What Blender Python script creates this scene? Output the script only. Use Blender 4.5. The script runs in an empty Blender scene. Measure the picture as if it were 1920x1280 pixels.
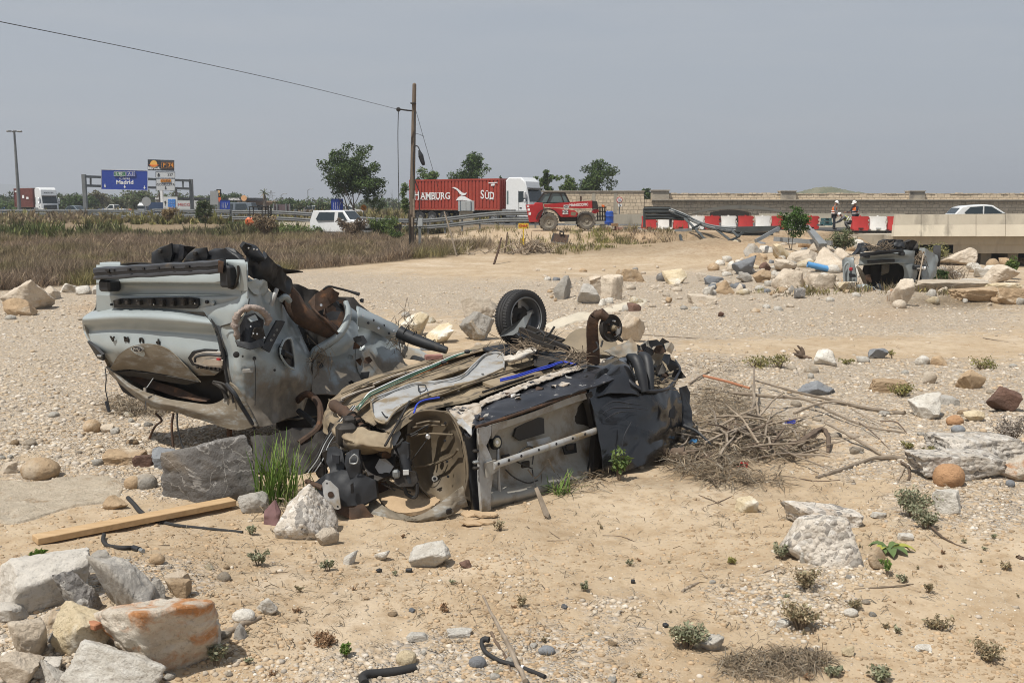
import bpy,bmesh,math,random
import numpy as np
from mathutils import Vector,Matrix
SC=bpy.context.scene
COL=SC.collection
PI=math.pi
# ---- camera, sky, sun, exposure
CAMH,FX=2.5,1867.0
PITCH=math.atan((640-385)/FX)
cd=bpy.data.cameras.new('camera');cam=bpy.data.objects.new('camera',cd);COL.objects.link(cam)
cam.location=(0,0,CAMH);cam.rotation_euler=(PI/2-PITCH,0,0)
cd.sensor_width=36;cd.lens=FX/1920*36;cd.clip_start=0.1;cd.clip_end=12000
cd.dof.use_dof=True;cd.dof.focus_distance=9.5;cd.dof.aperture_fstop=6.3
SC.camera=cam
SUN_EL,SUN_AZ=math.radians(62),math.atan2(-0.74,-0.67)
w=bpy.data.worlds.new("World");SC.world=w;w.use_nodes=True
nt=w.node_tree;nt.nodes.clear()
sky=nt.nodes.new('ShaderNodeTexSky');sky.sky_type='NISHITA';sky.sun_disc=False
sky.sun_elevation=SUN_EL;sky.sun_rotation=SUN_AZ;sky.dust_density=4;sky.air_density=1.2;sky.ozone_density=1.5
tcw=nt.nodes.new('ShaderNodeTexCoord')
sepw=nt.nodes.new('ShaderNodeSeparateXYZ');nt.links.new(tcw.outputs['Generated'],sepw.inputs[0])
rw=nt.nodes.new('ShaderNodeValToRGB')
rw.color_ramp.elements[0].position=0.0;rw.color_ramp.elements[0].color=(4.55,4.95,5.5,1)
rw.color_ramp.elements[1].position=0.7;rw.color_ramp.elements[1].color=(3.6,4.1,4.9,1)
nt.links.new(sepw.outputs['Z'],rw.inputs[0])
mpw=nt.nodes.new('ShaderNodeMapping');mpw.inputs['Scale'].default_value=(1.2,1.2,9)
nt.links.new(tcw.outputs['Generated'],mpw.inputs[0])
nw=nt.nodes.new('ShaderNodeTexNoise');nw.inputs['Scale'].default_value=3.2;nw.inputs['Detail'].default_value=7;nw.inputs['Roughness'].default_value=.55
nt.links.new(mpw.outputs[0],nw.inputs['Vector'])
cw=nt.nodes.new('ShaderNodeValToRGB');cw.color_ramp.elements[0].position=.42;cw.color_ramp.elements[1].position=.8
cw.color_ramp.elements[0].color=(0,0,0,1);cw.color_ramp.elements[1].color=(.6,.6,.6,1)
nt.links.new(nw.outputs['Fac'],cw.inputs[0])
mixc=nt.nodes.new('ShaderNodeMix');mixc.data_type='RGBA'
nt.links.new(cw.outputs[0],mixc.inputs[0]);nt.links.new(rw.outputs[0],mixc.inputs[6]);mixc.inputs[7].default_value=(5.2,5.4,5.7,1)
mixw=nt.nodes.new('ShaderNodeMix');mixw.data_type='RGBA';mixw.inputs[0].default_value=0.86
nt.links.new(sky.outputs[0],mixw.inputs[6]);nt.links.new(mixc.outputs[2],mixw.inputs[7])
bg=nt.nodes.new('ShaderNodeBackground');bg.inputs[1].default_value=0.1
nt.links.new(mixw.outputs[2],bg.inputs[0])
ow=nt.nodes.new('ShaderNodeOutputWorld');nt.links.new(bg.outputs[0],ow.inputs[0])
ld=bpy.data.lights.new('sun','SUN');ld.energy=4.9;ld.angle=math.radians(0.6);ld.color=(1,.955,.88)
sun=bpy.data.objects.new('sun',ld);COL.objects.link(sun)
sdir=Vector((math.sin(SUN_AZ)*math.cos(SUN_EL),math.cos(SUN_AZ)*math.cos(SUN_EL),math.sin(SUN_EL)))
sun.location=sdir*60;sun.rotation_euler=sdir.to_track_quat('Z','Y').to_euler()
SC.view_settings.view_transform='Standard';SC.view_settings.look='None'
SC.view_settings.exposure=0.0;SC.view_settings.gamma=1;SC.view_settings.use_curve_mapping=False
SC.render.engine='CYCLES'
try:
 SC.cycles.use_denoising=True;SC.cycles.max_bounces=6;SC.cycles.volume_bounces=0;SC.cycles.filter_width=1.0
 SC.cycles.transparent_max_bounces=8
except Exception:pass
# ---- coordinates
SP,CP=math.sin(PITCH),math.cos(PITCH)
def at(px,py,Y):
 """the world point seen at photo pixel (px, py) and standing Y metres ahead"""
 u,v=(px-960)/FX,(640-py)/FX
 t=Y/(CP+v*SP)
 return Vector((u*t,Y,CAMH+t*(-SP+v*CP)))
def proj(x,y,z):
 dz=z-CAMH
 f=y*CP-dz*SP;up=y*SP+dz*CP
 return 960+FX*x/f,640-FX*up/f
def sstep(a,b,x):
 t=np.clip((np.asarray(x,float)-a)/(b-a),0,1);return t*t*(3-2*t)
def _h(ix,iy,s):
 n=(ix.astype(np.int64)*374761393+iy.astype(np.int64)*668265263+s*974711)&0xffffffff
 n=((n^(n>>13))*1274126177)&0xffffffff
 return((n^(n>>16))&0xffff)/65535.0
def vn2(x,y,s=0):
 x=np.asarray(x,float);y=np.asarray(y,float)
 ix,iy=np.floor(x),np.floor(y);fx,fy=x-ix,y-iy
 fx=fx*fx*(3-2*fx);fy=fy*fy*(3-2*fy)
 a,b=_h(ix,iy,s),_h(ix+1,iy,s);c,d=_h(ix,iy+1,s),_h(ix+1,iy+1,s)
 return(a+(b-a)*fx)*(1-fy)+(c+(d-c)*fx)*fy-.5
def fbm2(x,y,o=4,s=0):
 r,a,f=0,1,1
 for k in range(o):
  r=r+a*vn2(x*f,y*f,s+k*17);a*=.5;f*=2.03
 return r
def vn3(P,s=0):
 x,y,z=P[:,0],P[:,1],P[:,2]
 iz=np.floor(z);fz=z-iz;fz=fz*fz*(3-2*fz)
 off=iz*57.31
 a=vn2(x+off*7,y+off*13,s);b=vn2(x+(off+57.31)*7,y+(off+57.31)*13,s)
 return a+(b-a)*fz
def fbm3(P,o=4,s=0):
 r,a,f=0,1,1
 for k in range(o):
  r=r+a*vn3(P*f+11.3*k,s+k);a*=.5;f*=2.07
 return r
# ---- terrain height
def Hh(x,y):
 x=np.asarray(x,float);y=np.asarray(y,float)
 wob=y+1.2*fbm2(x*.2,y*.2,2,5);lf=1-sstep(-7,0,x)
 bank=wob+2.2*fbm2(x*.55,y*.3,3,41)
 rise=lf*(.35*sstep(40,61,wob)+.6*sstep(74,79,y))+(1-lf)*(.42*sstep(39,52,wob)+.53*sstep(55.2,58.6,bank))
 chan=sstep(19.0,23.5,x)*sstep(36,46,y)*(1-sstep(70,78,y))
 h=rise*(1-chan)-0.95*chan
 near=1-sstep(28,50,y)
 h=h+near*(0.16*fbm2(x*.23,y*.23,3,1)+0.055*fbm2(x*1.1,y*1.1,3,2)+.022*fbm2(x*4.3,y*4.3,3,3))
 h=h+.22*np.exp(-((x-10)/9.0)**2-((y-52)/5.5)**2)*fbm2(x*.8,y*.8,4,44)
 h=h+0.55*np.exp(-((x-9.6)/4.2)**2-((y-47)/4.0)**2)*(1+.5*fbm2(x*.9,y*.9,3,8))
 h=h+0.45*np.exp(-((x-11.5)/3.5)**2-((y-36.5)/3.5)**2)
 h=h+0.25*np.exp(-((x-3.6)/3.5)**2-((y-21.5)/1.2)**2)
 h=h-0.32*np.exp(-((x-12.3)/1.9)**2-((y-25.6)/1.1)**2)
 h=h+0.20*np.exp(-((x+2.6)/1.3)**2-((y-6.0)/0.9)**2)
 h=h+0.12*np.exp(-((x-4.3)/1.3)**2-((y-8.8)/1.0)**2)
 rut=y-(27.5+.35*x)
 h=h-.05*near*(np.exp(-(rut/.4)**2)+np.exp(-((rut-2.2)/.4)**2))
 return h
def H(x,y):return float(Hh(x,y))
def gp(px,py,dz=0.0):
 """where the photo pixel meets the ground"""
 z=0.0;lo=5.0
 for _ in range(9):
  v=(640-py)/FX;k=-SP+v*CP
  if k>-1e-4:k=-1e-4
  t=(z+dz-CAMH)/k;lo=min(max(t*(CP+v*SP),2.0),400.0)
  p=at(px,py,lo);z=.5*z+.5*H(p.x,p.y)if _>1 else H(p.x,p.y)
 p=at(px,py,lo);p.z=H(p.x,p.y)+dz
 return p
def gpv(PX,PY):
 z=np.zeros_like(PX);v=(640-PY)/FX;u=(PX-960)/FX;k=np.minimum(-SP+v*CP,-1e-4)
 for i in range(7):
  t=(z-CAMH)/k;Y=np.clip(t*(CP+v*SP),2,400);X=u*Y/(CP+v*SP);z=(.5*z+.5*Hh(X,Y))if i>1 else Hh(X,Y)
 return X,Y
# ---- mesh builder
class MB:
 def __init__(s):s.v=[];s.f=[];s.c=None
 def add(s,V,F):
  o=len(s.v);s.v.extend([tuple(p)for p in V]);s.f.extend([tuple(i+o for i in q)for q in F]);return s
 def box(s,c,d,rz=0,M=None,bev=0):
  x,y,z=d[0]/2,d[1]/2,d[2]/2
  if bev:
   b=min(bev,x*.9,y*.9,z*.9);V=[]
   for sx in(-1,1):
    for sy in(-1,1):
     for sz in(-1,1):
      V+=[(sx*x,sy*(y-b),sz*(z-b)),(sx*(x-b),sy*y,sz*(z-b)),(sx*(x-b),sy*(y-b),sz*z)]
   I=lambda a,b_,c_,k:((a*2+b_)*2+c_)*3+k
   F=[]
   for k in(0,1):
    F.append([I(k,0,0,0),I(k,1,0,0),I(k,1,1,0),I(k,0,1,0)])
    F.append([I(0,k,0,1),I(1,k,0,1),I(1,k,1,1),I(0,k,1,1)])
    F.append([I(0,0,k,2),I(1,0,k,2),I(1,1,k,2),I(0,1,k,2)])
   for a in(0,1):
    for b_ in(0,1):
     F.append([I(a,b_,0,0),I(a,b_,1,0),I(a,b_,1,1),I(a,b_,0,1)])
     F.append([I(a,0,b_,0),I(a,1,b_,0),I(a,1,b_,2),I(a,0,b_,2)])
     F.append([I(0,a,b_,1),I(1,a,b_,1),I(1,a,b_,2),I(0,a,b_,2)])
     for c_ in(0,1):F.append([I(a,b_,c_,0),I(a,b_,c_,1),I(a,b_,c_,2)])
  else:
   V=[(a,b_,c_)for a in(-x,x)for b_ in(-y,y)for c_ in(-z,z)]
   F=[(0,1,3,2),(4,6,7,5),(0,4,5,1),(2,3,7,6),(0,2,6,4),(1,5,7,3)]
  R=(M if M is not None else Matrix.Rotation(rz,3,'Z'))
  c=Vector(c)
  s.add([c+R@Vector(p)for p in V],F);return s
 def beam(s,a,b,w,h,up=(0,0,1)):
  a,b=Vector(a),Vector(b);d=b-a;L=d.length
  if L<1e-6:return s
  x=d/L;y=Vector(up).cross(x)
  if y.length<1e-3:y=Vector((1,0,0)).cross(x)
  y.normalize();z=x.cross(y)
  return s.box((a+b)/2,(L,w,h),M=Matrix((x,y,z)).transposed())
 def tube(s,pts,r,n=6,cap=True):
  P=[Vector(p)for p in pts]
  if len(P)<2:return s
  rs=r if isinstance(r,(list,tuple))else[r]*len(P)
  V=[];F=[];N=None
  for i,p in enumerate(P):
   t=(P[min(i+1,len(P)-1)]-P[max(i-1,0)])
   t=t.normalized()if t.length>1e-9 else Vector((0,0,1))
   if N is None:
    N=t.orthogonal().normalized()
   else:
    N=N-t*N.dot(t);N=N.normalized()if N.length>1e-6 else t.orthogonal().normalized()
   B=t.cross(N)
   for k in range(n):
    a=2*PI*k/n;V.append(p+(N*math.cos(a)+B*math.sin(a))*rs[i])
  for i in range(len(P)-1):
   for k in range(n):
    F.append((i*n+k,i*n+(k+1)%n,(i+1)*n+(k+1)%n,(i+1)*n+k))
  if cap:
   F.append(tuple(range(n-1,-1,-1)));F.append(tuple((len(P)-1)*n+k for k in range(n)))
  return s.add(V,F)
 def lathe(s,prof,n=20,M=None,c=(0,0,0),close=False):
  M=M if M is not None else Matrix.Identity(3);c=Vector(c);V=[];F=[]
  m=len(prof)
  for k in range(n):
   a=2*PI*k/n
   for r,z in prof:V.append(c+M@Vector((r*math.cos(a),r*math.sin(a),z)))
  for k in range(n):
   k2=(k+1)%n
   for i in range(m-1 if not close else m):
    i2=(i+1)%m
    F.append((k*m+i,k2*m+i,k2*m+i2,k*m+i2))
  return s.add(V,F)
 def prism(s,poly,w,b=0.0,M=None,c=(0,0,0)):
  """poly in (x, z); extruded along y to +-w(x, z), outer rim bevelled by b"""
  n=len(poly);W=w if callable(w)else(lambda x,z:w)
  cx=sum(p[0]for p in poly)/n;cz=sum(p[1]for p in poly)/n
  L=[]
  def inset(p):
   d=Vector((cx-p[0],cz-p[1]));q=Vector(p)+(d.normalized()*b if d.length>b else d*0);return(q.x,q.y)
  rings=([(-1,0,True)]if b else[])+[(-1,-b,False),(1,-b,False)]+([(1,0,True)]if b else[])
  M=M if M is not None else Matrix.Identity(3);c=Vector(c)
  for sg,off,ins in rings:
   for p in poly:
    q=inset(p)if ins else p
    L.append(c+M@Vector((q[0],sg*(W(*p)+off),q[1])))
  F=[tuple(range(n)),tuple(range(len(L)-1,len(L)-1-n,-1))]
  for k in range(len(rings)-1):
   for i in range(n):
    j=(i+1)%n
    F.append((k*n+j,k*n+i,(k+1)*n+i,(k+1)*n+j))
  return s.add(L,F)
 def plate(s,pts,th=.02,d=None):
  """polygon of world points with a thickness pushed along d (default: its own normal, away from the viewer)"""
  P=[Vector(p)for p in pts];n=len(P)
  if d is None:
   nn=Vector((0,0,0))
   for i in range(n):
    a,b=P[i],P[(i+1)%n];nn+=a.cross(b)
   nn=nn.normalized()if nn.length>1e-9 else Vector((0,1,0))
   cen=sum(P,Vector())/n
   if nn.dot(cen-Vector((0,0,CAMH)))<0:nn=-nn
   d=nn
  d=Vector(d)*th
  return s.add(P+[p+d for p in P],[tuple(range(n)),tuple(range(2*n-1,n-1,-1))]+[(i,(i+1)%n,n+(i+1)%n,n+i)for i in range(n)])
 def sheet(s,A,th=.006,cyc=False):
  """A: (n, m, 3) grid; solid sheet of thickness th"""
  n,m,_=A.shape
  du=np.gradient(A,axis=0);dv=np.gradient(A,axis=1)
  N=np.cross(du,dv);N/=np.linalg.norm(N,axis=2,keepdims=True)+1e-9
  cen=A.reshape(-1,3).mean(0)-np.array((0,0,CAMH))
  if(N.reshape(-1,3)@cen).sum()<0:N=-N
  B=A+N*th
  o=n*m
  F=[]
  for i in range(n-1):
   for j in range(m-1):
    a=i*m+j;q=(a,a+1,a+m+1,a+m);F.append(q);F.append(tuple(x+o for x in q[::-1]))
  for i in range(n-1):
   for j,in((0,),(m-1,)):
    a=i*m+j;F.append((a,a+m,a+m+o,a+o))
  for j in range(m-1):
   for i in(0,n-1):
    a=i*m+j;F.append((a,a+1,a+1+o,a+o))
  return s.add(list(map(tuple,A.reshape(-1,3)))+list(map(tuple,B.reshape(-1,3))),F)
 def build(s,name,mat,parent=None,org=None,local=False,smooth=40):
  """local: the coordinates are already the parent's own; else they are world coordinates"""
  o3=Vector((0,0,0))
  if parent is not None and not local:
   r=parent
   while r.parent:r=r.parent
   o3=r.location
  elif org is not None:o3=Vector(org)
  me=bpy.data.meshes.new(name)
  V=[(p[0]-o3[0],p[1]-o3[1],p[2]-o3[2])for p in s.v]if o3.length else s.v
  me.from_pydata(V,[],s.f)
  if s.c is not None:
   a=me.color_attributes.new('Col','FLOAT_COLOR','POINT');a.data.foreach_set('color',np.asarray(s.c,np.float32).ravel())
  return link(me,name,mat,parent,o3 if parent is None else None,smooth)
def link(me,name,mat,parent=None,loc=None,smooth=40):
 me.validate();me.update()
 if smooth:
  me.polygons.foreach_set('use_smooth',np.ones(len(me.polygons),bool))
  if smooth<180:
   try:me.set_sharp_from_angle(angle=math.radians(smooth))
   except Exception:pass
 if mat is not None:me.materials.append(mat)
 o=bpy.data.objects.new(name,me);COL.objects.link(o)
 if parent is not None:o.parent=parent
 if loc is not None:o.location=loc
 return o
def npmesh(name,V,F,mat,col=None,parent=None,loc=None,smooth=180):
 """fast mesh from numpy vertices and a (n, k) face array"""
 me=bpy.data.meshes.new(name);n,k=F.shape
 me.vertices.add(len(V));me.vertices.foreach_set('co',np.asarray(V,np.float32).ravel())
 me.loops.add(n*k);me.loops.foreach_set('vertex_index',np.asarray(F,np.int32).ravel())
 me.polygons.add(n);me.polygons.foreach_set('loop_start',np.arange(0,n*k,k,dtype=np.int32))
 me.update(calc_edges=True)
 if col is not None:
  a=me.color_attributes.new('Col','FLOAT_COLOR','POINT')
  a.data.foreach_set('color',np.concatenate([np.asarray(col,np.float32),np.ones((len(V),1),np.float32)],1).ravel())
 return link(me,name,mat,parent,loc,smooth)
def tag(o,label=None,cat=None,group=None,kind=None):
 if label:o['label']=label
 if cat:o['category']=cat
 if group:o['group']=group
 if kind:o['kind']=kind
 return o
def thing(name,label,cat,loc=(0,0,0),rz=0,group=None):
 o=bpy.data.objects.new(name,None);COL.objects.link(o);o.empty_display_size=.2
 o.location=loc;o.rotation_euler=(0,0,rz)
 return tag(o,label,cat,group)
def dup(root,loc,rz=None,label=None,group=None,scale=None):
 r=root.copy();COL.objects.link(r);r.location=loc
 if rz is not None:r.rotation_euler=(0,0,rz)
 if scale:r.scale=(scale,)*3 if not hasattr(scale,'__len__')else scale
 if label:r['label']=label
 if group:r['group']=group
 for ch in list(root.children):
  c=ch.copy();COL.objects.link(c);c.parent=r
  for g in list(ch.children):
   d=g.copy();COL.objects.link(d);d.parent=c
 return r
def text(body,size,mat,parent,M,name='lettering',ext=.004,sx=1.0,off=0.0,align='CENTER',local=True):
 cu=bpy.data.curves.new('t','FONT');cu.body=body;cu.size=size;cu.align_x=align;cu.align_y='CENTER'
 cu.extrude=ext;cu.offset=off;cu.resolution_u=3
 o=bpy.data.objects.new('t',cu);COL.objects.link(o)
 me=bpy.data.meshes.new_from_object(o)
 bpy.data.objects.remove(o)
 me.transform(M@Matrix.Diagonal((sx,1,1,1)))
 me.name=name
 return link(me,name,mat,parent,None,0)
def facing(c,right,up,parent=None):
 """matrix for flat print: x along right, y along up, centred at c (relative to the parent's root)"""
 r=Vector(right).normalized();u=Vector(up);u=(u-r*u.dot(r)).normalized();n=r.cross(u)
 c=Vector(c)
 if parent is not None:
  q=parent
  while q.parent:q=q.parent
  c=c-q.location
 return Matrix(((r.x,u.x,n.x,c.x),(r.y,u.y,n.y,c.y),(r.z,u.z,n.z,c.z),(0,0,0,1)))
def cat1(P,n):
 """Catmull-Rom through the rows of P (k, ..., 3) resampled to n rows"""
 P=np.asarray(P,float);k=len(P)
 if k==1:return np.repeat(P,n,0)
 E=np.concatenate([2*P[:1]-P[1:2],P,2*P[-1:]-P[-2:-1]])
 t=np.linspace(0,k-1,n);i=np.minimum(t.astype(int),k-2);f=(t-i).reshape((-1,)+(1,)*(P.ndim-1))
 a,b,c,d=E[i],E[i+1],E[i+2],E[i+3]
 return .5*(2*b+(c-a)*f+(2*a-5*b+4*c-d)*f**2+(3*b-a-3*c+d)*f**3)
def lin1(P,n):
 P=np.asarray(P,float);k=len(P);t=np.linspace(0,k-1,n);i=np.minimum(t.astype(int),k-2)
 f=(t-i).reshape((-1,)+(1,)*(P.ndim-1));return P[i]*(1-f)+P[i+1]*f
def surf(rows,n=24,m=32,crump=0.0,cs=3.0,seed=0,lin=(False,False)):
 A=np.array([[tuple(at(*p))for p in r]for r in rows])
 A=(lin1 if lin[0]else cat1)(A,n)
 A=(lin1 if lin[1]else cat1)(A.transpose(1,0,2),m).transpose(1,0,2)
 if crump:
  du=np.gradient(A,axis=0);dv=np.gradient(A,axis=1)
  N=np.cross(du,dv);N/=np.linalg.norm(N,axis=2,keepdims=True)+1e-9
  q=A.reshape(-1,3)*cs
  d=(np.abs(fbm3(q,3,seed))-.15)+.6*fbm3(q*.6,2,seed+9)
  rg=np.random.RandomState(seed+50);wv=fbm3(q*.5,2,seed+21)
  for k in range(3):
   n_=rg.normal(size=3);n_/=np.linalg.norm(n_);mk=np.clip(fbm3(q*.45+7*k,2,seed+30+k)*2.2+.25,0,1)
   d=d+1.1*mk*(np.abs(((q@n_)*.55+1.1*wv)%1-.5)-.25)
  A=A+N*(crump*d.reshape(n,m,1))
 return A
def cpath(pts,n=24):
 return[Vector(p)for p in cat1([tuple(p)for p in pts],n)]
def ppath(pts,n=20):return cpath([at(*p)for p in pts],n)
# ---- materials
class NT:
 def __init__(s,name):
  s.m=bpy.data.materials.new(name);s.m.use_nodes=True;s.t=s.m.node_tree;s.t.nodes.clear()
  s.out=s.n('ShaderNodeOutputMaterial');s.b=s.n('ShaderNodeBsdfPrincipled');s.l(s.b.outputs[0],s.out.inputs[0])
  s.tc=s.n('ShaderNodeTexCoord')
 def n(s,k,**kw):
  x=s.t.nodes.new(k)
  for a,b in kw.items():setattr(x,a,b)
  return x
 def l(s,a,b):s.t.links.new(a,b)
 def map(s,src,sc=(1,1,1)):
  x=s.n('ShaderNodeMapping');x.inputs['Scale'].default_value=sc;s.l(src,x.inputs[0]);return x.outputs[0]
 def noise(s,v,scale,det=5,rough=.55,dist=0):
  x=s.n('ShaderNodeTexNoise');x.inputs['Scale'].default_value=scale;x.inputs['Detail'].default_value=det
  x.inputs['Roughness'].default_value=rough;x.inputs['Distortion'].default_value=dist;s.l(v,x.inputs['Vector']);return x
 def vor(s,v,scale,feat='F1',rnd=1.0):
  x=s.n('ShaderNodeTexVoronoi');x.feature=feat;x.inputs['Scale'].default_value=scale;x.inputs['Randomness'].default_value=rnd
  s.l(v,x.inputs['Vector']);return x
 def ramp(s,fac,stops,interp='LINEAR'):
  x=s.n('ShaderNodeValToRGB');e=x.color_ramp.elements;x.color_ramp.interpolation=interp
  while len(e)<len(stops):e.new(.5)
  for q,(p,c)in zip(e,stops):q.position=p;q.color=(c if hasattr(c,'__len__')else(c,c,c))+(1,)if hasattr(c,'__len__')else(c,c,c,1)
  s.l(fac,x.inputs[0]);return x.outputs[0]
 def mix(s,f,a,b,mode='MIX'):
  x=s.n('ShaderNodeMix',data_type='RGBA',blend_type=mode)
  for v,i in((f,0),(a,6),(b,7)):
   if hasattr(v,'links'):s.l(v,x.inputs[i])
   elif i==0:x.inputs[0].default_value=v
   else:x.inputs[i].default_value=tuple(v)+(1,)
  return x.outputs[2]
 def math(s,op,a,b=0.0):
  x=s.n('ShaderNodeMath',operation=op)
  for v,i in((a,0),(b,1)):
   if hasattr(v,'links'):s.l(v,x.inputs[i])
   else:x.inputs[i].default_value=v
  return x.outputs[0]
 def bump(s,h,dist=.01,st=1.0,prev=None):
  x=s.n('ShaderNodeBump');x.inputs['Distance'].default_value=dist;x.inputs['Strength'].default_value=st
  s.l(h,x.inputs['Height'])
  if prev is not None:s.l(prev,x.inputs['Normal'])
  return x.outputs[0]
 def fin(s,col=None,rough=.8,metal=0,nrm=None,coat=0,spec=.5):
  b=s.b.inputs
  if hasattr(col,'links'):s.l(col,b['Base Color'])
  elif col is not None:b['Base Color'].default_value=tuple(col)+(1,)
  if hasattr(rough,'links'):s.l(rough,b['Roughness'])
  else:b['Roughness'].default_value=rough
  b['Metallic'].default_value=metal;b['Coat Weight'].default_value=coat;b['Specular IOR Level'].default_value=spec
  b['Coat Roughness'].default_value=.12
  if nrm is not None:s.l(nrm,b['Normal'])
  return s.m
def M(name,c,c2=None,scale=4,rough=.7,metal=0,bump=.3,bs=None,bd=.01,st=(1,1,1),dirt=None,dth=(.45,.62),ds=3,rnd=0,coat=0,det=6,spec=.5,mud=None):
 """two-tone noisy surface with optional dirt patches and bump"""
 t=NT(name);v=t.map(t.tc.outputs['Object'],st)
 if rnd:
  oi=t.n('ShaderNodeObjectInfo');va=t.n('ShaderNodeVectorMath',operation='ADD');t.l(v,va.inputs[0])
  cb=t.n('ShaderNodeCombineXYZ');r10=t.math('MULTIPLY',oi.outputs['Random'],40.0)
  t.l(r10,cb.inputs[0]);t.l(r10,cb.inputs[2]);t.l(cb.outputs[0],va.inputs[1]);v=va.outputs[0]
 n=t.noise(v,scale,det)
 c2=c2 or tuple(x*.75 for x in c)
 col=t.ramp(n.outputs['Fac'],[(.3,c2),(.7,c)])
 rg=rough
 if dirt:
  n2=t.noise(v,ds,8,.62)
  fac=n2.outputs['Fac']
  if mud:
   sx=t.n('ShaderNodeSeparateXYZ');t.l(t.tc.outputs['Object'],sx.inputs[0]);fac=t.math('ADD',fac,t.math('MULTIPLY',t.math('SUBTRACT',float(mud),sx.outputs[2]),.75))
  mk=t.ramp(fac,[(dth[0],0.0),(dth[1],1.0)])
  dn=t.noise(v,ds*4,6,.65);dcol=t.ramp(dn.outputs['Fac'],[(.35,tuple(q*.72 for q in dirt)),(.65,dirt)])
  col=t.mix(mk,col,dcol)
  rg=t.ramp(mk,[(0,rough),(1,.9)])
 if rnd:
  hs=t.n('ShaderNodeHueSaturation');t.l(col,hs.inputs['Color'])
  t.l(t.math('MULTIPLY_ADD',oi.outputs['Random'],rnd),hs.inputs['Value'])
  hs.inputs['Value'].links[0].from_node.inputs[2].default_value=1-rnd/2
  col=hs.outputs[0]
 nb=t.noise(v,bs or scale*4,7,.6)
 nr=t.bump(nb.outputs['Fac'],bd,bump)if bump else None
 return t.fin(col,rg,metal,nr,coat,spec)
def MA(name,rough=.8,trans=0,var=.0,spec=.3):
 """colour from the mesh attribute Col"""
 t=NT(name);a=t.n('ShaderNodeVertexColor');a.layer_name='Col'
 m=t.fin(a.outputs['Color'],rough,spec=spec)
 if trans:
  b2=t.n('ShaderNodeBsdfTranslucent');t.l(a.outputs['Color'],b2.inputs[0])
  ms=t.n('ShaderNodeMixShader');ms.inputs[0].default_value=trans
  t.l(t.b.outputs[0],ms.inputs[1]);t.l(b2.outputs[0],ms.inputs[2]);t.l(ms.outputs[0],t.out.inputs[0])
 return m
def flat(name,c,rough=.6,metal=0,coat=0):return M(name,c,tuple(x*.9 for x in c),6,rough,metal,.12,coat=coat)
DUST=(.34,.255,.16)
m_paint=M('grey_car_paint',(.335,.375,.38),(.29,.325,.33),2.5,.3,0,.06,bs=9,bd=.01,dirt=(.25,.21,.16),dth=(.54,.70),ds=3.6,coat=.4,mud=.95)
m_paintfar=M('faded_grey_paint',(.30,.33,.33),(.23,.25,.25),2.5,.4,0,.06,dirt=(.26,.22,.165),dth=(.58,.74),ds=2.6)
m_paintdirty=M('muddy_grey_paint',(.33,.35,.34),(.26,.25,.22),3,.5,0,.15,bs=14,bd=.01,dirt=(.25,.19,.125),dth=(.36,.58),ds=3.5)
m_mudpaint=M('brown_mud_film',(.215,.175,.125),(.15,.125,.09),5,.75,0,.3,dirt=(.30,.30,.28),dth=(.50,.66),ds=5,st=(1,1,3))
m_floor=M('dusty_underbody',(.295,.235,.155),(.185,.14,.088),3.6,.8,0,.5,bs=14,bd=.008,dirt=(.075,.06,.048),dth=(.52,.66),ds=4.5)
m_beam=M('dark_primed_steel',(.045,.048,.055),(.033,.035,.04),4,.5,0,.15,dirt=(.12,.09,.06),dth=(.62,.8),ds=6)
m_silver=M('bare_silver_metal',(.43,.43,.42),(.33,.33,.32),5,.5,.2,.15,dirt=(.25,.195,.125),dth=(.48,.64),ds=4.2)
m_chalk=M('scraped_sealant',(.50,.46,.40),(.26,.20,.14),16,.85,0,.8,bs=30,bd=.012,dirt=(.06,.06,.065),dth=(.55,.62),ds=12)
m_black=M('black_car_paint',(.010,.011,.013),(.018,.017,.017),3,.2,0,.1,bs=12,bd=.006,dirt=(.06,.046,.032),dth=(.62,.84),ds=5,coat=.45)
m_blackscr=M('scuffed_black_sill',(.018,.02,.026),(.03,.03,.034),4,.4,0,.3,dirt=(.32,.31,.30),dth=(.62,.68),ds=14,st=(1,1,1))
m_plastic=M('black_plastic',(.018,.020,.023),(.012,.013,.016),5,.55,0,.15,dirt=(.13,.105,.075),dth=(.6,.85),ds=5)
m_dark=M('dark_metal_and_shade',(.014,.012,.011),(.03,.024,.018),6,.7,0,.3,dirt=(.075,.052,.032),dth=(.62,.8),ds=6)  # dark metal colour, also used for sheets that stand for interior shade
m_rust=M('rusty_steel',(.095,.052,.03),(.045,.03,.022),9,.85,.1,.5,bs=30,dirt=(.20,.095,.045),dth=(.58,.72),ds=9)
m_tan=M('tan_wheel_arch',(.23,.18,.115),(.15,.12,.08),4.5,.7,0,.15,dirt=(.36,.32,.26),dth=(.6,.75),ds=2.8)
m_arch=M('brown_wheel_housing',(.165,.125,.078),(.10,.08,.055),4.5,.7,0,.2,dirt=(.24,.205,.155),dth=(.58,.72),ds=3.2)
m_inner=M('inner_door_metal',(.38,.37,.34),(.27,.25,.21),4,.55,.1,.15,dirt=(.20,.15,.095),dth=(.47,.66),ds=4)
m_felt=M('pinkish_insulation',(.42,.35,.31),(.24,.19,.16),14,.98,0,1,bs=60,bd=.02)
m_rubber=M('black_rubber',(.018,.018,.019),(.026,.025,.024),8,.75,0,.2)
m_tyre=M('tyre_rubber',(.022,.022,.023),(.035,.032,.03),5,.78,0,.2,bs=50)
m_alloy=M('grey_alloy',(.32,.33,.34),(.22,.22,.22),5,.4,.6,.1,dirt=(.16,.13,.10),dth=(.5,.7))
m_reflect=M('pale_lamp_reflector',(.62,.58,.52),(.48,.42,.35),8,.25,.1,.1)
m_redlens=flat('red_lens',(.35,.02,.03),.2)
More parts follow.
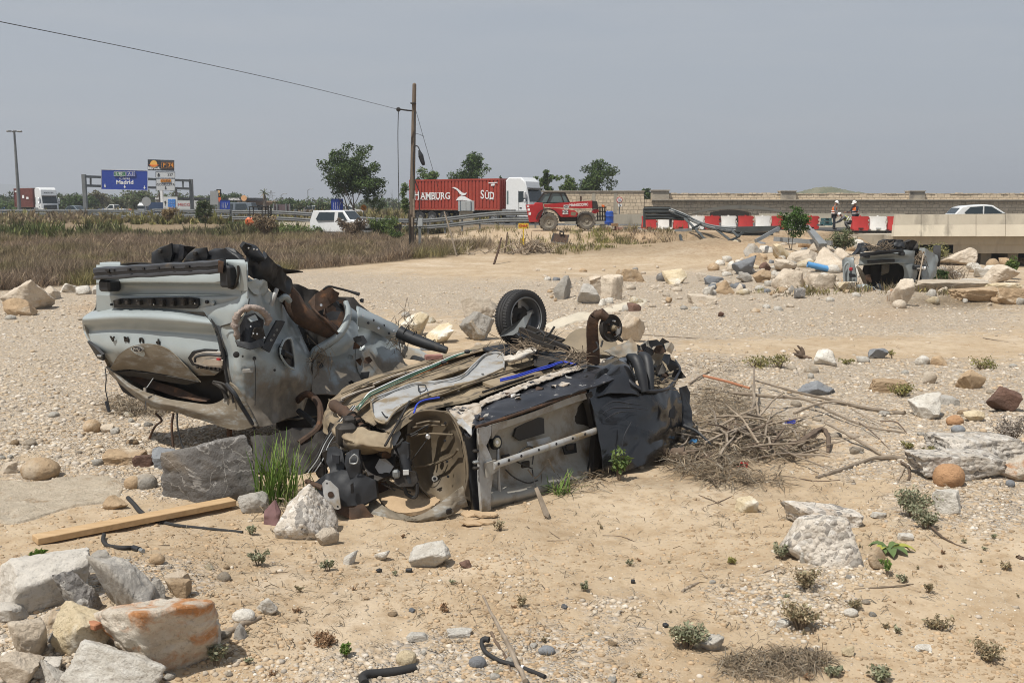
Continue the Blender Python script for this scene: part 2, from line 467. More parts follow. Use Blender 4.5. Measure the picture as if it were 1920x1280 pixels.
m_letterhole=flat('black_letter_and_hole',(.01,.01,.012),.4)  # black print colour, also painted as the shade inside holes and gaps
m_white=flat('white_print',(.80,.80,.79),.5)
m_chrome=flat('dull_chrome',(.6,.6,.6),.25,.8)
m_cloth=M('dirty_white_cloth',(.62,.58,.52),(.45,.40,.33),8,.95,0,.6)
m_blue=flat('blue_wire',(.03,.06,.45),.5)
m_green=flat('green_wire',(.07,.16,.11),.6)
m_copper=flat('orange_wire',(.35,.13,.04),.6)
m_galv=M('weathered_galvanised_steel',(.30,.31,.31),(.21,.22,.22),1.6,.5,.35,.08,dirt=(.17,.15,.12),dth=(.6,.8),ds=2)
m_darkgalv=M('dark_guardrail_steel',(.075,.085,.085),(.05,.055,.055),2,.5,.2,.1)
m_postgal=M('grey_post_steel',(.20,.21,.21),(.15,.16,.16),2,.6,.2,.1)
m_wood=M('weathered_pole_wood',(.19,.145,.105),(.10,.075,.055),7,.95,0,.6,st=(3,3,.15),bs=14)
m_plank=M('sawn_timber',(.52,.36,.20),(.40,.26,.13),3,.85,0,.3,st=(1,9,9),bs=9,dirt=(.25,.17,.10),dth=(.64,.75),ds=2)
m_stick=M('sun_bleached_wood',(.34,.28,.215),(.20,.155,.11),9,.95,0,.5,st=(1,1,1),bs=30,rnd=.6)
m_twig=M('dry_twigs',(.26,.20,.14),(.13,.10,.07),6,.95,0,.2)
m_log=M('brown_bark',(.17,.12,.085),(.09,.065,.045),8,.95,0,.8,bs=20,bd=.02)
m_brick=M('red_brick',(.33,.17,.14),(.24,.12,.10),12,.95,0,.5,bs=40)
m_terra=M('terracotta',(.42,.19,.10),(.30,.13,.07),10,.9,0,.4)
def rockmat(name,a,b,stain=None,sth=(.5,.66),ss=2.0,vein=None,rough=.92,bd=.03,peb=False,sc=3.0):
 t=NT(name);oi=t.n('ShaderNodeObjectInfo')
 va=t.n('ShaderNodeVectorMath',operation='ADD');t.l(t.tc.outputs['Object'],va.inputs[0]);cb=t.n('ShaderNodeCombineXYZ')
 r=t.math('MULTIPLY',oi.outputs['Random'],50.0);t.l(r,cb.inputs[0]);t.l(r,cb.inputs[1]);t.l(cb.outputs[0],va.inputs[1]);v=va.outputs[0]
 n=t.noise(v,sc,9,.62,.4);col=t.ramp(n.outputs['Fac'],[(.28,b),(.5,tuple((x+y)/2 for x,y in zip(a,b))),(.72,a)])
 if stain:
  n2=t.noise(v,ss,7,.6,.8);col=t.mix(t.ramp(n2.outputs['Fac'],[(sth[0],0.0),(sth[1],1.0)]),col,stain)
 if vein:
  n3=t.noise(v,2.2,5,.55,1.2);k=t.math('ABSOLUTE',t.math('SUBTRACT',n3.outputs['Fac'],.5))
  col=t.mix(t.ramp(k,[(0.0,.75),(.012,0.0)]),col,vein)
 nb=t.noise(v,sc*4,10,.68);nr=t.bump(nb.outputs['Fac'],bd*1.4,.9)
 nf=t.noise(v,34,6,.7);nr=t.bump(nf.outputs['Fac'],.014,.75,nr)
 col=t.mix(t.ramp(nf.outputs['Fac'],[(.34,.55),(.45,0.0)]),col,tuple(q*.55 for q in b));col=t.mix(t.ramp(nf.outputs['Fac'],[(.58,0.0),(.70,.4)]),col,tuple(min(.75,q*1.18)for q in a))
 if peb:
  vo=t.vor(v,22);vc=t.n('ShaderNodeSeparateColor');t.l(vo.outputs['Color'],vc.inputs[0])
  pc=t.ramp(vc.outputs[0],[(0,(.16,.15,.14)),(.35,(.34,.31,.27)),(.65,(.50,.46,.41)),(1,(.62,.59,.54))])
  mk=t.ramp(vc.outputs[1],[(.42,0.0),(.5,.85)])
  col=t.mix(mk,col,pc)
  h=t.ramp(vo.outputs['Distance'],[(0,1.0),(.55,0.0)]);nr=t.bump(h,.02,.7,nr)
  pit=t.noise(v,38,3,.5);col=t.mix(t.ramp(pit.outputs['Fac'],[(.30,.8),(.36,0.0)]),col,(.10,.085,.07))
 hs=t.n('ShaderNodeHueSaturation');t.l(col,hs.inputs['Color'])
 k=t.math('MULTIPLY_ADD',oi.outputs['Random'],.35);k.node.inputs[2].default_value=.95;t.l(k,hs.inputs['Value'])
 return t.fin(hs.outputs[0],rough,0,nr,spec=.25)
r_lime=rockmat('pale_limestone',(.56,.49,.40),(.37,.305,.23),(.34,.24,.14),(.58,.74))
r_white=rockmat('white_rough_stone',(.68,.65,.59),(.44,.40,.34),(.30,.25,.18),(.60,.72),sc=6)
r_grey=rockmat('grey_limestone',(.42,.395,.355),(.25,.23,.20),(.38,.30,.21),(.58,.72))
r_slate=rockmat('dark_slate',(.165,.155,.145),(.115,.108,.10),(.22,.18,.135),(.58,.75),vein=(.42,.40,.37),bd=.02,sc=2)
r_blueslate=rockmat('blue_grey_slate',(.23,.24,.25),(.15,.155,.165),(.30,.26,.2),(.62,.75),bd=.02)
r_tan=rockmat('tan_sandstone',(.45,.33,.21),(.31,.22,.135),(.50,.42,.32),(.56,.7))
r_orange=rockmat('orange_stained_stone',(.60,.55,.47),(.42,.345,.265),(.42,.20,.085),(.49,.62),ss=4.5,sc=6)
r_orcob=rockmat('orange_cobble',(.42,.25,.135),(.32,.185,.10),(.46,.33,.22),(.6,.72))
r_cream=rockmat('cream_crystal_stone',(.58,.50,.36),(.42,.33,.20),(.62,.58,.5),(.5,.62),sc=5)
r_brown=rockmat('reddish_brown_stone',(.17,.10,.075),(.10,.065,.05),(.24,.17,.13),(.6,.7))
r_cong=rockmat('pebbly_conglomerate',(.62,.57,.50),(.38,.33,.27),(.30,.22,.15),(.60,.75),peb=True,bd=.03)
r_porous=rockmat('dark_porous_conglomerate',(.36,.34,.32),(.20,.185,.17),None,peb=True,bd=.04)
r_concrete=rockmat('old_concrete',(.60,.56,.50),(.40,.37,.325),(.30,.26,.21),(.6,.75),bd=.02,sc=5)
r_crust=rockmat('pale_crust',(.60,.52,.41),(.46,.38,.28),(.40,.30,.20),(.56,.68),bd=.05,sc=9,ss=5)
ROCKM=dict(lime=r_lime,white=r_white,grey=r_grey,slate=r_slate,blue=r_blueslate,tan=r_tan,orange=r_orange,orcob=r_orcob,cream=r_cream,brown=r_brown,cong=r_cong,porous=r_porous,conc=r_concrete,crust=r_crust)
def ground_mat():
 t=NT('sand_and_gravel');g=t.n('ShaderNodeNewGeometry');v=g.outputs['Position']
 a=t.n('ShaderNodeVertexColor');a.layer_name='Col';sp=t.n('ShaderNodeSeparateColor');t.l(a.outputs['Color'],sp.inputs[0])
 GR,DK,RD=sp.outputs[0],sp.outputs[1],sp.outputs[2]
 n1=t.noise(v,.7,8,.6);n2=t.noise(v,6,8,.65);n3=t.noise(v,45,5,.6)
 sand=t.ramp(n1.outputs['Fac'],[(.3,(.36,.27,.175)),(.52,(.435,.338,.228)),(.72,(.505,.41,.295))])
 n0=t.noise(v,.32,9,.68,.6);sand=t.mix(t.ramp(n0.outputs['Fac'],[(.52,0.0),(.66,.7)]),sand,(.56,.475,.365));n9=t.noise(v,1.9,9,.7,1.0);sand=t.mix(t.ramp(n9.outputs['Fac'],[(.56,0.0),(.70,.55)]),sand,(.30,.21,.125))
 sand=t.mix(t.ramp(n2.outputs['Fac'],[(.36,.55),(.52,0.0)]),sand,(.30,.205,.115))
 sand=t.mix(t.ramp(n3.outputs['Fac'],[(.60,0.0),(.72,.6)]),sand,(.58,.47,.33))
 sand=t.mix(t.ramp(n3.outputs['Fac'],[(.28,.5),(.38,0.0)]),sand,(.24,.17,.10))
 def peb(sc,seed):
  vo=t.vor(v,sc);c=t.n('ShaderNodeSeparateColor');t.l(vo.outputs['Color'],c.inputs[0])
  col=t.ramp(c.outputs[0],[(0,(.24,.21,.18)),(.2,(.40,.355,.30)),(.45,(.52,.465,.395)),(.7,(.60,.54,.46)),(.9,(.48,.37,.25)),(1,(.70,.66,.59))])
  h=t.ramp(vo.outputs['Distance'],[(0.05,1.0),(.62,0.0)])
  return col,h,c
 c1,h1,s1=peb(21,0);c2,h2,s2=peb(58,1)
 pick=t.ramp(s1.outputs[1],[(.50,0.0),(.54,1.0)])
 gc=t.mix(pick,c2,c1);gh=t.mix(pick,h2,h1)
 gc=t.mix(t.ramp(gh,[(0.0,.75),(.35,0.0)]),gc,(.40,.305,.20))
 nb=t.noise(v,3.5,6,.65)
 gm=t.math('ADD',GR,t.math('MULTIPLY',t.math('SUBTRACT',nb.outputs['Fac'],.5),1.5))
 lone=t.math('MULTIPLY',t.ramp(s2.outputs[1],[(.86,0.0),(.88,1.0)]),t.ramp(h2,[(.3,0.0),(.5,1.0)]))
 gmk=t.ramp(gm,[(.36,0.0),(.74,.92)])
 mk=t.math('MAXIMUM',gmk,t.math('MULTIPLY',lone,.7))
 col=t.mix(mk,sand,gc)
 col=t.mix(t.math('MULTIPLY',RD,.85),col,t.ramp(n2.outputs['Fac'],[(.35,(.36,.235,.135)),(.65,(.50,.375,.245))]))
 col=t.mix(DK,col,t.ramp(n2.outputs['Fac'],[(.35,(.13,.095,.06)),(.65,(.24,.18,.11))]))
 hgt=t.math('MULTIPLY',gh,mk)
 nr=t.bump(hgt,.035,.8);nr=t.bump(n2.outputs['Fac'],.05,.5,nr);nr=t.bump(n3.outputs['Fac'],.008,.6,nr)
 return t.fin(col,.95,0,nr,spec=.2)
m_ground=ground_mat()
m_pebble=MA('pebbles',.95)
m_leaf=MA('leaves',.6,.25)
m_rosette=flat('rosette_leaf',(.105,.155,.045),.5);m_rosyel=flat('yellowing_leaf',(.34,.34,.06),.5)
m_dryweed=MA('dry_weeds',.9,.2)
m_earth=M('reddish_earth',(.34,.22,.125),(.21,.135,.08),.9,.95,0,.8,bs=5,bd=.06,dirt=(.46,.36,.24),dth=(.55,.7),ds=1.6)
m_asphalt=M('asphalt',(.075,.075,.074),(.055,.055,.054),3,.9,0,.2,bs=60)
m_line=flat('road_paint',(.7,.7,.68),.7)
def stonewall(name,bw,bh,c1,c2,mort):
 t=NT(name);v=t.map(t.tc.outputs['Object'],(1,1,1));sp=t.n('ShaderNodeSeparateXYZ');t.l(v,sp.inputs[0]);cb=t.n('ShaderNodeCombineXYZ')
 nz=t.noise(v,1.4,3,.5);wob=t.math('MULTIPLY',t.math('SUBTRACT',nz.outputs['Fac'],.5),.35)
 t.l(t.math('ADD',sp.outputs[0],wob),cb.inputs[0]);t.l(t.math('ADD',sp.outputs[2],t.math('MULTIPLY',wob,.6)),cb.inputs[1])
 b=t.n('ShaderNodeTexBrick');t.l(cb.outputs[0],b.inputs['Vector']);b.inputs['Scale'].default_value=1;b.inputs['Brick Width'].default_value=bw;b.inputs['Row Height'].default_value=bh
 b.inputs['Mortar Size'].default_value=.025;b.inputs['Mortar Smooth'].default_value=.3;b.inputs['Color1'].default_value=c1+(1,);b.inputs['Color2'].default_value=c2+(1,);b.inputs['Mortar'].default_value=mort+(1,)
 b.squash=.7;b.squash_frequency=3;b.offset=.37
 n=t.noise(v,3.5,6,.6);col=t.mix(t.ramp(n.outputs['Fac'],[(.30,.45),(.52,0.0)]),b.outputs['Color'],(.30,.245,.18))
 n2=t.noise(t.map(v,(1,1,.25)),.5,6,.6);col=t.mix(t.ramp(n2.outputs['Fac'],[(.58,0.0),(.78,.4)]),col,(.24,.20,.16))
 nr=t.bump(b.outputs['Fac'],-.04,.8);nr=t.bump(n.outputs['Fac'],.02,.5,nr)
 return t.fin(col,.95,0,nr,spec=.2)
m_wall=stonewall('rubble_masonry',.46,.30,(.72,.585,.42),(.56,.455,.325),(.40,.32,.23))
m_wall2=stonewall('dressed_masonry',.56,.28,(.70,.575,.42),(.58,.475,.345),(.42,.34,.245))
m_cornice=M('weathered_cornice',(.44,.385,.30),(.31,.265,.21),1.5,.95,0,.4,dirt=(.20,.175,.145),dth=(.54,.72),ds=1.2)
m_conc=M('bridge_concrete',(.56,.50,.39),(.49,.43,.335),1.2,.9,0,.25,dirt=(.28,.245,.19),dth=(.56,.74),ds=1.1,st=(1,1,.4))
m_conc2=M('stained_concrete',(.47,.42,.33),(.38,.335,.26),1.4,.9,0,.3,dirt=(.27,.235,.185),dth=(.5,.72),ds=1.4,st=(1,1,.3))
m_redbar=M('red_barrier_plastic',(.48,.035,.03),(.40,.03,.028),3,.5,0,.1,dirt=(.30,.12,.08),dth=(.6,.8),ds=2)
m_whbar=M('white_barrier_plastic',(.78,.77,.74),(.70,.68,.64),3,.5,0,.1,dirt=(.50,.44,.34),dth=(.6,.8),ds=2)
m_signblue=flat('sign_blue',(.012,.045,.30),.5)
m_signwhite=flat('sign_white',(.60,.61,.60),.5)
m_signback=M('sign_back_alu',(.33,.34,.34),(.28,.29,.29),2,.6,.2,.1)
m_signgreen=flat('sign_green',(.02,.17,.06),.5)
m_signorange=flat('sign_orange',(.72,.27,.015),.5)
m_signblack=flat('sign_black',(.012,.013,.016),.5)
m_signred=flat('sign_red',(.50,.03,.03),.5)
m_yellow=flat('yellow_paint',(.70,.48,.04),.5)
m_hivis=flat('orange_hivis',(.75,.16,.025),.7)
m_contred=M('red_container_steel',(.36,.05,.028),(.29,.04,.024),1.2,.55,0,.1,dirt=(.20,.05,.03),dth=(.6,.8),ds=.8)
m_contbrown=M('brown_container_steel',(.17,.045,.03),(.13,.035,.025),1.2,.6,0,.1)
m_whitecar=flat('white_car_paint',(.74,.75,.75),.3,0,.4)
m_greycar=flat('blue_grey_car_paint',(.16,.19,.22),.3,.2,.4)
m_bluecar=flat('blue_car_paint',(.03,.09,.30),.35,0,.4)
m_glass=flat('dark_window_glass',(.025,.035,.04),.08)
m_glass2=flat('green_tinted_glass',(.12,.17,.165),.08)
m_telered=M('red_machine_paint',(.42,.018,.02),(.34,.016,.018),2,.4,0,.1,dirt=(.26,.14,.09),dth=(.58,.8),ds=2)
m_tyredust=M('dusty_machine_tyre',(.17,.15,.12),(.08,.07,.06),4,.9,0,.5)
m_hub=M('dusty_hub',(.26,.23,.18),(.17,.15,.12),3,.8,0,.2)
m_bluedrum=flat('blue_drum_plastic',(.02,.08,.38),.4)
m_bluepipe=flat('light_blue_pipe',(.10,.30,.58),.45)
m_tarp=M('blue_tarpaulin',(.035,.07,.14),(.02,.04,.09),2,.6,0,.3)
m_trailer=flat('pale_trailer_side',(.60,.61,.60),.5)
m_tealcase=flat('teal_tool_case',(.05,.14,.15),.6)
m_skin=flat('skin',(.33,.18,.12),.6)
m_dkcloth=flat('dark_navy_cloth',(.018,.02,.028),.9)
m_gcloth=flat('grey_cloth',(.14,.14,.14),.9)
m_yelvest=flat('yellow_hivis',(.55,.58,.10),.7)
m_orcan=flat('orange_forklift_paint',(.66,.15,.045),.5)
m_stucco=M('tan_render',(.40,.27,.16),(.34,.22,.13),1,.9,0,.1)
m_pillar=flat('canopy_pillar',(.45,.45,.44),.6)
m_greybox=flat('grey_cabinet',(.42,.44,.44),.6)
# ---- ground
def ell(PX,PY,L):
 r=np.zeros_like(PX)
 for cx,cy,rx,ry,k in L:
  d=((PX-cx)/rx)**2+((PY-cy)/ry)**2
  r+=k*np.exp(-d*1.1)
 return r
GRAV=[(90,700,330,150,1.05),(60,610,260,60,.5),(330,820,240,60,.6),(230,905,260,35,.55),(330,1090,210,55,.95),(60,1230,150,120,.9),(700,555,330,45,.55),(560,520,300,25,.4),(1350,600,330,40,.75),(1700,590,300,45,.6),(1300,700,260,60,.75),(1650,730,380,75,.85),(1850,830,220,120,.8),(1060,560,200,40,.7),(1350,545,260,35,.9),(1550,510,300,45,.9),(900,1225,330,70,.75),(1130,1130,120,40,.7),(1430,1110,140,60,.8),(1700,960,90,35,.5),(1860,960,90,50,.4),(860,1270,250,40,.5),(1560,1060,60,30,.5),(1620,880,160,25,.5),(1550,1150,90,40,.45),(1600,652,420,22,-.75),(1260,470,420,40,-.6),(1020,500,420,28,-.25),(820,1090,480,90,-.7),(1200,950,420,90,-.6),(1700,1180,320,90,-.35),(300,1000,330,35,-.6),(560,1130,160,70,-.6)]
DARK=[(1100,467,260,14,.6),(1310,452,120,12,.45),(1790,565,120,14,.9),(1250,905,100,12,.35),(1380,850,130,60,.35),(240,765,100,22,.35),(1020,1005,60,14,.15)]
RED=[(1380,462,110,14,.9),(1000,430,110,12,.5),(1660,590,70,16,.6),(170,578,40,10,.8),(1200,455,150,10,.4)]
def masks(X,Y):
 PX,PY=proj(X,Y,Hh(X,Y));PX=np.clip(PX,-900,2900);PY=np.clip(PY,380,1800)
 ok=(Y>2.5)
 base=np.where(Y<45,.20,.10)
 g=base+ell(PX,PY,GRAV)
 d=ell(PX,PY,DARK);r=ell(PX,PY,RED)
 fld=weed_field(X,Y)
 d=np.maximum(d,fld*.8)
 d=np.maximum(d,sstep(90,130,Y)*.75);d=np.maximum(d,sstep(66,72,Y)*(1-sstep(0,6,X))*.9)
 bk=sstep(53,56,Y)*(1-sstep(59,60.5,Y))*sstep(2,6,X)*(1-sstep(20,23,X));r=np.maximum(r,bk);d=np.maximum(d,bk*np.clip(.35+fbm2(X*.9,Y*.9,3,61),0,.8))
 return np.clip(g,0,1),np.clip(d,0,1),np.clip(r,0,1)
_e=[gp(-260,556),gp(0,546),gp(110,536),gp(230,530),(gp(400,522)),gp(560,507),gp(690,496),gp(770,487),gp(860,482),gp(960,476)]
_ex=np.array([p.x for p in _e]);_ey=np.array([p.y for p in _e])
def weed_field(X,Y):
 ed=np.interp(X,_ex,_ey)+.9*fbm2(X*.5,Y*.5,3,21)
 right=1-sstep(-1.5,1.0,X+.8-1.6*fbm2(X*.3,Y*.3,2,4)+.3*np.maximum(50-Y,0)+.5*np.maximum(Y-52,0))
 return sstep(-.4,.6,Y-ed)*(1-sstep(68,76,Y))*np.where(X<3.5,1,0)*np.maximum(right,0)
def axis(fine0,fine1,step,lo,hi,g):
 a=list(np.arange(fine0,fine1,step));s=step;x=a[-1]
 while x<hi:s*=g;x+=s;a.append(x)
 s=step;x=fine0;b=[]
 while x>lo:s*=g;x-=s;b.append(x)
 return np.array(b[::-1]+a)
gx=axis(-4.6,5.2,.055,-3500,3500,1.035)
gy=axis(4.4,13,.055,-60,5000,1.016)
GX,GY=np.meshgrid(gx,gy)
GZ=Hh(GX,GY)
mg,mdk,mrd=masks(GX,GY)
GZ=GZ+mg*.012*fbm2(GX*11,GY*11,2,31)*(GY<30)
ii=np.arange(len(gx)*len(gy)).reshape(len(gy),len(gx))
F=np.stack([ii[:-1,:-1],ii[:-1,1:],ii[1:,1:],ii[1:,:-1]],-1).reshape(-1,4)
g_ob=npmesh('ground',np.stack([GX,GY,GZ],-1).reshape(-1,3),F,m_ground,np.stack([mg,mdk,mrd],-1).reshape(-1,3))
tag(g_ob,'sandy flood plain with gravel patches and wheel tracks',kind='structure')
# ---- stones
def ico(sub):
 bm=bmesh.new();bmesh.ops.create_icosphere(bm,subdivisions=sub,radius=1)
 V=np.array([v.co[:]for v in bm.verts]);F=np.array([[v.index for v in f.verts]for f in bm.faces]);bm.free();return V,F
ICO={k:ico(k)for k in(1,2,3,4,5)}
def rock_verts(V,seed,kind):
 rg=np.random.RandomState(seed)
 P=V.copy()
 if kind in('ang','block','slab','wedge'):
  k={'ang':15,'block':7,'slab':9,'wedge':10}[kind]
  n=rg.normal(size=(k,3));n/=np.linalg.norm(n,axis=1,keepdims=True);d=rg.uniform(.62,.95,k)
  if kind in('block','slab'):
   b=np.array([[1,0,0],[-1,0,0],[0,1,0],[0,-1,0],[0,0,1],[0,0,-1.0]])+rg.normal(size=(6,3))*.16
   b/=np.linalg.norm(b,axis=1,keepdims=True);n=np.concatenate([b,n]);d=np.concatenate([rg.uniform(.62,.74,6),d+.12])
  if kind=='wedge':
   b=np.array([[.9,-.2,.42],[-.8,.1,.6],[.1,-1,.2],[0,1,.2],[0,0,-1.0]])+rg.normal(size=(5,3))*.13;b/=np.linalg.norm(b,axis=1,keepdims=True);n=np.concatenate([b,n]);d=np.concatenate([[.5,.55,.6,.6,.6],d])
  pr=V@n.T;r=d/np.maximum(pr,1e-3);s=46
  r=np.minimum(r,3);rm=r.min(1);r=rm-np.log(np.exp(-(r-rm[:,None])*s).sum(1))/s
  P=V*r[:,None];a1,a2=.11,.06
 elif kind=='dome':
  n=rg.normal(size=(12,3));n[0]=(0,.1,1);n[1]=(0,-.9,.5);n[2]=(.9,0,.3);n[3]=(0,0,-1);n/=np.linalg.norm(n,axis=1,keepdims=True);d=rg.uniform(.78,.95,12);d[0]=.66
  pr=V@n.T;r=np.minimum(d/np.maximum(pr,1e-3),3);rm=r.min(1);P=V*(rm-np.log(np.exp(-(r-rm[:,None])*13).sum(1))/13)[:,None];a1,a2=.10,.06
 elif kind=='round':
  P=V*(1+.12*vn3(V*1.1+seed,seed))[:,None];a1,a2=.10,.012
 else:
  n=rg.normal(size=(9,3));n/=np.linalg.norm(n,axis=1,keepdims=True);d=rg.uniform(.66,.95,9)
  pr=V@n.T;r=d/np.maximum(pr,1e-3);s=14
  r=np.minimum(r,3);rm=r.min(1);r=rm-np.log(np.exp(-(r-rm[:,None])*s).sum(1))/s
  P=V*r[:,None];a1,a2=.14,.075
 q=P+seed*3.7
 rd=0 if kind=='round' else .07
 P=P+V*(a1*fbm3(q*1.5,3,seed)+a2*fbm3(q*6,4,seed+3)-rd*np.abs(fbm3(q*3.1,3,seed+5))+.02*(rd>0)*fbm3(q*17,2,seed+6))[:,None]
 mn,mx=P.min(0),P.max(0);return(P-(mn+mx)/2)/(mx-mn)
NAMEOF=dict(slab='stone_slab',block='stone_block',round='cobble',ang='boulder',rough='boulder',dome='boulder',wedge='boulder')
def stone(px,py,wp,hp,kind,mt,label,seed,rz=0,dd=.8,sink=.24,sub=4,tilt=(0,0),name=None,cat=None,group=None,lift=0.0):
 """a stone whose foot shows at photo (px, py), wp x hp photo pixels large"""
 g=gp(px,py);s=g.y/FX
 w,h=wp*s*1.04,hp*s*1.12;dep=max(w*dd,.02)
 if hp>0:h=max(h-dep*CAMH/g.y*.55*(1 if kind in('slab',)else .35),h*.45)
 h=h/(1-sink)
 V,F=ICO[sub]
 P=rock_verts(V,seed,kind)
 R=np.array(Matrix.Rotation(rz,3,'Z')@Matrix.Rotation(tilt[0],3,'X')@Matrix.Rotation(tilt[1],3,'Y'))
 P=P@R.T;mn,mx=P.min(0),P.max(0);P=(P-(mn+mx)/2)/(mx-mn)*np.array([w,dep,h])+np.array([0,0,h/2])
 x,y=g.x,g.y+dep*.42
 o=npmesh(name or NAMEOF[kind],P,F,ROCKM[mt],loc=(x,y,H(x,y)-h*sink+lift),smooth=38 if kind in('ang','block','slab','wedge')else 180)
 return tag(o,label,cat or('cobble' if kind=='round' else 'rock'),group)
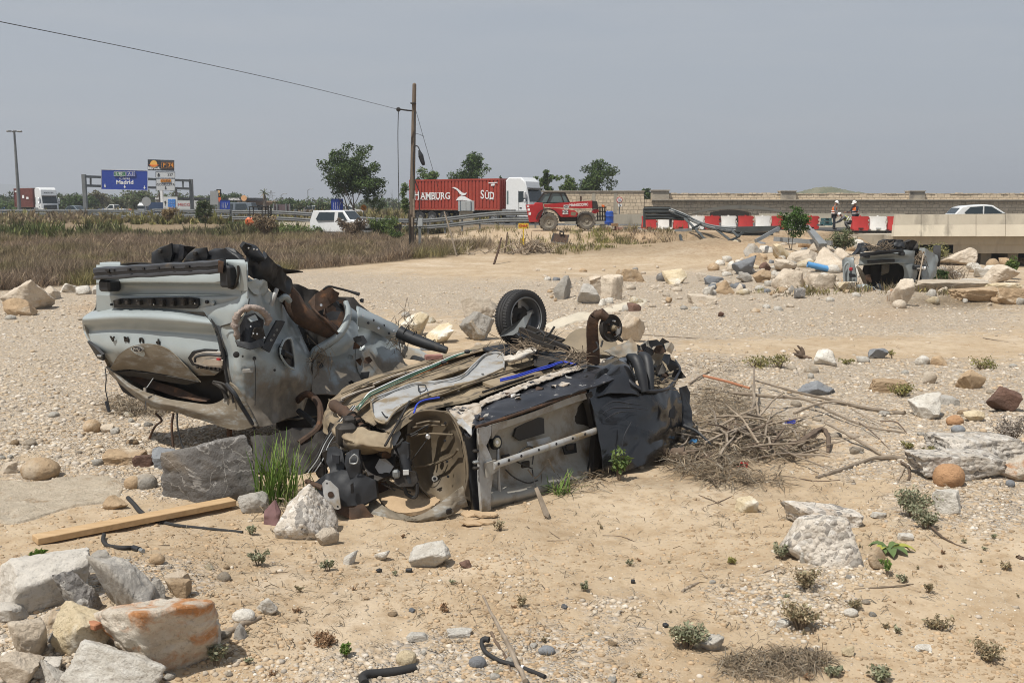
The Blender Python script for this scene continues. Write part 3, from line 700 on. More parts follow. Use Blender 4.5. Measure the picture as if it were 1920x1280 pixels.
ST=[(48,1152,190,96,'block','conc','pale concrete slab with a striated side, cut by the left picture edge',11,.5,.9),(140,1160,72,82,'rough','porous','dark porous stone wedged between concrete slab and grey boulder',12,0,.8),(219,1158,118,112,'rough','conc','tall pale grey boulder standing behind the orange-stained boulder',13,.3,.8),(262,1285,262,150,'rough','orange','big white boulder with orange rust stains',914,.25,.7),(140,1235,118,85,'ang','cream','yellowish cream crystal rock leaning on the orange-stained boulder',15,.2,.8),(45,1248,80,78,'rough','lime','pale knobbly rock left of the yellowish cream rock',16,0,.8),(200,1330,210,110,'rough','white','white gravelly lump with brick bits stuck on it at the bottom edge',17,0,.7),(75,1275,70,38,'slab','conc','flat white stone below the pale knobbly rock',18,.3,.8),(100,1300,75,50,'ang','conc','white angular stone touching the bottom edge beside the gravelly lump',19,.2,.8),(328,1118,52,30,'block','tan','tan stone block right of the tall grey boulder',20,.3,.7),(288,1132,36,42,'ang','grey','dark grey stone between tall grey boulder and tan block',21,0,.7),(283,1160,24,30,'ang','brown','small purplish stone in the shade of the tall grey boulder',211,0,.7),(291,1058,30,18,'round','tan','small tan stone at the back of the left gravel heap',22,0,.8),(492,1152,54,34,'rough','white','round whitish cobble beside a flat white stone on the sand',23,0,.9),(453,1168,44,22,'round','white','flat white stone just left of the round whitish cobble',24,.2,.8),(448,1200,26,28,'wedge','grey','small grey wedge stone against the broken wooden stick',25,0,.9),(805,1067,80,46,'rough','white','white crumbly stone alone in the middle of the sand',26,0,.8),(872,1065,24,14,'ang','brown','dark brown clod right of the white crumbly stone',27,0,.9),(655,1058,28,24,'rough','white','small white stone on the sand between pebbly boulder and white crumbly stone',28,0,.9),(715,1052,30,20,'rough','white','small white stone with a dry tuft growing at its foot',281,0,.9),(612,1024,42,32,'ang','lime','small cream stone in front of the pebbly boulder',29,.2,.8),(567,1012,112,92,'rough','cong','pebbly conglomerate boulder beside the tall grass',30,0,.9),(760,1248,40,26,'round','cream','smooth cream pebble above the short black hose',31,.6,.8),(895,1252,34,20,'round','blue','grey streaked pebble left of the curved black hose',32,0,.8),(1025,1228,32,15,'round','blue','flat bluish pebble right of the long leaning stick',33,0,.8),(860,1196,50,16,'slab','white','flat whitish stone sunk in the sand near the top of the leaning stick',34,0,.7),(782,1203,42,18,'slab','white','flat whitish stone sunk in the sand left of the leaning stick',35,0,.7),(25,1290,80,60,'ang','lime','pale angular rock in the bottom left corner',36,.4,.8),(108,1215,50,36,'ang','grey','grey stone squeezed between knobbly rock and cream rock',37,.4,.8),(12,1170,60,34,'ang','conc','pale stone below the concrete slab at the left edge',38,.1,.8),(95,1178,44,26,'ang','lime','pale stone in front of the dark porous stone',39,.2,.8),(175,1075,60,40,'ang','grey','greyish stone behind the dark porous stone',391,.6,.8),(262,1120,46,40,'ang','lime','pale stone at the back right of the tall grey boulder',392,.6,.8),(330,1090,46,22,'ang','lime','pale stone on the gravel behind the tan block',393,.6,.8),(384,942,190,112,'block','slate','large dark slate boulder propping up the grey wreck',43,.35,.6,.2,4,(.1,-.12)),(470,962,60,38,'slab','grey','flat brownish stone between slate boulder and tall grass',42,.2,.8),(268,917,44,26,'round','grey','grey cobble at the left foot of the slate boulder',43,0,.8),(244,917,30,22,'round','tan','tan cobble at the left foot of the slate boulder',44,0,.8),(310,880,60,40,'slab','blue','thin blue-grey slab leaning behind the slate boulder',45,.2,.6,.1,4,(.3,-.2)),(225,872,80,28,'slab','tan','flat tan stone behind the slate boulder',46,.1,.7),(268,876,40,24,'slab','brown','brown flat stone under the thin blue-grey slab',461,.1,.7),(215,955,46,22,'ang','tan','tan stone on the gravel above the timber plank',47,.4,.8),(65,900,72,36,'round','tan','oval tan cobble on the gravel at the left',48,0,.8),(12,888,34,22,'ang','lime','pale stone left of the oval tan cobble',49,0,.8),(168,811,34,22,'round','tan','small tan cobble below the overhanging tail of the grey wreck',50,0,.8),(200,812,26,16,'ang','lime','small pale stone beside the tan cobble below the wreck tail',51,0,.8),(40,582,92,52,'ang','lime','largest pale boulder at the foot of the weed field',61,.3,.8),(28,592,58,32,'ang','tan','tan boulder in front of the largest pale boulder by the weeds',62,0,.8),(90,562,34,22,'ang','lime','pale boulder right of the largest boulder by the weeds',63,0,.8),(126,549,34,17,'ang','white','light boulder halfway between the weed field boulders and the grey wreck',64,0,.8),(150,553,30,16,'ang','white','flat light boulder next to the grey wreck and the weeds',65,.4,.8),(182,551,22,19,'ang','white','light boulder touching the grey wreck outline by the weeds',66,.4,.8),(768,632,66,42,'rough','cream','cream boulder behind the black tube of the grey wreck',71,0,.8),(822,644,60,34,'ang','cream','cream stone between black tube and floor of the dark wreck',72,0,.8),(897,596,66,36,'ang','lime','pale broken boulder left of the upturned wheel, farther one',73,.2,.8),(893,640,66,50,'ang','grey','grey boulder directly left of the upturned tyre',74,.5,.8),(1185,642,52,50,'ang','lime','pale pointed boulder behind the rusty wheel hub',75,.3,.9),(1062,655,30,18,'ang','lime','pale stone between wheel and tan shell of the dark wreck',751,0,.8),(1190,587,26,15,'ang','brown','small reddish stone at the end of the pale concrete strip',76,0,.9),(1055,562,34,40,'ang','grey','tall narrow grey boulder at the left end of the boulder row',77,.2,.8),(1106,571,46,34,'ang','grey','squat grey boulder in the middle of the boulder row',78,.2,.8),(1122,552,38,30,'ang','lime','pale boulder at the back of the boulder row',781,.5,.8),(1148,562,42,42,'block','lime','upright cream boulder at the right end of the boulder row',79,.6,.8),(1183,528,50,22,'slab','tan','tan slab boulder lying behind the boulder row',80,.1,.7),(1130,573,16,12,'ang','white','small white stone at the foot of the boulder row',801,0,.8),(1244,527,24,14,'round','slate','dark blue stone left of the yellowish rock in the rubble',81,0,.8),(1268,533,46,24,'ang','cream','yellowish rock at the left of the rubble bank',82,0,.8),(1320,528,26,14,'ang','lime','pale rock left of the grey plate in the rubble bank',83,0,.8),(1340,534,36,16,'slab','blue','grey stone plate in the rubble bank',84,.4,.7),(1362,552,38,24,'wedge','tan','tan wedge rock in front of the rubble bank',85,.1,.8),(1388,551,22,18,'wedge','lime','pale wedge rock right of the tan wedge rock',86,.1,.8),(1330,553,24,16,'ang','white','white rock left of the tan wedge rock',861,.1,.8),(1318,571,52,18,'slab','lime','long pale rock lying on the flat ground before the rubble bank',87,.1,.7),(1255,568,14,10,'ang','tan','small brown stone at the edge of the gravel before the rubble',88,0,.8),(1353,594,12,8,'ang','brown','small dark stone alone on the gravel before the rubble',881,0,.8),(1417,587,18,9,'ang','tan','small orange stone on the gravel right of the dark one',882,0,.8),(1400,516,46,32,'ang','blue','largest grey boulder of the rubble bank',89,.2,.8),(1395,530,30,18,'ang','grey','brownish rock in front of the largest grey boulder of the rubble',90,0,.8),(1432,531,34,22,'ang','tan','tan rock in the middle of the rubble bank',91,0,.8),(1436,509,20,15,'ang','brown','dark brown rock on the crest of the rubble bank',92,0,.8),(1464,503,20,14,'ang','slate','dark slate piece on the crest of the rubble bank',93,.4,.7),(1372,500,14,10,'slab','white','white slab piece at the far left of the rubble crest',94,.4,.7),(1415,483,34,22,'ang','grey','grey block on the slope above the rubble bank',95,.4,.7),(1420,499,40,22,'ang','tan','sandy boulder at the top of the rubble bank',951,.4,.7),(1483,541,60,34,'ang','lime','broad pale boulder left of the square stone block',96,0,.8),(1541,542,54,26,'block','lime','square pale stone block at the end of the rubble bank',97,.1,.7),(1501,560,20,18,'block','slate','dark cube-like stone in front of the broad pale boulder',98,.1,.8),(1488,553,14,16,'ang','grey','small grey stone left of the dark cube-like stone',981,.1,.8),(1590,545,32,16,'ang','cream','cream stone beside the left door of the far wreck',99,.1,.8),(1697,574,40,46,'ang','lime','tall pointed pale boulder in front of the far wreck',100,.2,.8),(1690,579,26,14,'round','lime','small rounded stone at the foot of the tall pointed boulder',101,0,.8),(1672,566,18,22,'rough','orange','small orange stone left of the tall pointed boulder',102,0,.8),(1790,548,130,22,'slab','lime','broad flat slab of undercut rock right of the far wreck',103,.05,.5,.02),(1840,566,90,24,'slab','tan','flat sandy slab below the broad undercut slab',104,.1,.5),(1885,553,70,20,'slab','cream','flat cream slab at the right picture edge',105,.1,.6),(1900,572,70,26,'slab','tan','brownish slab at the right picture edge below the cream slab',1051,.1,.6),(1845,521,34,17,'ang','white','white rock below the dark opening under the bridge',106,.1,.7),(1883,530,64,30,'ang','lime','broad pale rock below the dark opening under the bridge',107,.1,.7),(1800,498,70,30,'rough','lime','lumpy pale bank of rock beside the far wreck, under the bridge beam',108,.1,.7),(1830,508,26,14,'ang','white','small white rock left of the white rock under the bridge',109,.1,.7),(1795,521,30,12,'ang','white','white rock behind the dry reeds right of the far wreck',110,.1,.7),(1825,537,60,12,'ang','white','low white rocks along the back of the broad undercut slab',111,.1,.7),(1470,487,40,26,'ang','cream','cream boulder on the slope left of the green sapling',112,.1,.7),(1510,498,60,26,'ang','lime','sloping pale slab above the blue pipe',113,.6,.7),(1560,512,60,40,'ang','lime','large pale slab boulder on the slope left of the far wreck',114,.5,.7),(1540,482,50,24,'ang','lime','pale boulder on the slope below the grey-green bush',115,.3,.7),(1585,490,34,22,'ang','lime','pale boulder on the slope behind the far wreck',1151,.3,.7),(1475,508,44,20,'ang','lime','pale boulder behind the slate piece of the rubble',1152,.3,.7),(1600,520,30,24,'ang','white','light boulder wedged behind the left side of the far wreck',1153,.3,.7),(1549,685,38,28,'rough','white','white stone in the gravel right of the dark stump',121,0,.8),(1652,672,42,17,'ang','blue','blue-grey stone with a weed at its side',122,.2,.7),(1538,741,72,24,'ang','blue','flat blue-grey slate lying above the long bare stick',123,0,.6),(1676,736,74,24,'slab','tan','beige slab with grass at its foot',124,0,.5),(1745,787,64,42,'ang','white','large whitish boulder right of the long bare stick',125,.2,.8),(1828,731,56,34,'ang','tan','greyish tan boulder above the reddish brown plate',126,.2,.7),(1886,772,62,46,'slab','brown','reddish brown stone plate leaning at the right edge',127,.3,.5,.1,4,(0,.6)),(1795,797,32,17,'round','orcob','small orange brown cobble right of the large whitish boulder',128,0,.8),(1830,791,40,20,'ang','cream','cream stone right of the small orange brown cobble',129,0,.8),(1800,812,26,14,'round','blue','bluish round stone below the cream stone',130,0,.8),(1765,685,30,16,'ang','tan','tan stone near the green creeping weeds at the right',131,0,.8),(1735,684,30,16,'ang','white','whitish stone left of the tan stone at the right',132,0,.8),(1745,720,24,22,'ang','lime','pale stone left of the greyish tan boulder',133,0,.8),(1780,760,44,20,'slab','grey','grey slab between whitish boulder and greyish tan boulder',134,0,.8),(1860,872,190,60,'slab','cong','rear slab of pebbly conglomerate at the right edge',135,.1,.6,.1),(1800,903,165,55,'slab','cong','front slab of pebbly conglomerate at the right edge',136,-.15,.5,.1),(1788,914,56,40,'round','orcob','round orange cobble in front of the conglomerate slabs',137,0,.9),(1912,908,80,46,'ang','orange','orange and white stone cut by the right picture edge',138,0,.8),(1897,913,18,12,'round','blue','small bluish pebble beside the orange and white stone',1381,0,.8),(1402,962,42,26,'block','cream','small cream block alone on the sand right of the wreck',139,.2,.7),(1785,964,64,42,'block','white','oblong white stone beside the grey-green shrub',140,-.4,.7),(1652,972,30,12,'slab','white','flat white stone left of the grey-green shrub',141,0,.7),(1548,994,142,56,'slab','cong','flat conglomerate stone resting behind the larger one',142,.1,.6,.12,4,(0,.1)),(1556,1064,152,88,'dome','cong','large conglomerate boulder in the sand at the right',951,.1,.72,.22),(1510,1056,20,26,'rough','white','small white stone at the left foot of the large conglomerate boulder',144,0,.8),(1645,1068,34,44,'slab','tan','brown shard leaning on the large conglomerate boulder',145,.5,.5,.1,3,(0,.7)),(1700,1014,28,14,'slab','white','flat white pebble behind the green rosette plant',146,0,.7),(1337,1223,46,30,'rough','white','white stone beside the low green weeds near the bottom',147,0,.8),(1592,1231,28,17,'ang','cream','small cream stone right of the dry twig heap',148,0,.8),(1470,1178,28,16,'slab','white','white oblong stone left of the brown dry weeds',149,-.4,.6),(1598,1157,28,14,'round','white','pale oval pebble right of the brown dry weeds',150,0,.7),(1735,1222,32,12,'slab','white','flat pale stone near the lower right weeds',151,0,.7),]
for a in ST:
 a=list(a);k=a[4]
 stone(a[0],a[1],a[2],a[3],k,a[5],a[6],a[7],a[8],a[9],*(a[10:11]or[.24]),sub=(5 if a[2]>60 else 4 if a[2]>30 else 3),tilt=(a[12]if len(a)>12 else(0,0)))
def crust(name,pts,label,cat,mt,th=.03,seed=3):
 ps=[gp(*p)for p in pts];n=len(ps);c=sum(ps,Vector())/n
 P=cat1([tuple(p)for p in ps]+[tuple(ps[0])],120)[:-1]
 rng=np.random.RandomState(seed);k=22;V=[];
 for j in range(k):
  f=1-j/k
  for q in P:
   x,y=c.x+(q[0]-c.x)*f,c.y+(q[1]-c.y)*f
   if j==0:x+=.05*float(vn2(x*9,y*9,4));y+=.05*float(vn2(x*9,y*9,5))
   V.append((x,y,H(x,y)+(th*min(1,j*.7+.25)if j else-.03)+.014*float(fbm2(x*9,y*9,4,seed))))
 m=len(P);V.append((c.x,c.y,H(c.x,c.y)+th));mb=MB()
 F=[(j*m+i,j*m+(i+1)%m,(j+1)*m+(i+1)%m,(j+1)*m+i)for j in range(k-1)for i in range(m)]+[((k-1)*m+i,(k-1)*m+(i+1)%m,k*m)for i in range(m)]
 mb.add(V,F);return tag(mb.build(name,mt,org=c,smooth=180),label,cat)
crust('mud_crust',[(-60,960),(-60,905),(60,903),(150,893),(225,898),(232,925),(190,945),(110,960),(20,985)],'broad sheet of pale cracked crust left of the slate boulder','crust',r_crust,.015)
crust('concrete_strip',[(1015,612),(1045,602),(1120,583),(1190,563),(1218,563),(1205,573),(1165,583),(1125,593),(1075,606),(1035,618)],'pale flat concrete strip on the ground behind the upturned wheel','slab',m_conc,.02,5)
# ---- smaller loose stones: individuals in groups by place
small={}
for i in range(12):
 V,F=ICO[2];P=rock_verts(V,300+i,['ang','round','ang','slab'][i%4]);me=bpy.data.meshes.new('stone')
 me.from_pydata(P.tolist(),[],F.tolist());me.polygons.foreach_set('use_smooth',np.ones(len(F),bool))
 me.materials.append(ROCKM[['lime','white','tan','white','grey','lime','cream','blue','white','tan','lime','white'][i]]);me.update();small[i]=me
LOOSE=[]
def loose(n,box,sz,label,group,seed,cond=None):
 rg=random.Random(seed);k=0;tries=0
 while k<n and tries<n*30:
  tries+=1
  px,py=rg.uniform(box[0],box[2]),rg.uniform(box[1],box[3])
  g=gp(px,py)
  if cond and not cond(px,py,g):continue
  s=rg.uniform(*sz)**1*(rg.random()**2*.8+.5)*g.y/FX
  hz=s*rg.uniform(.5,.8);LOOSE.append((s*FX/g.y,rg.randrange(12),(s,s*rg.uniform(.6,1),hz),rg.uniform(0,6.3),(g.x,g.y,g.z+hz*.18),label,group));k+=1
loose(80,(1000,520,1560,590),(9,22),'loose stone of the rubble spilled behind the upturned wheel','loose stones behind the upturned wheel',1)
loose(110,(1330,485,1610,556),(10,28),'loose rubble stone on the bank left of the far wreck','loose stones on the rubble bank',2)
loose(26,(1740,490,1920,580),(16,34),'loose stone among the slabs right of the far wreck','loose stones right of the far wreck',3)
loose(46,(1480,655,1920,860),(12,26),'loose stone in the gravel flat at the right','loose stones on the right gravel flat',4)
loose(74,(0,1040,440,1275),(10,30),'loose stone of the gravel heap around the left foreground boulders','loose stones of the left foreground heap',5)
loose(24,(0,770,300,880),(10,24),'loose stone on the gravel below the tail of the grey wreck','loose stones below the wreck tail',6)
loose(36,(660,1130,1260,1280),(9,20),'loose pale stone in the gravel streak near the bottom','loose stones in the bottom gravel streak',7)
loose(26,(1330,1060,1640,1180),(8,18),'loose stone in the gravel around the large conglomerate boulder','loose stones round the conglomerate boulder',8)
loose(14,(720,590,960,660),(14,30),'loose stone behind the floor of the dark wreck','loose stones behind the wrecks',9)
loose(16,(0,540,200,600),(10,20),'loose stone along the edge of the weed field','loose stones by the weed field',10)
loose(60,(1370,452,1640,500),(12,34),'loose rip-rap stone on the slope below the road works','rip-rap stones on the slope',12)
loose(30,(1000,500,1250,560),(8,18),'loose stone lying around the boulder row behind the wheel','loose stones round the boulder row',13)
LOOSE.sort(key=lambda q:-q[0])
for _,i,sc,rz,loc,label,group in LOOSE[:285]:
 o=bpy.data.objects.new('stone',small[i]);COL.objects.link(o);o.scale=sc;o.rotation_euler=(0,0,rz);o.location=loc;tag(o,label,'stone',group)
V_,F_,o_=[],[],0
for _,i,sc,rz,loc,label,group in LOOSE[285:]:
 P=np.array([v.co[:]for v in small[i].vertices])*np.array(sc);c,s=math.cos(rz),math.sin(rz);V_.append(np.stack([P[:,0]*c-P[:,1]*s,P[:,0]*s+P[:,1]*c,P[:,2]],1)+np.array(loc));F_.append(ICO[2][1]+o_);o_+=len(P)
tag(npmesh('small_rubble',np.concatenate(V_),np.concatenate(F_),r_lime,loc=None),'small pale rubble scattered between the larger stones',kind='stuff')
# ---- gravel too small to count
def gravel(n,seed,y0,y1,smin,smax,lvl,name,label,thr):
 rg=np.random.RandomState(seed);V,F=ICO[lvl]if lvl else ICO[1]
 if lvl==1:
  bm=bmesh.new();bmesh.ops.create_icosphere(bm,subdivisions=1,radius=1);V=np.array([v.co[:]for v in bm.verts]);F=np.array([[v.index for v in f.verts]for f in bm.faces]);bm.free()
 N=n*4
 u=rg.rand(N);y=1/(1/y0+u*(1/y1-1/y0));x=(rg.rand(N)*2-1)*(y*.535+.3)
 g,d,r=masks(x,y);cl=fbm2(x*1.7,y*1.7,4,12)*.8+fbm2(x*.45,y*.8,3,19)*.9
 keep=rg.rand(N)<np.clip((g+cl-thr)*1.6,.022,1)*(1-.9*(weed_field(x,y)>.5))
 x,y=x[keep][:n],y[keep][:n];k=len(x);z=Hh(x,y)
 s=smin*(smax/smin)**(rg.rand(k)**2.8)*(1+y*.02)
 a=rg.rand(k)*6.28;dims=np.stack([s,s*rg.uniform(.55,1,k),s*rg.uniform(.35,.7,k)],1)
 base=V[None]*(1+.32*(rg.rand(k,len(V),1)-.5))
 P=base*dims[:,None,:]*.5;c,si=np.cos(a)[:,None],np.sin(a)[:,None]
 X=P[...,0]*c-P[...,1]*si;Y=P[...,0]*si+P[...,1]*c
 P=np.stack([X+x[:,None],Y+y[:,None],P[...,2]+(z+dims[:,2]*.04)[:,None]],-1).reshape(-1,3)
 FF=(F[None]+(np.arange(k)*len(V))[:,None,None]).reshape(-1,3)
 pal=np.array([(.62,.57,.49),(.55,.49,.40),(.44,.40,.35),(.31,.285,.255),(.50,.385,.26),(.70,.66,.60),(.44,.33,.215),(.60,.53,.43)])
 cc=pal[rg.randint(0,len(pal),k)]*rg.uniform(.75,1.1,(k,1));du=rg.uniform(.1,.75,(k,1));cc=cc*(1-du)+np.array((.47,.375,.265))*du;cc=np.repeat(cc,len(V),0)
 return tag(npmesh(name,P,FF,m_pebble,cc,smooth=0),label,kind='stuff')
gravel(26000,5,4.8,11,.008,.050,1,'gravel','mixed pale gravel strewn over the near sand',.42)
gravel(21000,6,9,34,.013,.085,1,'gravel','mixed pale gravel strewn over the far flat',.36)
# ---- weeds of the field
def blades(n,fx,seed,hmin,hmax,nb,wd,name,label,pal,green,ymax=76,lean=.35):
 rg=np.random.RandomState(seed)
 x,y=fx(rg,n);k=len(x)
 hs=rg.uniform(hmin,hmax,k)*np.clip(1+1.1*fbm2(x*.45,y*.45,3,6),.3,2.2)
 gm=np.clip(.5+1.6*fbm2(x*.16,y*.22,3,14)+.25*(rg.rand(k)-.5),0,1)if green is None else green(x,y,rg)
 X=np.repeat(x,nb)+rg.normal(0,.10,k*nb);Y=np.repeat(y,nb)+rg.normal(0,.10,k*nb);Hb=np.repeat(hs,nb)*rg.uniform(.45,1.1,k*nb)
 a=rg.rand(k*nb)*6.28;t=rg.uniform(0,lean,k*nb)*Hb;Z=Hh(X,Y)-.02;W=wd*rg.uniform(.5,1.3,k*nb)
 b=rg.rand(k*nb)*6.28;dx,dy=np.cos(b)*W,np.sin(b)*W
 tx,ty=X+np.cos(a)*t,Y+np.sin(a)*t
 mx,my=X+np.cos(a)*t*.35,Y+np.sin(a)*t*.35
 P=np.stack([np.stack([X,Y,Z],-1),np.stack([mx+dx*.9,my+dy*.9,Z+Hb*.5],-1),np.stack([tx,ty,Z+Hb],-1),np.stack([mx-dx*.9,my-dy*.9,Z+Hb*.5],-1)],1)
 F=np.arange(k*nb*4).reshape(-1,4)
 p0,p1=np.array(pal[0]),np.array(pal[1]);G=np.repeat(gm,nb)[:,None]
 c=(p0[rg.randint(0,len(p0),k*nb)]*(1-G)+p1[rg.randint(0,len(p1),k*nb)]*G)*rg.uniform(.6,1.25,(k*nb,1))
 C=np.repeat(c*np.repeat(rg.uniform(.55,1.3,(k,1)),nb,0),4,0)
 return tag(npmesh(name,P.reshape(-1,3),F,m_dryweed,C,smooth=0),label,kind='stuff')
BROWN=[(.35,.26,.175),(.27,.20,.14),(.42,.32,.215),(.31,.245,.185),(.21,.16,.12)]
OLIVE=[(.27,.245,.09),(.19,.19,.065),(.33,.28,.12),(.23,.225,.085)]
GREENP=[(.12,.155,.045),(.16,.19,.06),(.09,.12,.035),(.21,.21,.08)]
def f_field(rg,n):
 u=rg.rand(n*2);y=1/(1/22+u*(1/74-1/22));x=rg.uniform(-1.3,.22,n*2)*(y*.535+1.0)
 k=weed_field(x,y)>rg.uniform(.3,.9,n*2);return x[k][:n],y[k][:n]
def g_field(x,y,rg):
 g=np.clip(.26+1.7*fbm2(x*.22,y*.26,3,14),0,1);ed=y-np.interp(x,_ex,_ey)
 return np.clip(g*.55+.75*np.exp(-(ed/2.0)**2)*(fbm2(x*.3,y*.3,2,9)>-.05),0,1)
blades(24000,f_field,3,.20,.56,20,.012,'dry_weeds','brown dry weeds with olive tufts filling the field beyond the wreck',(BROWN,OLIVE),g_field,lean=1.0)
def f_strip(rg,n):
 y=rg.uniform(62,74,n*2);x=rg.uniform(-1,-.12,n*2)*y*.56;k=fbm2(x*.16,y*.2,3,51)>-.02;return x[k][:n],y[k][:n]
blades(2000,f_strip,8,.3,.85,14,.07,'green_undergrowth','green undergrowth along the back of the weed field',(BROWN,GREENP),lambda x,y,rg:np.clip(.75+.6*fbm2(x*.3,y*.3,2,3),0,1),lean=.6)
def f_scrub(rg,n):
 n*=4;y=rg.uniform(80,260,n)**1;x=rg.uniform(-1,.05,n)*y*.56;ry=np.interp(x,[-170,-70,-40,-14,4,24],[262,152,118,97,86,80]);k=((y<ry-9.5)|(y>ry+10))&(fbm2(x*.08,y*.08,3,71)>-.25);return x[k][:n//4],y[k][:n//4]
blades(4200,f_scrub,18,.35,.95,12,.16,'roadside_scrub','olive and brown scrub on both sides of the far motorway',(BROWN,OLIVE),lambda x,y,rg:np.clip(.6+fbm2(x*.1,y*.1,3,8),0,1),lean=.7)
def blob_field(L):
 def f(rg,n):
  PX,PY=[],[]
  for px,py,rx,ry,k in L:
   m=int(n*k);a,r=rg.rand(m)*6.28,rg.rand(m)**.5;PX.append(px+rx*r*np.cos(a));PY.append(py+ry*r*np.sin(a))
  return gpv(np.concatenate(PX),np.concatenate(PY))
 return f
blades(330,blob_field([(1060,470,50,8,.10),(1150,448,40,10,.25),(1110,460,60,10,.15),(1210,452,50,10,.15),(880,440,110,12,.25),(1020,458,25,8,.06),(1330,430,40,5,.07),(1240,436,60,6,.10),(1085,432,70,6,.12),(920,470,40,7,.06)]),12,.15,.5,12,.02,'verge_grass','mixed dry and green grass on the broken verge before the road',(BROWN+[(.30,.22,.12)],OLIVE),lambda x,y,rg:np.clip(.55+1.5*fbm2(x*.4,y*.4,2,8),0,1),lean=.8)
blades(170,blob_field([(1690,545,60,8,.3),(1500,550,90,5,.2),(1760,540,40,14,.3),(1600,545,30,6,.2)]),13,.08,.3,9,.018,'bank_grass','thin olive grass between the rubble boulders',(BROWN,OLIVE),lambda x,y,rg:rg.rand(len(x)),lean=.9)
# ---- trees and shrubs
def leafcloud(C,R,n,size,cols,seed,flat=.8):
 """n leaf faces gathered round clump centres C with radii R; returns V, F, colours"""
 rg=np.random.RandomState(seed);C=np.asarray(C,float);R=np.asarray(R,float)
 w=R**2/(R**2).sum();k=rg.choice(len(C),n,p=w)
 d=rg.normal(size=(n,3));d/=np.linalg.norm(d,axis=1,keepdims=True);rr=rg.rand(n)**.45
 P=C[k]+d*(R[k]*rr)[:,None]*np.array([1,1,flat])
 N=rg.normal(size=(n,3))+np.array([0,0,.5]);N/=np.linalg.norm(N,axis=1,keepdims=True)
 T=np.cross(N,rg.normal(size=(n,3)));T/=np.linalg.norm(T,axis=1,keepdims=True)+1e-9;B=np.cross(N,T)
 s=size*rg.uniform(.5,1.2,(n,1))
 V=np.stack([P-T*s,P+B*s*.45-T*s*.1,P+T*s,P-B*s*.45-T*s*.1],1).reshape(-1,3)
 F=np.arange(n*4).reshape(-1,4)
 cl=rg.uniform(.75,1.25,(len(C),1))[k];cols=np.asarray(cols,float)
 c=cols[rg.randint(0,len(cols),n)]*cl*rg.uniform(.75,1.25,(n,1))
 return V,F,np.repeat(c,4,0)
def limbs(mb,rg,p,d,L,r,dep,tips,spread=.6,up=.25):
 pts=[p];q=p.copy();dd=d.copy()
 for i in range(4):
  dd=(dd+Vector((rg.gauss(0,.16),rg.gauss(0,.16),rg.gauss(0,.10)+up*.12))).normalized();q=q+dd*L/4;pts.append(q.copy())
 mb.tube(pts,[r*(1-.13*i)for i in range(5)],7 if dep>1 else 5)
 if dep==0:tips.append(pts[-1]);tips.append(pts[-3]);return
 for i in range(3 if dep>1 else 3):
  a=rg.uniform(0,6.28);v=Vector((math.cos(a),math.sin(a),rg.uniform(.1,.9)));nd=(dd*(1-spread)+v*spread).normalized()
  limbs(mb,rg,pts[rg.choice((2,3,4))],nd,L*rg.uniform(.55,.8),r*.5,dep-1,tips,spread,up)
def tree(px,Y,top,label,seed,wpx=None,cat='tree',name='tree',cols=((.05,.085,.025),(.07,.115,.03),(.035,.06,.02)),n=3600,leaf=.16,base=None,fill=.55,bare=0,group=None,lean=0,dep=2,clump=.16,multi=1,tr=.018,low=.32):
 p=at(px,400,Y);z0=H(p.x,p.y)if base is None else at(px,base,Y).z
 h=at(px,top,Y).z-z0;wd=(wpx or 60)*Y/FX
 r=thing(name,label,cat,(p.x,p.y,z0),0,group);rg=random.Random(seed);mb=MB();tips=[]
 for m in range(multi):
  a=rg.uniform(0,6.28);b0=Vector((math.cos(a),math.sin(a),0))*(.12*(multi>1))
  limbs(mb,rg,b0-Vector((0,0,.15)),Vector((lean+.25*math.cos(a)*(multi>1),.25*math.sin(a)*(multi>1),1)).normalized(),h*.5,h*tr,dep,tips)
 tp=np.array([tuple(t)for t in tips]);mx=np.abs(tp[:,:2]).max(0)+1e-6;sc=np.array([wd/2*.8/mx[0],wd/2*.8/mx[1],h*.86/tp[:,2].max()])
 mb.v=[(v[0]*(1+(sc[0]-1)*min(1,max(0,v[2])/(h*.3))),v[1]*(1+(sc[1]-1)*min(1,max(0,v[2])/(h*.3))),v[2]*sc[2])for v in mb.v];tp=tp*sc
 mb.build('trunk',m_trunk,r,local=True)
 if bare<1:
  ng=np.random.RandomState(seed);e=ng.normal(size=(int(len(tp)*fill)+4,3));e/=np.linalg.norm(e,axis=1,keepdims=True)
  cz=h*(low+1)/2;ex=e*(ng.rand(len(e),1)**.4)*np.array([wd*.42,wd*.42,h*(1-low)/2*.9])+np.array([lean*h*.3,0,cz])
  C=np.concatenate([tp[tp[:,2]>h*low*.8],ex]);R=ng.uniform(.55,1.25,len(C))*clump*wd
  C[:,2]=np.minimum(C[:,2],h-R*.8)
  V,F,c=leafcloud(C,R,n,leaf,cols,seed);npmesh('crown',V,F,m_leaf,c,r,smooth=0)
 return r
m_trunk=M('grey_brown_bark',(.16,.13,.10),(.09,.075,.06),5,.95,0,.5)
DG=((.06,.095,.028),(.085,.125,.036),(.04,.068,.022));LG=((.10,.15,.04),(.13,.17,.045),(.075,.115,.03));OL=((.10,.11,.05),(.13,.135,.065),(.075,.085,.04))
GYG=((.16,.15,.085),(.20,.185,.11),(.12,.115,.07))
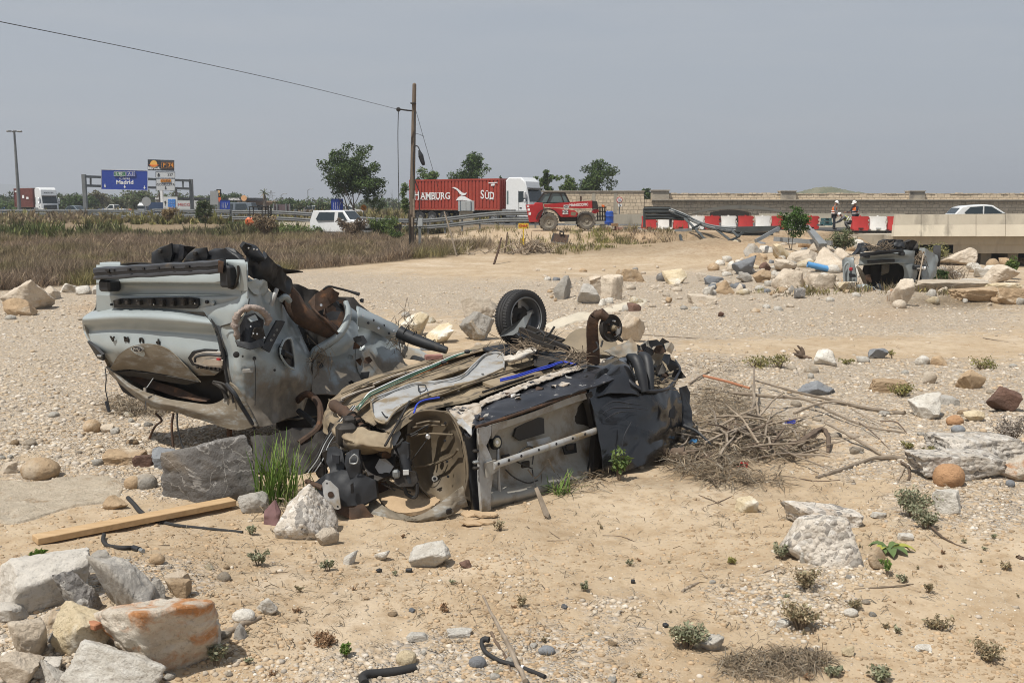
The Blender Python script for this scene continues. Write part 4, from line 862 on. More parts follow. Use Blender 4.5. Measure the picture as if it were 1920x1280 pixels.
# ---- far land and hills
def hill(name,prof,Y,mt,label,depth=60):
 P=[at(x,y,Y)for x,y in prof];zb=-2;V=[];F=[];A=cat1([tuple(p)for p in P],90);n=len(A)
 for j,(dy,f)in enumerate([(-depth,0),(-depth*.5,.55),(0,1),(depth,.6),(depth*2,0)]):
  for i,q in enumerate(A):V.append((q[0],q[1]+dy,zb+(q[2]-zb)*f*(1+.05*float(fbm2(i*.5,j*2.3,3,4)))))
 F=[(j*n+i,j*n+i+1,(j+1)*n+i+1,(j+1)*n+i)for j in range(4)for i in range(n-1)]
 mb=MB();mb.add(V,F);o=mb.build(name,mt,org=P[0],smooth=180);return tag(o,label,kind='structure')
m_farhill=M('far_hill_scrub',(.13,.135,.10),(.09,.095,.07),.02,.95,0,0);m_nearhill=M('scrub_hill',(.17,.16,.10),(.06,.075,.03),.12,.95,0,0,det=9)
hill('hill',[(-500,372),(-250,352),(-80,345),(0,344),(60,352),(130,366),(200,378),(330,383)],3800,m_farhill,'faint blue ridge far behind the lamp mast',500)
hill('hill',[(1470,366),(1495,360),(1520,354),(1545,350),(1565,352),(1585,356),(1615,361),(1650,366)],420,m_nearhill,'low scrubby hill behind the stone parapet',20)
hill('hill',[(640,382),(700,378),(760,376),(840,379),(1000,381),(1120,384)],3000,m_farhill,'low far ridge behind the bare tree',400)
def treeline():
 rg=np.random.RandomState(4);C=[];R=[]
 for i in range(240):
  px=rg.uniform(-60,760);Y=rg.uniform(215,330);p=at(px,386,Y);hh=rg.uniform(.7,2.5)*(1 if px<470 else .8);C.append((p.x,p.y,1.0+hh));R.append(hh)
 V,F,c=leafcloud(C,R,30000,.42,OL+DG,5,.9);return tag(npmesh('treeline',V,F,m_leaf,c,smooth=0),'distant line of olive trees and scrub along the horizon',kind='stuff')
treeline()
# ---- roads
def strip(name,pts,wd,z,mt,label=None,th=.02):
 A=cat1([(x,y,0)for x,y in pts],80);mb=MB();d=np.gradient(A,axis=0);d/=np.linalg.norm(d,axis=1,keepdims=True);nrm=np.stack([-d[:,1],d[:,0],d[:,2]],1)
 V=[]
 for q,m in zip(A,nrm):
  for s,dz in((-1,-th),(-1,0),(1,0),(1,-th)):V.append((q[0]+m[0]*s*wd/2,q[1]+m[1]*s*wd/2,z+dz))
 F=[(i*4+k,(i+1)*4+k,(i+1)*4+k+1,i*4+k+1)for i in range(79)for k in range(3)]
 mb.add(V,F);o=mb.build(name,mt,smooth=0);return tag(o,label,kind='structure')
HW=[(-170,262),(-70,152),(-40,118),(-14,97),(4,86),(24,80),(60,78),(150,80)]
strip('road',HW,15,.985,m_asphalt,'asphalt motorway running behind the field',.1)
for off in(-6.6,0,6.4):
 A=np.array(HW,float);d=np.gradient(A,axis=0);d/=np.linalg.norm(d,axis=1,keepdims=True);strip('road_marking',A+np.stack([-d[:,1],d[:,0]],1)*off,.2,.990,m_line,'white painted line of the motorway',.004)
strip('road',[(6,68.5),(14,66.5),(24,65.5),(45,66),(90,68)],7,.985,m_asphalt,'service road on the bridge behind the barriers',.1)
# ---- guard rails
def wbeam(mb,a,b,h=.31,out=None):
 a,b=Vector(a),Vector(b);d=(b-a).normalized();o=Vector((d.y,-d.x,0));o=o.normalized()if o.length>1e-3 else Vector((0,-1,0));up=o.cross(d);up=up if up.z>0 else-up
 pr=[(-.5,.02),(-.42,.0),(-.3,.08),(-.18,.08),(-.06,.0),(.06,.0),(.18,.08),(.3,.08),(.42,.0),(.5,.02)]
 V=[]
 for p in(a,b):
  for f,q in pr:V.append(p+up*f*h+o*q)
  for f,q in pr:V.append(p+up*f*h+o*(q-.012))
 n=len(pr);F=[]
 for i in range(n-1):F+=[(i,i+1,2*n+i+1,2*n+i),(n+i,3*n+i,3*n+i+1,n+i+1)]
 F+=[(0,2*n,3*n,n),(n-1,2*n-1,4*n-1,3*n-1)]
 mb.add(V,F)
def guardrail(pts,label,step=2.0,rails=(.62,1.02),z0=None,mr=None,mp=None):
 A=cat1([(x,y,0)for x,y in pts],200);seg=np.r_[0,np.cumsum(np.linalg.norm(np.diff(A,axis=0),axis=1))];n=max(2,int(seg[-1]/step))
 Q=[Vector((np.interp(s,seg,A[:,0]),np.interp(s,seg,A[:,1]),0))for s in np.linspace(0,seg[-1],n+1)]
 for q in Q:q.z=H(q.x,q.y)if z0 is None else z0
 r=thing('guardrail',label,'guard rail',Q[0])
 for k,q in enumerate(Q):MB().box(q+Vector((0,.12,(rails[-1]+.1)/2)),(.12,.14,rails[-1]+.14)).build('post',mp or m_postgal,r)
 for h in rails:
  for i in range(n):
   mb=MB();wbeam(mb,Q[i]+Vector((0,0,h)),Q[i+1]+Vector((0,0,h)));mb.build('rail',mr or m_galv,r,smooth=0)
 return r
def gx_(px,Y):p=at(px,400,Y);return(p.x,p.y)
guardrail([gx_(436,80),gx_(600,77),gx_(760,74),gx_(900,71),gx_(1004,69)],'long double guard rail running in front of the red container lorry',1.45,(.55,1.02))
guardrail([gx_(287,104),gx_(360,92),gx_(432,81)],'double guard rail behind the small tree beside the gantry',2.4,(.6,1.05))
guardrail([gx_(-20,128),gx_(90,125),gx_(200,118),gx_(272,108)],'thin far guard rail in front of the brown container lorry',3.5,(.5,.9))
g=thing('guardrail_end','sloping end piece of a guard rail between silver car and round sign','guard rail',at(215,412,102));mb=MB()
for a,b in zip([at(195,414,102),at(235,406,102),at(262,400,102)],[at(235,406,102),at(262,400,102),at(290,395,102)]):wbeam(mb,a,b)
mb.build('rail',m_galv,g,smooth=0)
for x,y in((205,412),(235,406),(270,399)):q=at(x,y,102.2);MB().box((q.x,q.y,(q.z+.5)/2+.1),(.12,.12,max(.3,q.z-.6))).build('post',m_postgal,g)
# ---- motorway signs
def vb(mb,x0,y0,x1,y1,Y,dep):
 a,b=at(x0,y0,Y),at(x1,y1,Y);mb.box(((a.x+b.x)/2,Y+dep/2,(a.z+b.z)/2),(abs(b.x-a.x),dep,abs(a.z-b.z)));return mb
def ptext(body,px,py,Y,hpx,mt,par,sx=1.0,off=0,rot=0,name='lettering'):
 s=Y/FX;M_=facing(at(px,py,Y)+Vector((0,-.012,0)),(1,0,0),(0,0,1),par)
 if rot:M_=M_@Matrix.Rotation(rot,4,'Z')
 return text(body,hpx*s*1.38,mt,par,M_,name,.004,sx,off*s)
gant=thing('sign_gantry','grey steel motorway gantry carrying the blue and white direction signs','gantry',(at(157,400,122).x,122,.95))
yl,yr=122.0,134.0
def gb(px):return yl+(yr-yl)*(px-157)/200
for px,y0,y1,w_ in((157,327,415,.42),(358,336,404,.42)):
 Y=gb(px);a,b=at(px,y0,Y),at(px,y1,Y);MB().box((a.x,Y,(a.z+.9)/2),(w_,.45,a.z-.9)).build('post',m_postgal,gant)
for ya,yb,hh in((331,339,.3),(348,354,.3)):
 mb=MB();mb.beam(at(157,ya,yl),at(358,yb,yr),.3,hh);mb.build('beam',m_postgal,gant)
for px,a,b in((170,331.5,348.5),(343,338.4,353.6)):MB().beam(at(px,a,gb(px)),at(px,b,gb(px)),.18,.18,(0,1,0)).build('strut',m_postgal,gant)
def panel(par,x0,y0,x1,y1,Y,mt,name,border=None,slope=0,bt=.9):
 s=Y/FX;o=MB();o.plate([at(x0,y0,Y),at(x1,y0+slope,Y),at(x1,y1+slope,Y),at(x0,y1,Y)],.08);p=o.build(name,mt,par,smooth=0)
 if border is not None:
  mb=MB();c=[at(x0,y0,Y),at(x1,y0+slope,Y),at(x1,y1+slope,Y),at(x0,y1,Y)]
  for i in range(4):mb.beam(c[i]+Vector((0,-.01,0)),c[(i+1)%4]+Vector((0,-.01,0)),.03,bt*s,(0,1,0))
  mb.build('sign_border',border,p,smooth=0)
 return p
Y1=121.3
p1=panel(gant,190,318,277,355,Y1,m_signblue,'sign_panel',m_white,2,.9)
for x0,x1,mt_,tx in((214,235,m_signgreen,'E-901'),(238,253,m_signblue,'A-3')):
 q=panel(gant,x0,322,x1,330,Y1-.09,mt_,'route_shield',m_white,0,.6);ptext(tx,(x0+x1)/2,326.2,Y1-.10,5.4,m_white,q,.9)
ptext('Chiva',234,334.5,Y1,5.6,m_white,p1,1.15);ptext('Madrid',234,342,Y1,7.2,m_white,p1,1.15,.25)
def arrow(par,px,py,Y,s,mt,ang=-PI/2,name='arrow'):
 k=Y/FX*s;c=at(px,py,Y)+Vector((0,-.03,0));R=Matrix.Rotation(ang,2)
 pts=[R@Vector(v)for v in((-1,-.22),(0,-.22),(0,-.7),(1,0),(0,.7),(0,.22),(-1,.22))]
 MB().plate([c+Vector((p.x*k,0,p.y*k))for p in pts],.02,(0,1,0)).build(name,mt,par,smooth=0)
for px,py in((197,348.5),(234,350),(271,351.5)):arrow(p1,px,py,Y1,3.2,m_white)
p2=panel(gant,292,322,328,333,Y1+6,m_signwhite,'sign_panel',m_signblack,.5,.6);ptext('337',319,328,Y1+6,5,m_signblack,p2)
arrow(p2,298,327.6,Y1+6,3.4,m_signblack,PI*.62);arrow(p2,296.2,329.2,Y1+5.98,2.2,m_signblack,PI/2)
p3=panel(gant,292.5,334.5,328,357,Y1+6,m_signwhite,'sign_panel',m_signblack,.5,.6);ptext('GODELLETA',310.5,346.2,Y1+6,4.4,m_signblack,p3,1.0)
q=panel(gant,301,336.5,320,341.5,Y1+5.9,m_signorange,'route_shield');ptext('CV-424',310.5,339,Y1+5.88,3.8,m_signblack,q);arrow(p3,310.5,352.5,Y1+6,3.0,m_signblack)
YT=150.0
tot=thing('roadside_billboard','dark fuel station billboard with orange sun emblem on a white mast','billboard',(at(303,400,YT).x,YT,.95))
vb(MB(),300,357,305.5,384,YT+.2,.45).build('mast',m_white,tot);q=at(303,384,YT);MB().box((q.x,YT+.42,(q.z+.95)/2),(.45,.4,q.z-.95)).build('mast',m_white,tot)
b1=panel(tot,277,299,301,319.5,YT,m_signblack,'board',None,.6);b2=panel(tot,301.3,299.8,326.5,320.2,YT,flat('charcoal_board',(.03,.035,.045),.5),'board',None,.6)
mb=MB();c=at(288.5,307.5,YT);mb.lathe([(0,0),(.52,.0),(.52,.06),(0,.06)],18,Matrix.Rotation(PI/2,3,'X'),c+Vector((0,-.005,0)));mb.build('sun_emblem',flat('emblem_gold',(.85,.45,.08),.5),b1)
mb=MB();mb.plate([c+Vector((-.75,-.08,-.12)),c+Vector((.75,-.08,-.12)),c+Vector((.5,-.08,-.32)),c+Vector((-.3,-.08,-.42))],.03,(0,1,0));mb.build('emblem_band',flat('emblem_orange',(.75,.17,.02),.5),b1)
ptext('REPSOL',289,315.6,YT,4.6,m_white,b1,1.05,.25)
for px,tx in((308,'P'),(320,'74')):
 f=panel(tot,px-5,304.5,px+5,315.5,YT-.05,m_signblack,'display_frame',m_signorange,0,.4);ptext(tx,px,310,YT-.06,7.5,m_signorange,f,.9,.2)
def canopy(x0,x1,y0,y1,Y,label,txt,tx,pil):
 r=thing('fuel_canopy',label,'canopy',(at((x0+x1)/2,400,Y).x,Y,.95));cv=vb(MB(),x0,y0,x1,y1,Y,8).build('roof',m_signblack,r)
 ptext(txt,tx,(y0+y1)/2,Y,(y1-y0)*.72,m_white,cv,1.15,.3)
 for px in pil:a=at(px,y1,Y+2);MB().box((a.x,Y+2,(a.z+.95)/2),(.7,.7,a.z-.95)).build('pillar',m_pillar,r)
 return r
canopy(286,372,370.5,374.5,205,'dark fuel canopy with white lettering behind the blue and white lorry','REPSOL',299,(296,330,362))
c2=canopy(424,481,371,376.5,190,'dark fuel canopy with white lettering in front of the tan shop','REPSOL',439.5,(449,458))
ce=at(457.5,371.5,189.8);MB().lathe([(0,0),(.55,0),(.55,.1),(0,.1)],16,Matrix.Rotation(PI/2,3,'X'),ce).build('sun_emblem',flat('emblem_peach',(.75,.42,.2),.5),c2)
shop=thing('station_shop','low tan fuel station shop with white corner behind the forklift','building',(at(487,400,196).x,197,.95))
vb(MB(),460,378,515,402,197,9).build('wall',m_stucco,shop);vb(MB(),458,376.8,517,379,196.5,10).build('roof',flat('flat_roof',(.36,.25,.16)),shop)
vb(MB(),505,385,512,400,196.4,.4).build('corner_panel',m_white,shop);vb(MB(),462,385,500,398,196.8,.1).build('window',m_glass,shop)
scr=thing('sight_screen','grey maroon mesh screen between station shop and trees','fence',(at(526,400,150).x,150,.95))
vb(MB(),513,383,543,400,150,.06).build('mesh_panel',M('maroon_mesh',(.12,.085,.09),(.09,.06,.065),1),scr)
for px in(513,519,536,543):a=at(px,382,149.9);MB().box((a.x,149.9,(a.z+.95)/2),(.18,.18,a.z-.95)).build('post',m_postgal,scr)
def sign(name,label,px,Y,cat='road sign',foot=None):
 return thing(name,label,cat,(at(px,400,Y).x,Y,H(at(px,400,Y).x,Y)))
def pole(par,px,y0,Y,r=.05,name='post',mt=None):
 a=at(px,y0,Y+.08);b=par.location;MB().tube([(a.x,Y+.08,b.z-.1),(a.x,Y+.08,a.z)],r,8).build(name,mt or m_postgal,par)
def disc(par,px,py,Y,rpx,mt,name,off=0.0,th=.04):
 c=at(px,py,Y);k=rpx*Y/FX;return MB().lathe([(0,0),(k,0),(k,th),(0,th)],28,Matrix.Rotation(-PI/2,3,'X'),c+Vector((0,-off-th,0))).build(name,mt,par)
s=sign('round_sign','grey round traffic sign seen from behind, left of the blue trailer',274,106);pole(s,274,368,106);disc(s,274.5,378,106,8.6,m_signback,'sign_disc')
s=sign('info_sign','white information sign with blue squares and an upward arrow',319,104);pole(s,311,369,104);pole(s,328,369,104)
p=panel(s,306,369,332.5,393.5,104,m_signwhite,'sign_panel');mb=MB();
for r_ in range(4):
 q=panel(s,315,373.5+r_*4.6,328.5,377.4+r_*4.6,103.94,flat('info_blue',(.05,.22,.62)),'blue_square')
 ptext('= = =' if r_%2 else '- = -',321.7,375.5+r_*4.6,103.93,2.4,m_white,q,1.1)
arrow(p,310,379.5,104,3.2,m_signblack,PI/2);ptext('ll',310,385,104,4.0,m_signblack,p,.5)
s=sign('speed_sign','small round red-rimmed speed sign in front of the info sign',319,100);pole(s,319,388,100);disc(s,319,393,100,4.2,m_signred,'rim');d=disc(s,319,393,100,3.1,m_white,'face',.042);ptext('80',319,393,99.9,3.6,m_signblack,d,.8)
s=sign('rectangular_sign','grey rectangular sign seen from behind, beside the orange price totem',402,100);pole(s,403,357,100);panel(s,394,358,409,384,100,m_signback,'sign_panel')
s=sign('price_totem','black and orange fuel price totem behind the grey sign',410,118,'totem');t_=panel(s,405.5,355,414.5,378,118,m_signblack,'board');pole(s,410,376,118,.2)
disc(t_,410,359.5,117.9,2.6,flat('emblem_gold2',(.8,.5,.2)),'sun_emblem');panel(s,405.8,370,414.2,378.5,117.9,flat('totem_orange',(.70,.14,.03)),'orange_panel');ptext('74',410,366,117.9,4.5,m_signorange,t_)
def lanes(px0,py0,px1,py1,Y,label):
 s=sign('lane_sign',label,(px0+px1)/2,Y);w_=px1-px0;h_=py1-py0
 pole(s,px0+w_*.25,py0+2,Y,.06);pole(s,px0+w_*.75,py0+2,Y,.06);p=panel(s,px0,py0,px1,py1,Y,m_signblue,'sign_panel',m_signblue,0,.5);mb=MB();k=Y/FX
 for i in range(3):x=px0+w_*(.22+.17*i);mb.beam(at(x,py0+h_*.28,Y)+Vector((0,-.012,0)),at(x,py1-h_*.12,Y)+Vector((0,-.012,0)),.02,w_*.05*k,(0,1,0))
 x=px0+w_*.68;mb.beam(at(x,py1-h_*.12,Y)+Vector((0,-.012,0)),at(x+w_*.02,py1-h_*.38,Y)+Vector((0,-.012,0)),.02,w_*.05*k,(0,1,0));mb.beam(at(x+w_*.02,py1-h_*.38,Y)+Vector((0,-.012,0)),at(x+w_*.14,py0+h_*.28,Y)+Vector((0,-.012,0)),.02,w_*.05*k,(0,1,0))
 mb.build('lane_lines',m_white,p,smooth=0)
lanes(412.5,375.5,431,392,108,'small blue lane diagram sign right of the grey rectangular sign')
lanes(621,373,643,395,84,'blue lane diagram sign behind the roof of the white van')
s=sign('round_sign','orange round sign with a dark bar at the foot of the big tree',682,86);pole(s,682,384,86);d=disc(s,682,389.5,86,5.6,m_signorange,'sign_disc');MB().beam(at(679.5,387,85.93),at(684.5,392,85.93),.02,.12,(0,1,0)).build('bar',m_signblack,s)
lm=thing('lamp_mast','tall grey lighting mast with a flat crown of lamps','street lamp',(at(37,402,130).x,130,.95))
a=at(27.5,247,130);MB().tube([(lm.location.x,130,.8),(lm.location.x,130,a.z)],[.26,.13],10).build('mast',m_postgal,lm)
for k in range(6):
 an=k*PI/3;MB().beam((lm.location.x,130,a.z),(lm.location.x+.85*math.cos(an),130+.85*math.sin(an),a.z+.05),.08,.08).build('arm',m_postgal,lm)
 mb=MB();mb.box((lm.location.x+.72*math.cos(an),130+.72*math.sin(an),a.z+.05),(.5,.42,.18),an,bev=.05);mb.build('lamp_head',m_signback,lm)
for px,top,Y,lb in((516+79,357,240,'thin far street lamp above the olive trees'),(528,366,230,'thin far lamp right of the palm with the pylon'),(1010-300,368,210,'thin far street lamp under the big tree')):
 px={357:577,366:527,368:708}[top];l=thing('street_lamp',lb,'street lamp',(at(px,400,Y).x,Y,.95));a=at(px,top,Y);MB().tube([(a.x,Y,.8),(a.x,Y,a.z),(a.x+.5,Y,a.z+.3)],.09,6).build('mast',m_postgal,l);MB().box((a.x+.9,Y,a.z+.32),(.9,.35,.14),bev=.04).build('lamp_head',m_signback,l)
py_=thing('power_pylon','tiny lattice power pylon on the horizon beside the palm','pylon',(at(508,400,700).x,700,.9));mb=MB();a=at(508,357,700);x0=a.x
for s_ in(-1,1):mb.beam((x0+s_*2.2,700,.9),(x0+s_*.3,700,a.z),.25,.25,(0,1,0))
for k in range(6):z=1+(a.z-1)*k/6;z2=1+(a.z-1)*(k+1)/6;f=2.2-1.9*k/6;f2=2.2-1.9*(k+1)/6;mb.beam((x0-f,700,z),(x0+f2,700,z2),.15,.15,(0,1,0));mb.beam((x0+f,700,z),(x0-f2,700,z2),.15,.15,(0,1,0))
mb.build('lattice',m_postgal,py_)
for zf in(.7,.85):MB().beam((x0-3,700,1+(a.z-1)*zf),(x0+3,700,1+(a.z-1)*zf),.25,.25).build('cross_arm',m_postgal,py_)
# ---- vehicles
def wheel(par,x,y,r,w_=.22,mt=None,hubm=None,name='wheel',dual=False):
 M_=Matrix.Rotation(PI/2,3,'X');h=w_/2
 t=MB().lathe([(r*.62,-h*.9),(r*.92,-h),(r,-h*.7),(r,h*.7),(r*.92,h),(r*.62,h*.9)],22,M_,(x,y,r),close=True).build(name,mt or m_tyre,par,local=True)
 MB().lathe([(0,-h*.55),(r*.2,-h*.75),(r*.25,-h*.5),(r*.55,-h*.6),(r*.64,-h*.9),(r*.64,h*.9),(r*.55,h*.6),(r*.25,h*.5),(r*.2,h*.75),(0,h*.55)],16,M_,(x,y,r)).build('rim',hubm or m_alloy,t,local=True)
 return t
def car(name,label,cat,loc,rz,L,W,Ht,paint,style='hatch',beltf=.60,group=None):
 """a car with x forward; side glass set into tapered sides"""
 r=thing(name,label,cat,loc,rz,group);hl,hw=L/2,W/2;b=Ht*beltf;g0=.18
 if style=='van':top=[(hl*.30,Ht*.99),(-hl*.2,Ht),(-hl*.90,Ht*.98)];scr=(hl*.58,b+.08);rear=(-hl*.99,b)
 elif style=='suv':top=[(hl*.08,Ht*.97),(-hl*.15,Ht),(-hl*.62,Ht*.95),(-hl*.80,Ht*.88)];scr=(hl*.48,b+.03);rear=(-hl*.97,b+.06)
 elif style=='pickup':top=[(hl*.22,Ht*.97),(-hl*.05,Ht),(-hl*.15,Ht*.97)];scr=(hl*.48,b+.02);rear=(-hl*.2,b)
 else:top=[(hl*.05,Ht*.97),(-hl*.2,Ht),(-hl*.6,Ht*.94)];scr=(hl*.48,b+.02);rear=(-hl*.95,b)
 low=[(-hl*.97,g0+.06),(hl*.94,g0),(hl,g0+.18),(hl*.985,b*.72),(hl*.90,b*.90),scr]
 back=[rear,(-hl,b*.8)]if style!='pickup' else[rear,(-hl,b),(-hl,b*.6)]
 poly=low+top+back
 wf=lambda x,z:hw*(1-.02*(z<.35))-max(0,z-b)*.26-max(0,abs(x)-hl*.8)*.22
 MB().prism(poly,wf,.06).build('body',paint,r,local=True,smooth=35)
 def sidew(pts,nm='side_window'):
  for sg in(-1,1):
   mb=MB();P=[Vector((x,sg*(wf(x,z)+.006),z))for x,z in pts]
   mb.v=[tuple(p)for p in P]+[(p.x,p.y-sg*.02,p.z)for p in P];n=len(P);mb.f=[tuple(range(n)),tuple(range(2*n-1,n-1,-1))]+[(i,(i+1)%n,n+(i+1)%n,n+i)for i in range(n)]
   mb.build(nm,m_glass,r,local=True,smooth=0)
 t0,t1=top[0],top[-1];zb,zt=b+.03,Ht*.92
 if style=='van':
  sidew([(hl*.50,zb),(hl*.28,zt),(hl*.12,zt),(hl*.12,zb)]);sidew([(-hl*.02,zb),(-hl*.02,zt),(-hl*.62,zt),(-hl*.72,zb+.1),(-hl*.66,zb)])
 elif style=='pickup':sidew([(hl*.38,zb),(hl*.18,zt),(-hl*.08,zt),(-hl*.12,zb)])
 else:sidew([(hl*.40,zb),(hl*.04,zt),(-hl*.16,zt+.02),(-hl*.18,zb)]);sidew([(-hl*.22,zb),(-hl*.2,zt+.02),(-hl*.55,zt-.04),(-hl*.72,zb+.12),(-hl*.66,zb)])
 def crossw(a,c,nm):
  a,c=Vector((a[0],0,a[1])),Vector((c[0],0,c[1]));d=c-a;nrm=Vector((d.z,0,-d.x)).normalized();nrm=nrm if nrm.z>0 else-nrm
  mb=MB();P=[]
  for f,sg in((.06,-1),(.06,1),(.94,1),(.94,-1)):q=a+d*f;P.append(q+nrm*.008+Vector((0,sg*(wf(q.x,q.z)-.10),0)))
  mb.plate(P,.02,-nrm).build(nm,m_glass,r,local=True,smooth=0)
 crossw(scr,t0,'windscreen')
 crossw(rear,t1,'rear_window')
 for sg in(-1,1):
  MB().box((hl*.935,sg*hw*.62,b*.76),(.16,.34,.14),bev=.03).build('headlight',m_reflect,r,local=True)
  MB().box((-hl*.965,sg*hw*.68,b*.84),(.10,.26,.2),bev=.03).build('taillight',m_redlens,r,local=True)
  MB().box((hl*.36,sg*(hw+.08),b+.06),(.14,.18,.13),bev=.03).build('wing_mirror',paint if style!='suv' else m_plastic,r,local=True)
  for x in(hl*.62,-hl*.62):wheel(r,x,sg*(hw-.10),.32 if Ht<1.7 else .33)
  MB().box((0,sg*(hw+.004),.32),(L*.48,.02,.10)).build('side_trim',m_plastic,r,local=True)
 MB().box((hl*.99,0,b*.5),(.06,W*.6,.16),bev=.02).build('grille',m_plastic,r,local=True)
 return r
def zg(px,Y):p=at(px,400,Y);return(p.x,Y,H(p.x,Y))
van=car('white_van','white compact van parked before the guard rail, nose to the right','van',zg(640,69),-.42,4.2,1.78,1.82,m_whitecar,'van',.60)
suv=car('white_car','white sport utility car driving behind the concrete bridge parapet','car',(at(1846,400,63).x,63,.99),-.04,4.4,1.8,1.56,m_whitecar,'suv',.58)
car('silver_car','blue-grey hatchback driving right of the brown container lorry','car',zg(146,150),-.5,4.2,1.8,1.5,m_greycar,'hatch',.6)
car('white_pickup','small white pickup truck in front of the blue awning','pickup',zg(216,175),PI-.3,5.0,1.8,1.7,m_whitecar,'pickup',.58)
car('blue_car','blue car cut by the left picture edge behind the brown container','car',zg(-2,190),-.3,4.2,1.8,1.9,m_bluecar,'van',.58)
car('grey_van','dark blue-grey van in front of the fuel station pillars','van',zg(447,125),PI-.2,4.6,1.9,1.9,m_greycar,'van',.55)
car('white_car','far white car between the olive trees and the lane sign','car',zg(590,150),.3,4.3,1.8,1.5,m_whitecar,'hatch',.6)
car('white_car','far white car just right of the blue lane sign','car',zg(653,150),.2,4.5,1.8,1.6,m_whitecar,'suv',.6)
car('grey_car','far grey car behind the guard rail among the olive trees','car',zg(578,155),.2,4.3,1.8,1.5,m_greycar,'hatch',.6)
def lorry(label,loc,rz,cl,cz0,cz1,cm,cabm=None,name='container_lorry'):
 """x forward; near side is y<0; container from x=-cl to 0, cab ahead of it"""
 r=thing(name,label,'lorry',loc,rz);w_=2.44
 mb=MB();mb.box((-cl/2,w_/2,(cz0+cz1)/2),(cl-.06,w_-.1,cz1-cz0-.06));ct=mb.build('container',cm,r,local=True,smooth=0)
 n=int(cl/.36);mb=MB()
 for k in range(n):
  x=-cl+.25+(cl-.5)*(k+.5)/n
  for y in(.02,w_-.02):mb.prism([(x-.12,cz0+.16),(x+.12,cz0+.16),(x+.12,cz1-.14),(x-.12,cz1-.14)],.03,0,None,(0,y,0))
 for k in range(6):
  y=.25+(w_-.5)*(k+.5)/6;mb.box((-.01,y,(cz0+cz1)/2),(.05,.2,cz1-cz0-.3));mb.box((-cl+.01,y,(cz0+cz1)/2),(.05,.2,cz1-cz0-.3))
 mb.build('corrugation',cm,ct,local=True,smooth=0)
 mb=MB()
 for y in(0.02,w_-.02):
  for z in(cz0+.07,cz1-.06):mb.box((-cl/2,y,z),(cl,.10,.14))
  for x in(-cl+.05,-.05):mb.box((x,y,(cz0+cz1)/2),(.12,.12,cz1-cz0))
 for x in(-cl+.04,-.04):
  for z in(cz0+.07,cz1-.06):mb.box((x,w_/2,z),(.1,w_,.14))
 mb.build('container_frame',cm,ct,local=True,smooth=0)
 MB().box((-cl/2+.4,w_/2,cz0-.18),(cl+2.2,.9,.26)).build('chassis',m_dark,r,local=True)
 for x in(-cl+1.0,-cl+2.3,-cl+3.6,-.6):
  for y in(.2,w_-.2):wheel(r,x,y,.5,.34)
 for y in(.18,w_-.18):wheel(r,1.95,y,.5,.3)
 ch=cz1+.08;x0,x1=.55,2.85
 pr=[(x0,.55),(x1-.02,.50),(x1+.02,1.25),(x1-.02,1.75),(x1-.26,2.85),(x1-.42,ch-.35),(x1-.85,ch),(x0+.3,ch),(x0,ch-.25)]
 cabm=cabm or m_whitecar
 cb=MB().prism(pr,1.22,.10,None,(0,w_/2,0)).build('cab',cabm,r,local=True,smooth=35);y0,y1=w_/2-1.222,w_/2+1.222
 ws=[(x1-.015,1.80),(x1-.245,2.80)];mb=MB();P=[Vector((ws[0][0]+.02,y0+.12,ws[0][1])),Vector((ws[0][0]+.02,y1-.12,ws[0][1])),Vector((ws[1][0]+.02,y1-.16,ws[1][1])),Vector((ws[1][0]+.02,y0+.16,ws[1][1]))]
 mb.plate(P,.03,(-1,0,-.2)).build('windscreen',m_glass,cb,local=True,smooth=0)
 MB().prism([(x1-.25,2.88),(x1+.10,2.82),(x1+.10,2.86),(x1-.25,2.95)],1.1,0,None,(0,w_/2,0)).build('sun_visor',m_dark,cb,local=True,smooth=0)
 for sg,y in((-1,y0),(1,y1)):
  MB().prism([(x1-.22,1.85),(x1-.42,2.65),(x1-1.05,2.65),(x1-1.05,1.75)],.008,0,None,(0,y+sg*.004,0)).build('side_window',m_glass,cb,local=True,smooth=0)
  MB().prism([(x0+.14,1.6),(x0+.30,1.6),(x0+.30,2.7),(x0+.14,2.7)],.01,0,None,(0,y+sg*.004,0)).build('side_vent',m_glass2,cb,local=True,smooth=0)
  mb=MB();mb.box((x1-.30,y+sg*.22,2.35),(.16,.26,.55),bev=.05);mb.box((x1-.30,y+sg*.22,1.85),(.16,.24,.28),bev=.05);mb.beam((x1-.35,y,2.05),(x1-.3,y+sg*.2,2.05),.05,.05);mb.build('wing_mirror',cabm,cb,local=True)
  MB().prism([(x1-1.02,.62),(x1-.98,.62),(x1-.98,2.7),(x1-1.02,2.7)],.006,0,None,(0,y+sg*.002,0)).build('door_seam',m_dark,cb,local=True,smooth=0)
  MB().box((x1-.82,y+sg*.015,1.3),(.2,.03,.08)).build('door_handle',m_plastic,cb,local=True)
  MB().box((x1+.02,w_/2+sg*.95,.9),(.1,.42,.2),bev=.04).build('headlight',m_reflect,cb,local=True)
 MB().box((x1+.03,w_/2,1.2),(.06,1.9,.72),bev=.03).build('grille',m_dark,cb,local=True)
 for k in range(4):MB().box((x1+.065,w_/2,.95+k*.17),(.03,1.75,.035)).build('grille_bar',m_postgal,cb,local=True)
 MB().box((x1-.0,w_/2,.52),(.12,2.3,.2),bev=.04).build('bumper',m_plastic,cb,local=True)
 MB().box((.9,.05,.95),(1.3,.3,.5),bev=.06).build('fuel_tank',m_alloy,r,local=True)
 return r,ct,cb
th=math.atan2(-.51,.86)
L_,ct,cb=lorry('white cab lorry hauling a long red shipping container',(at(937,400,84).x,84,.99),th,9.3,1.12,3.72,m_contred)
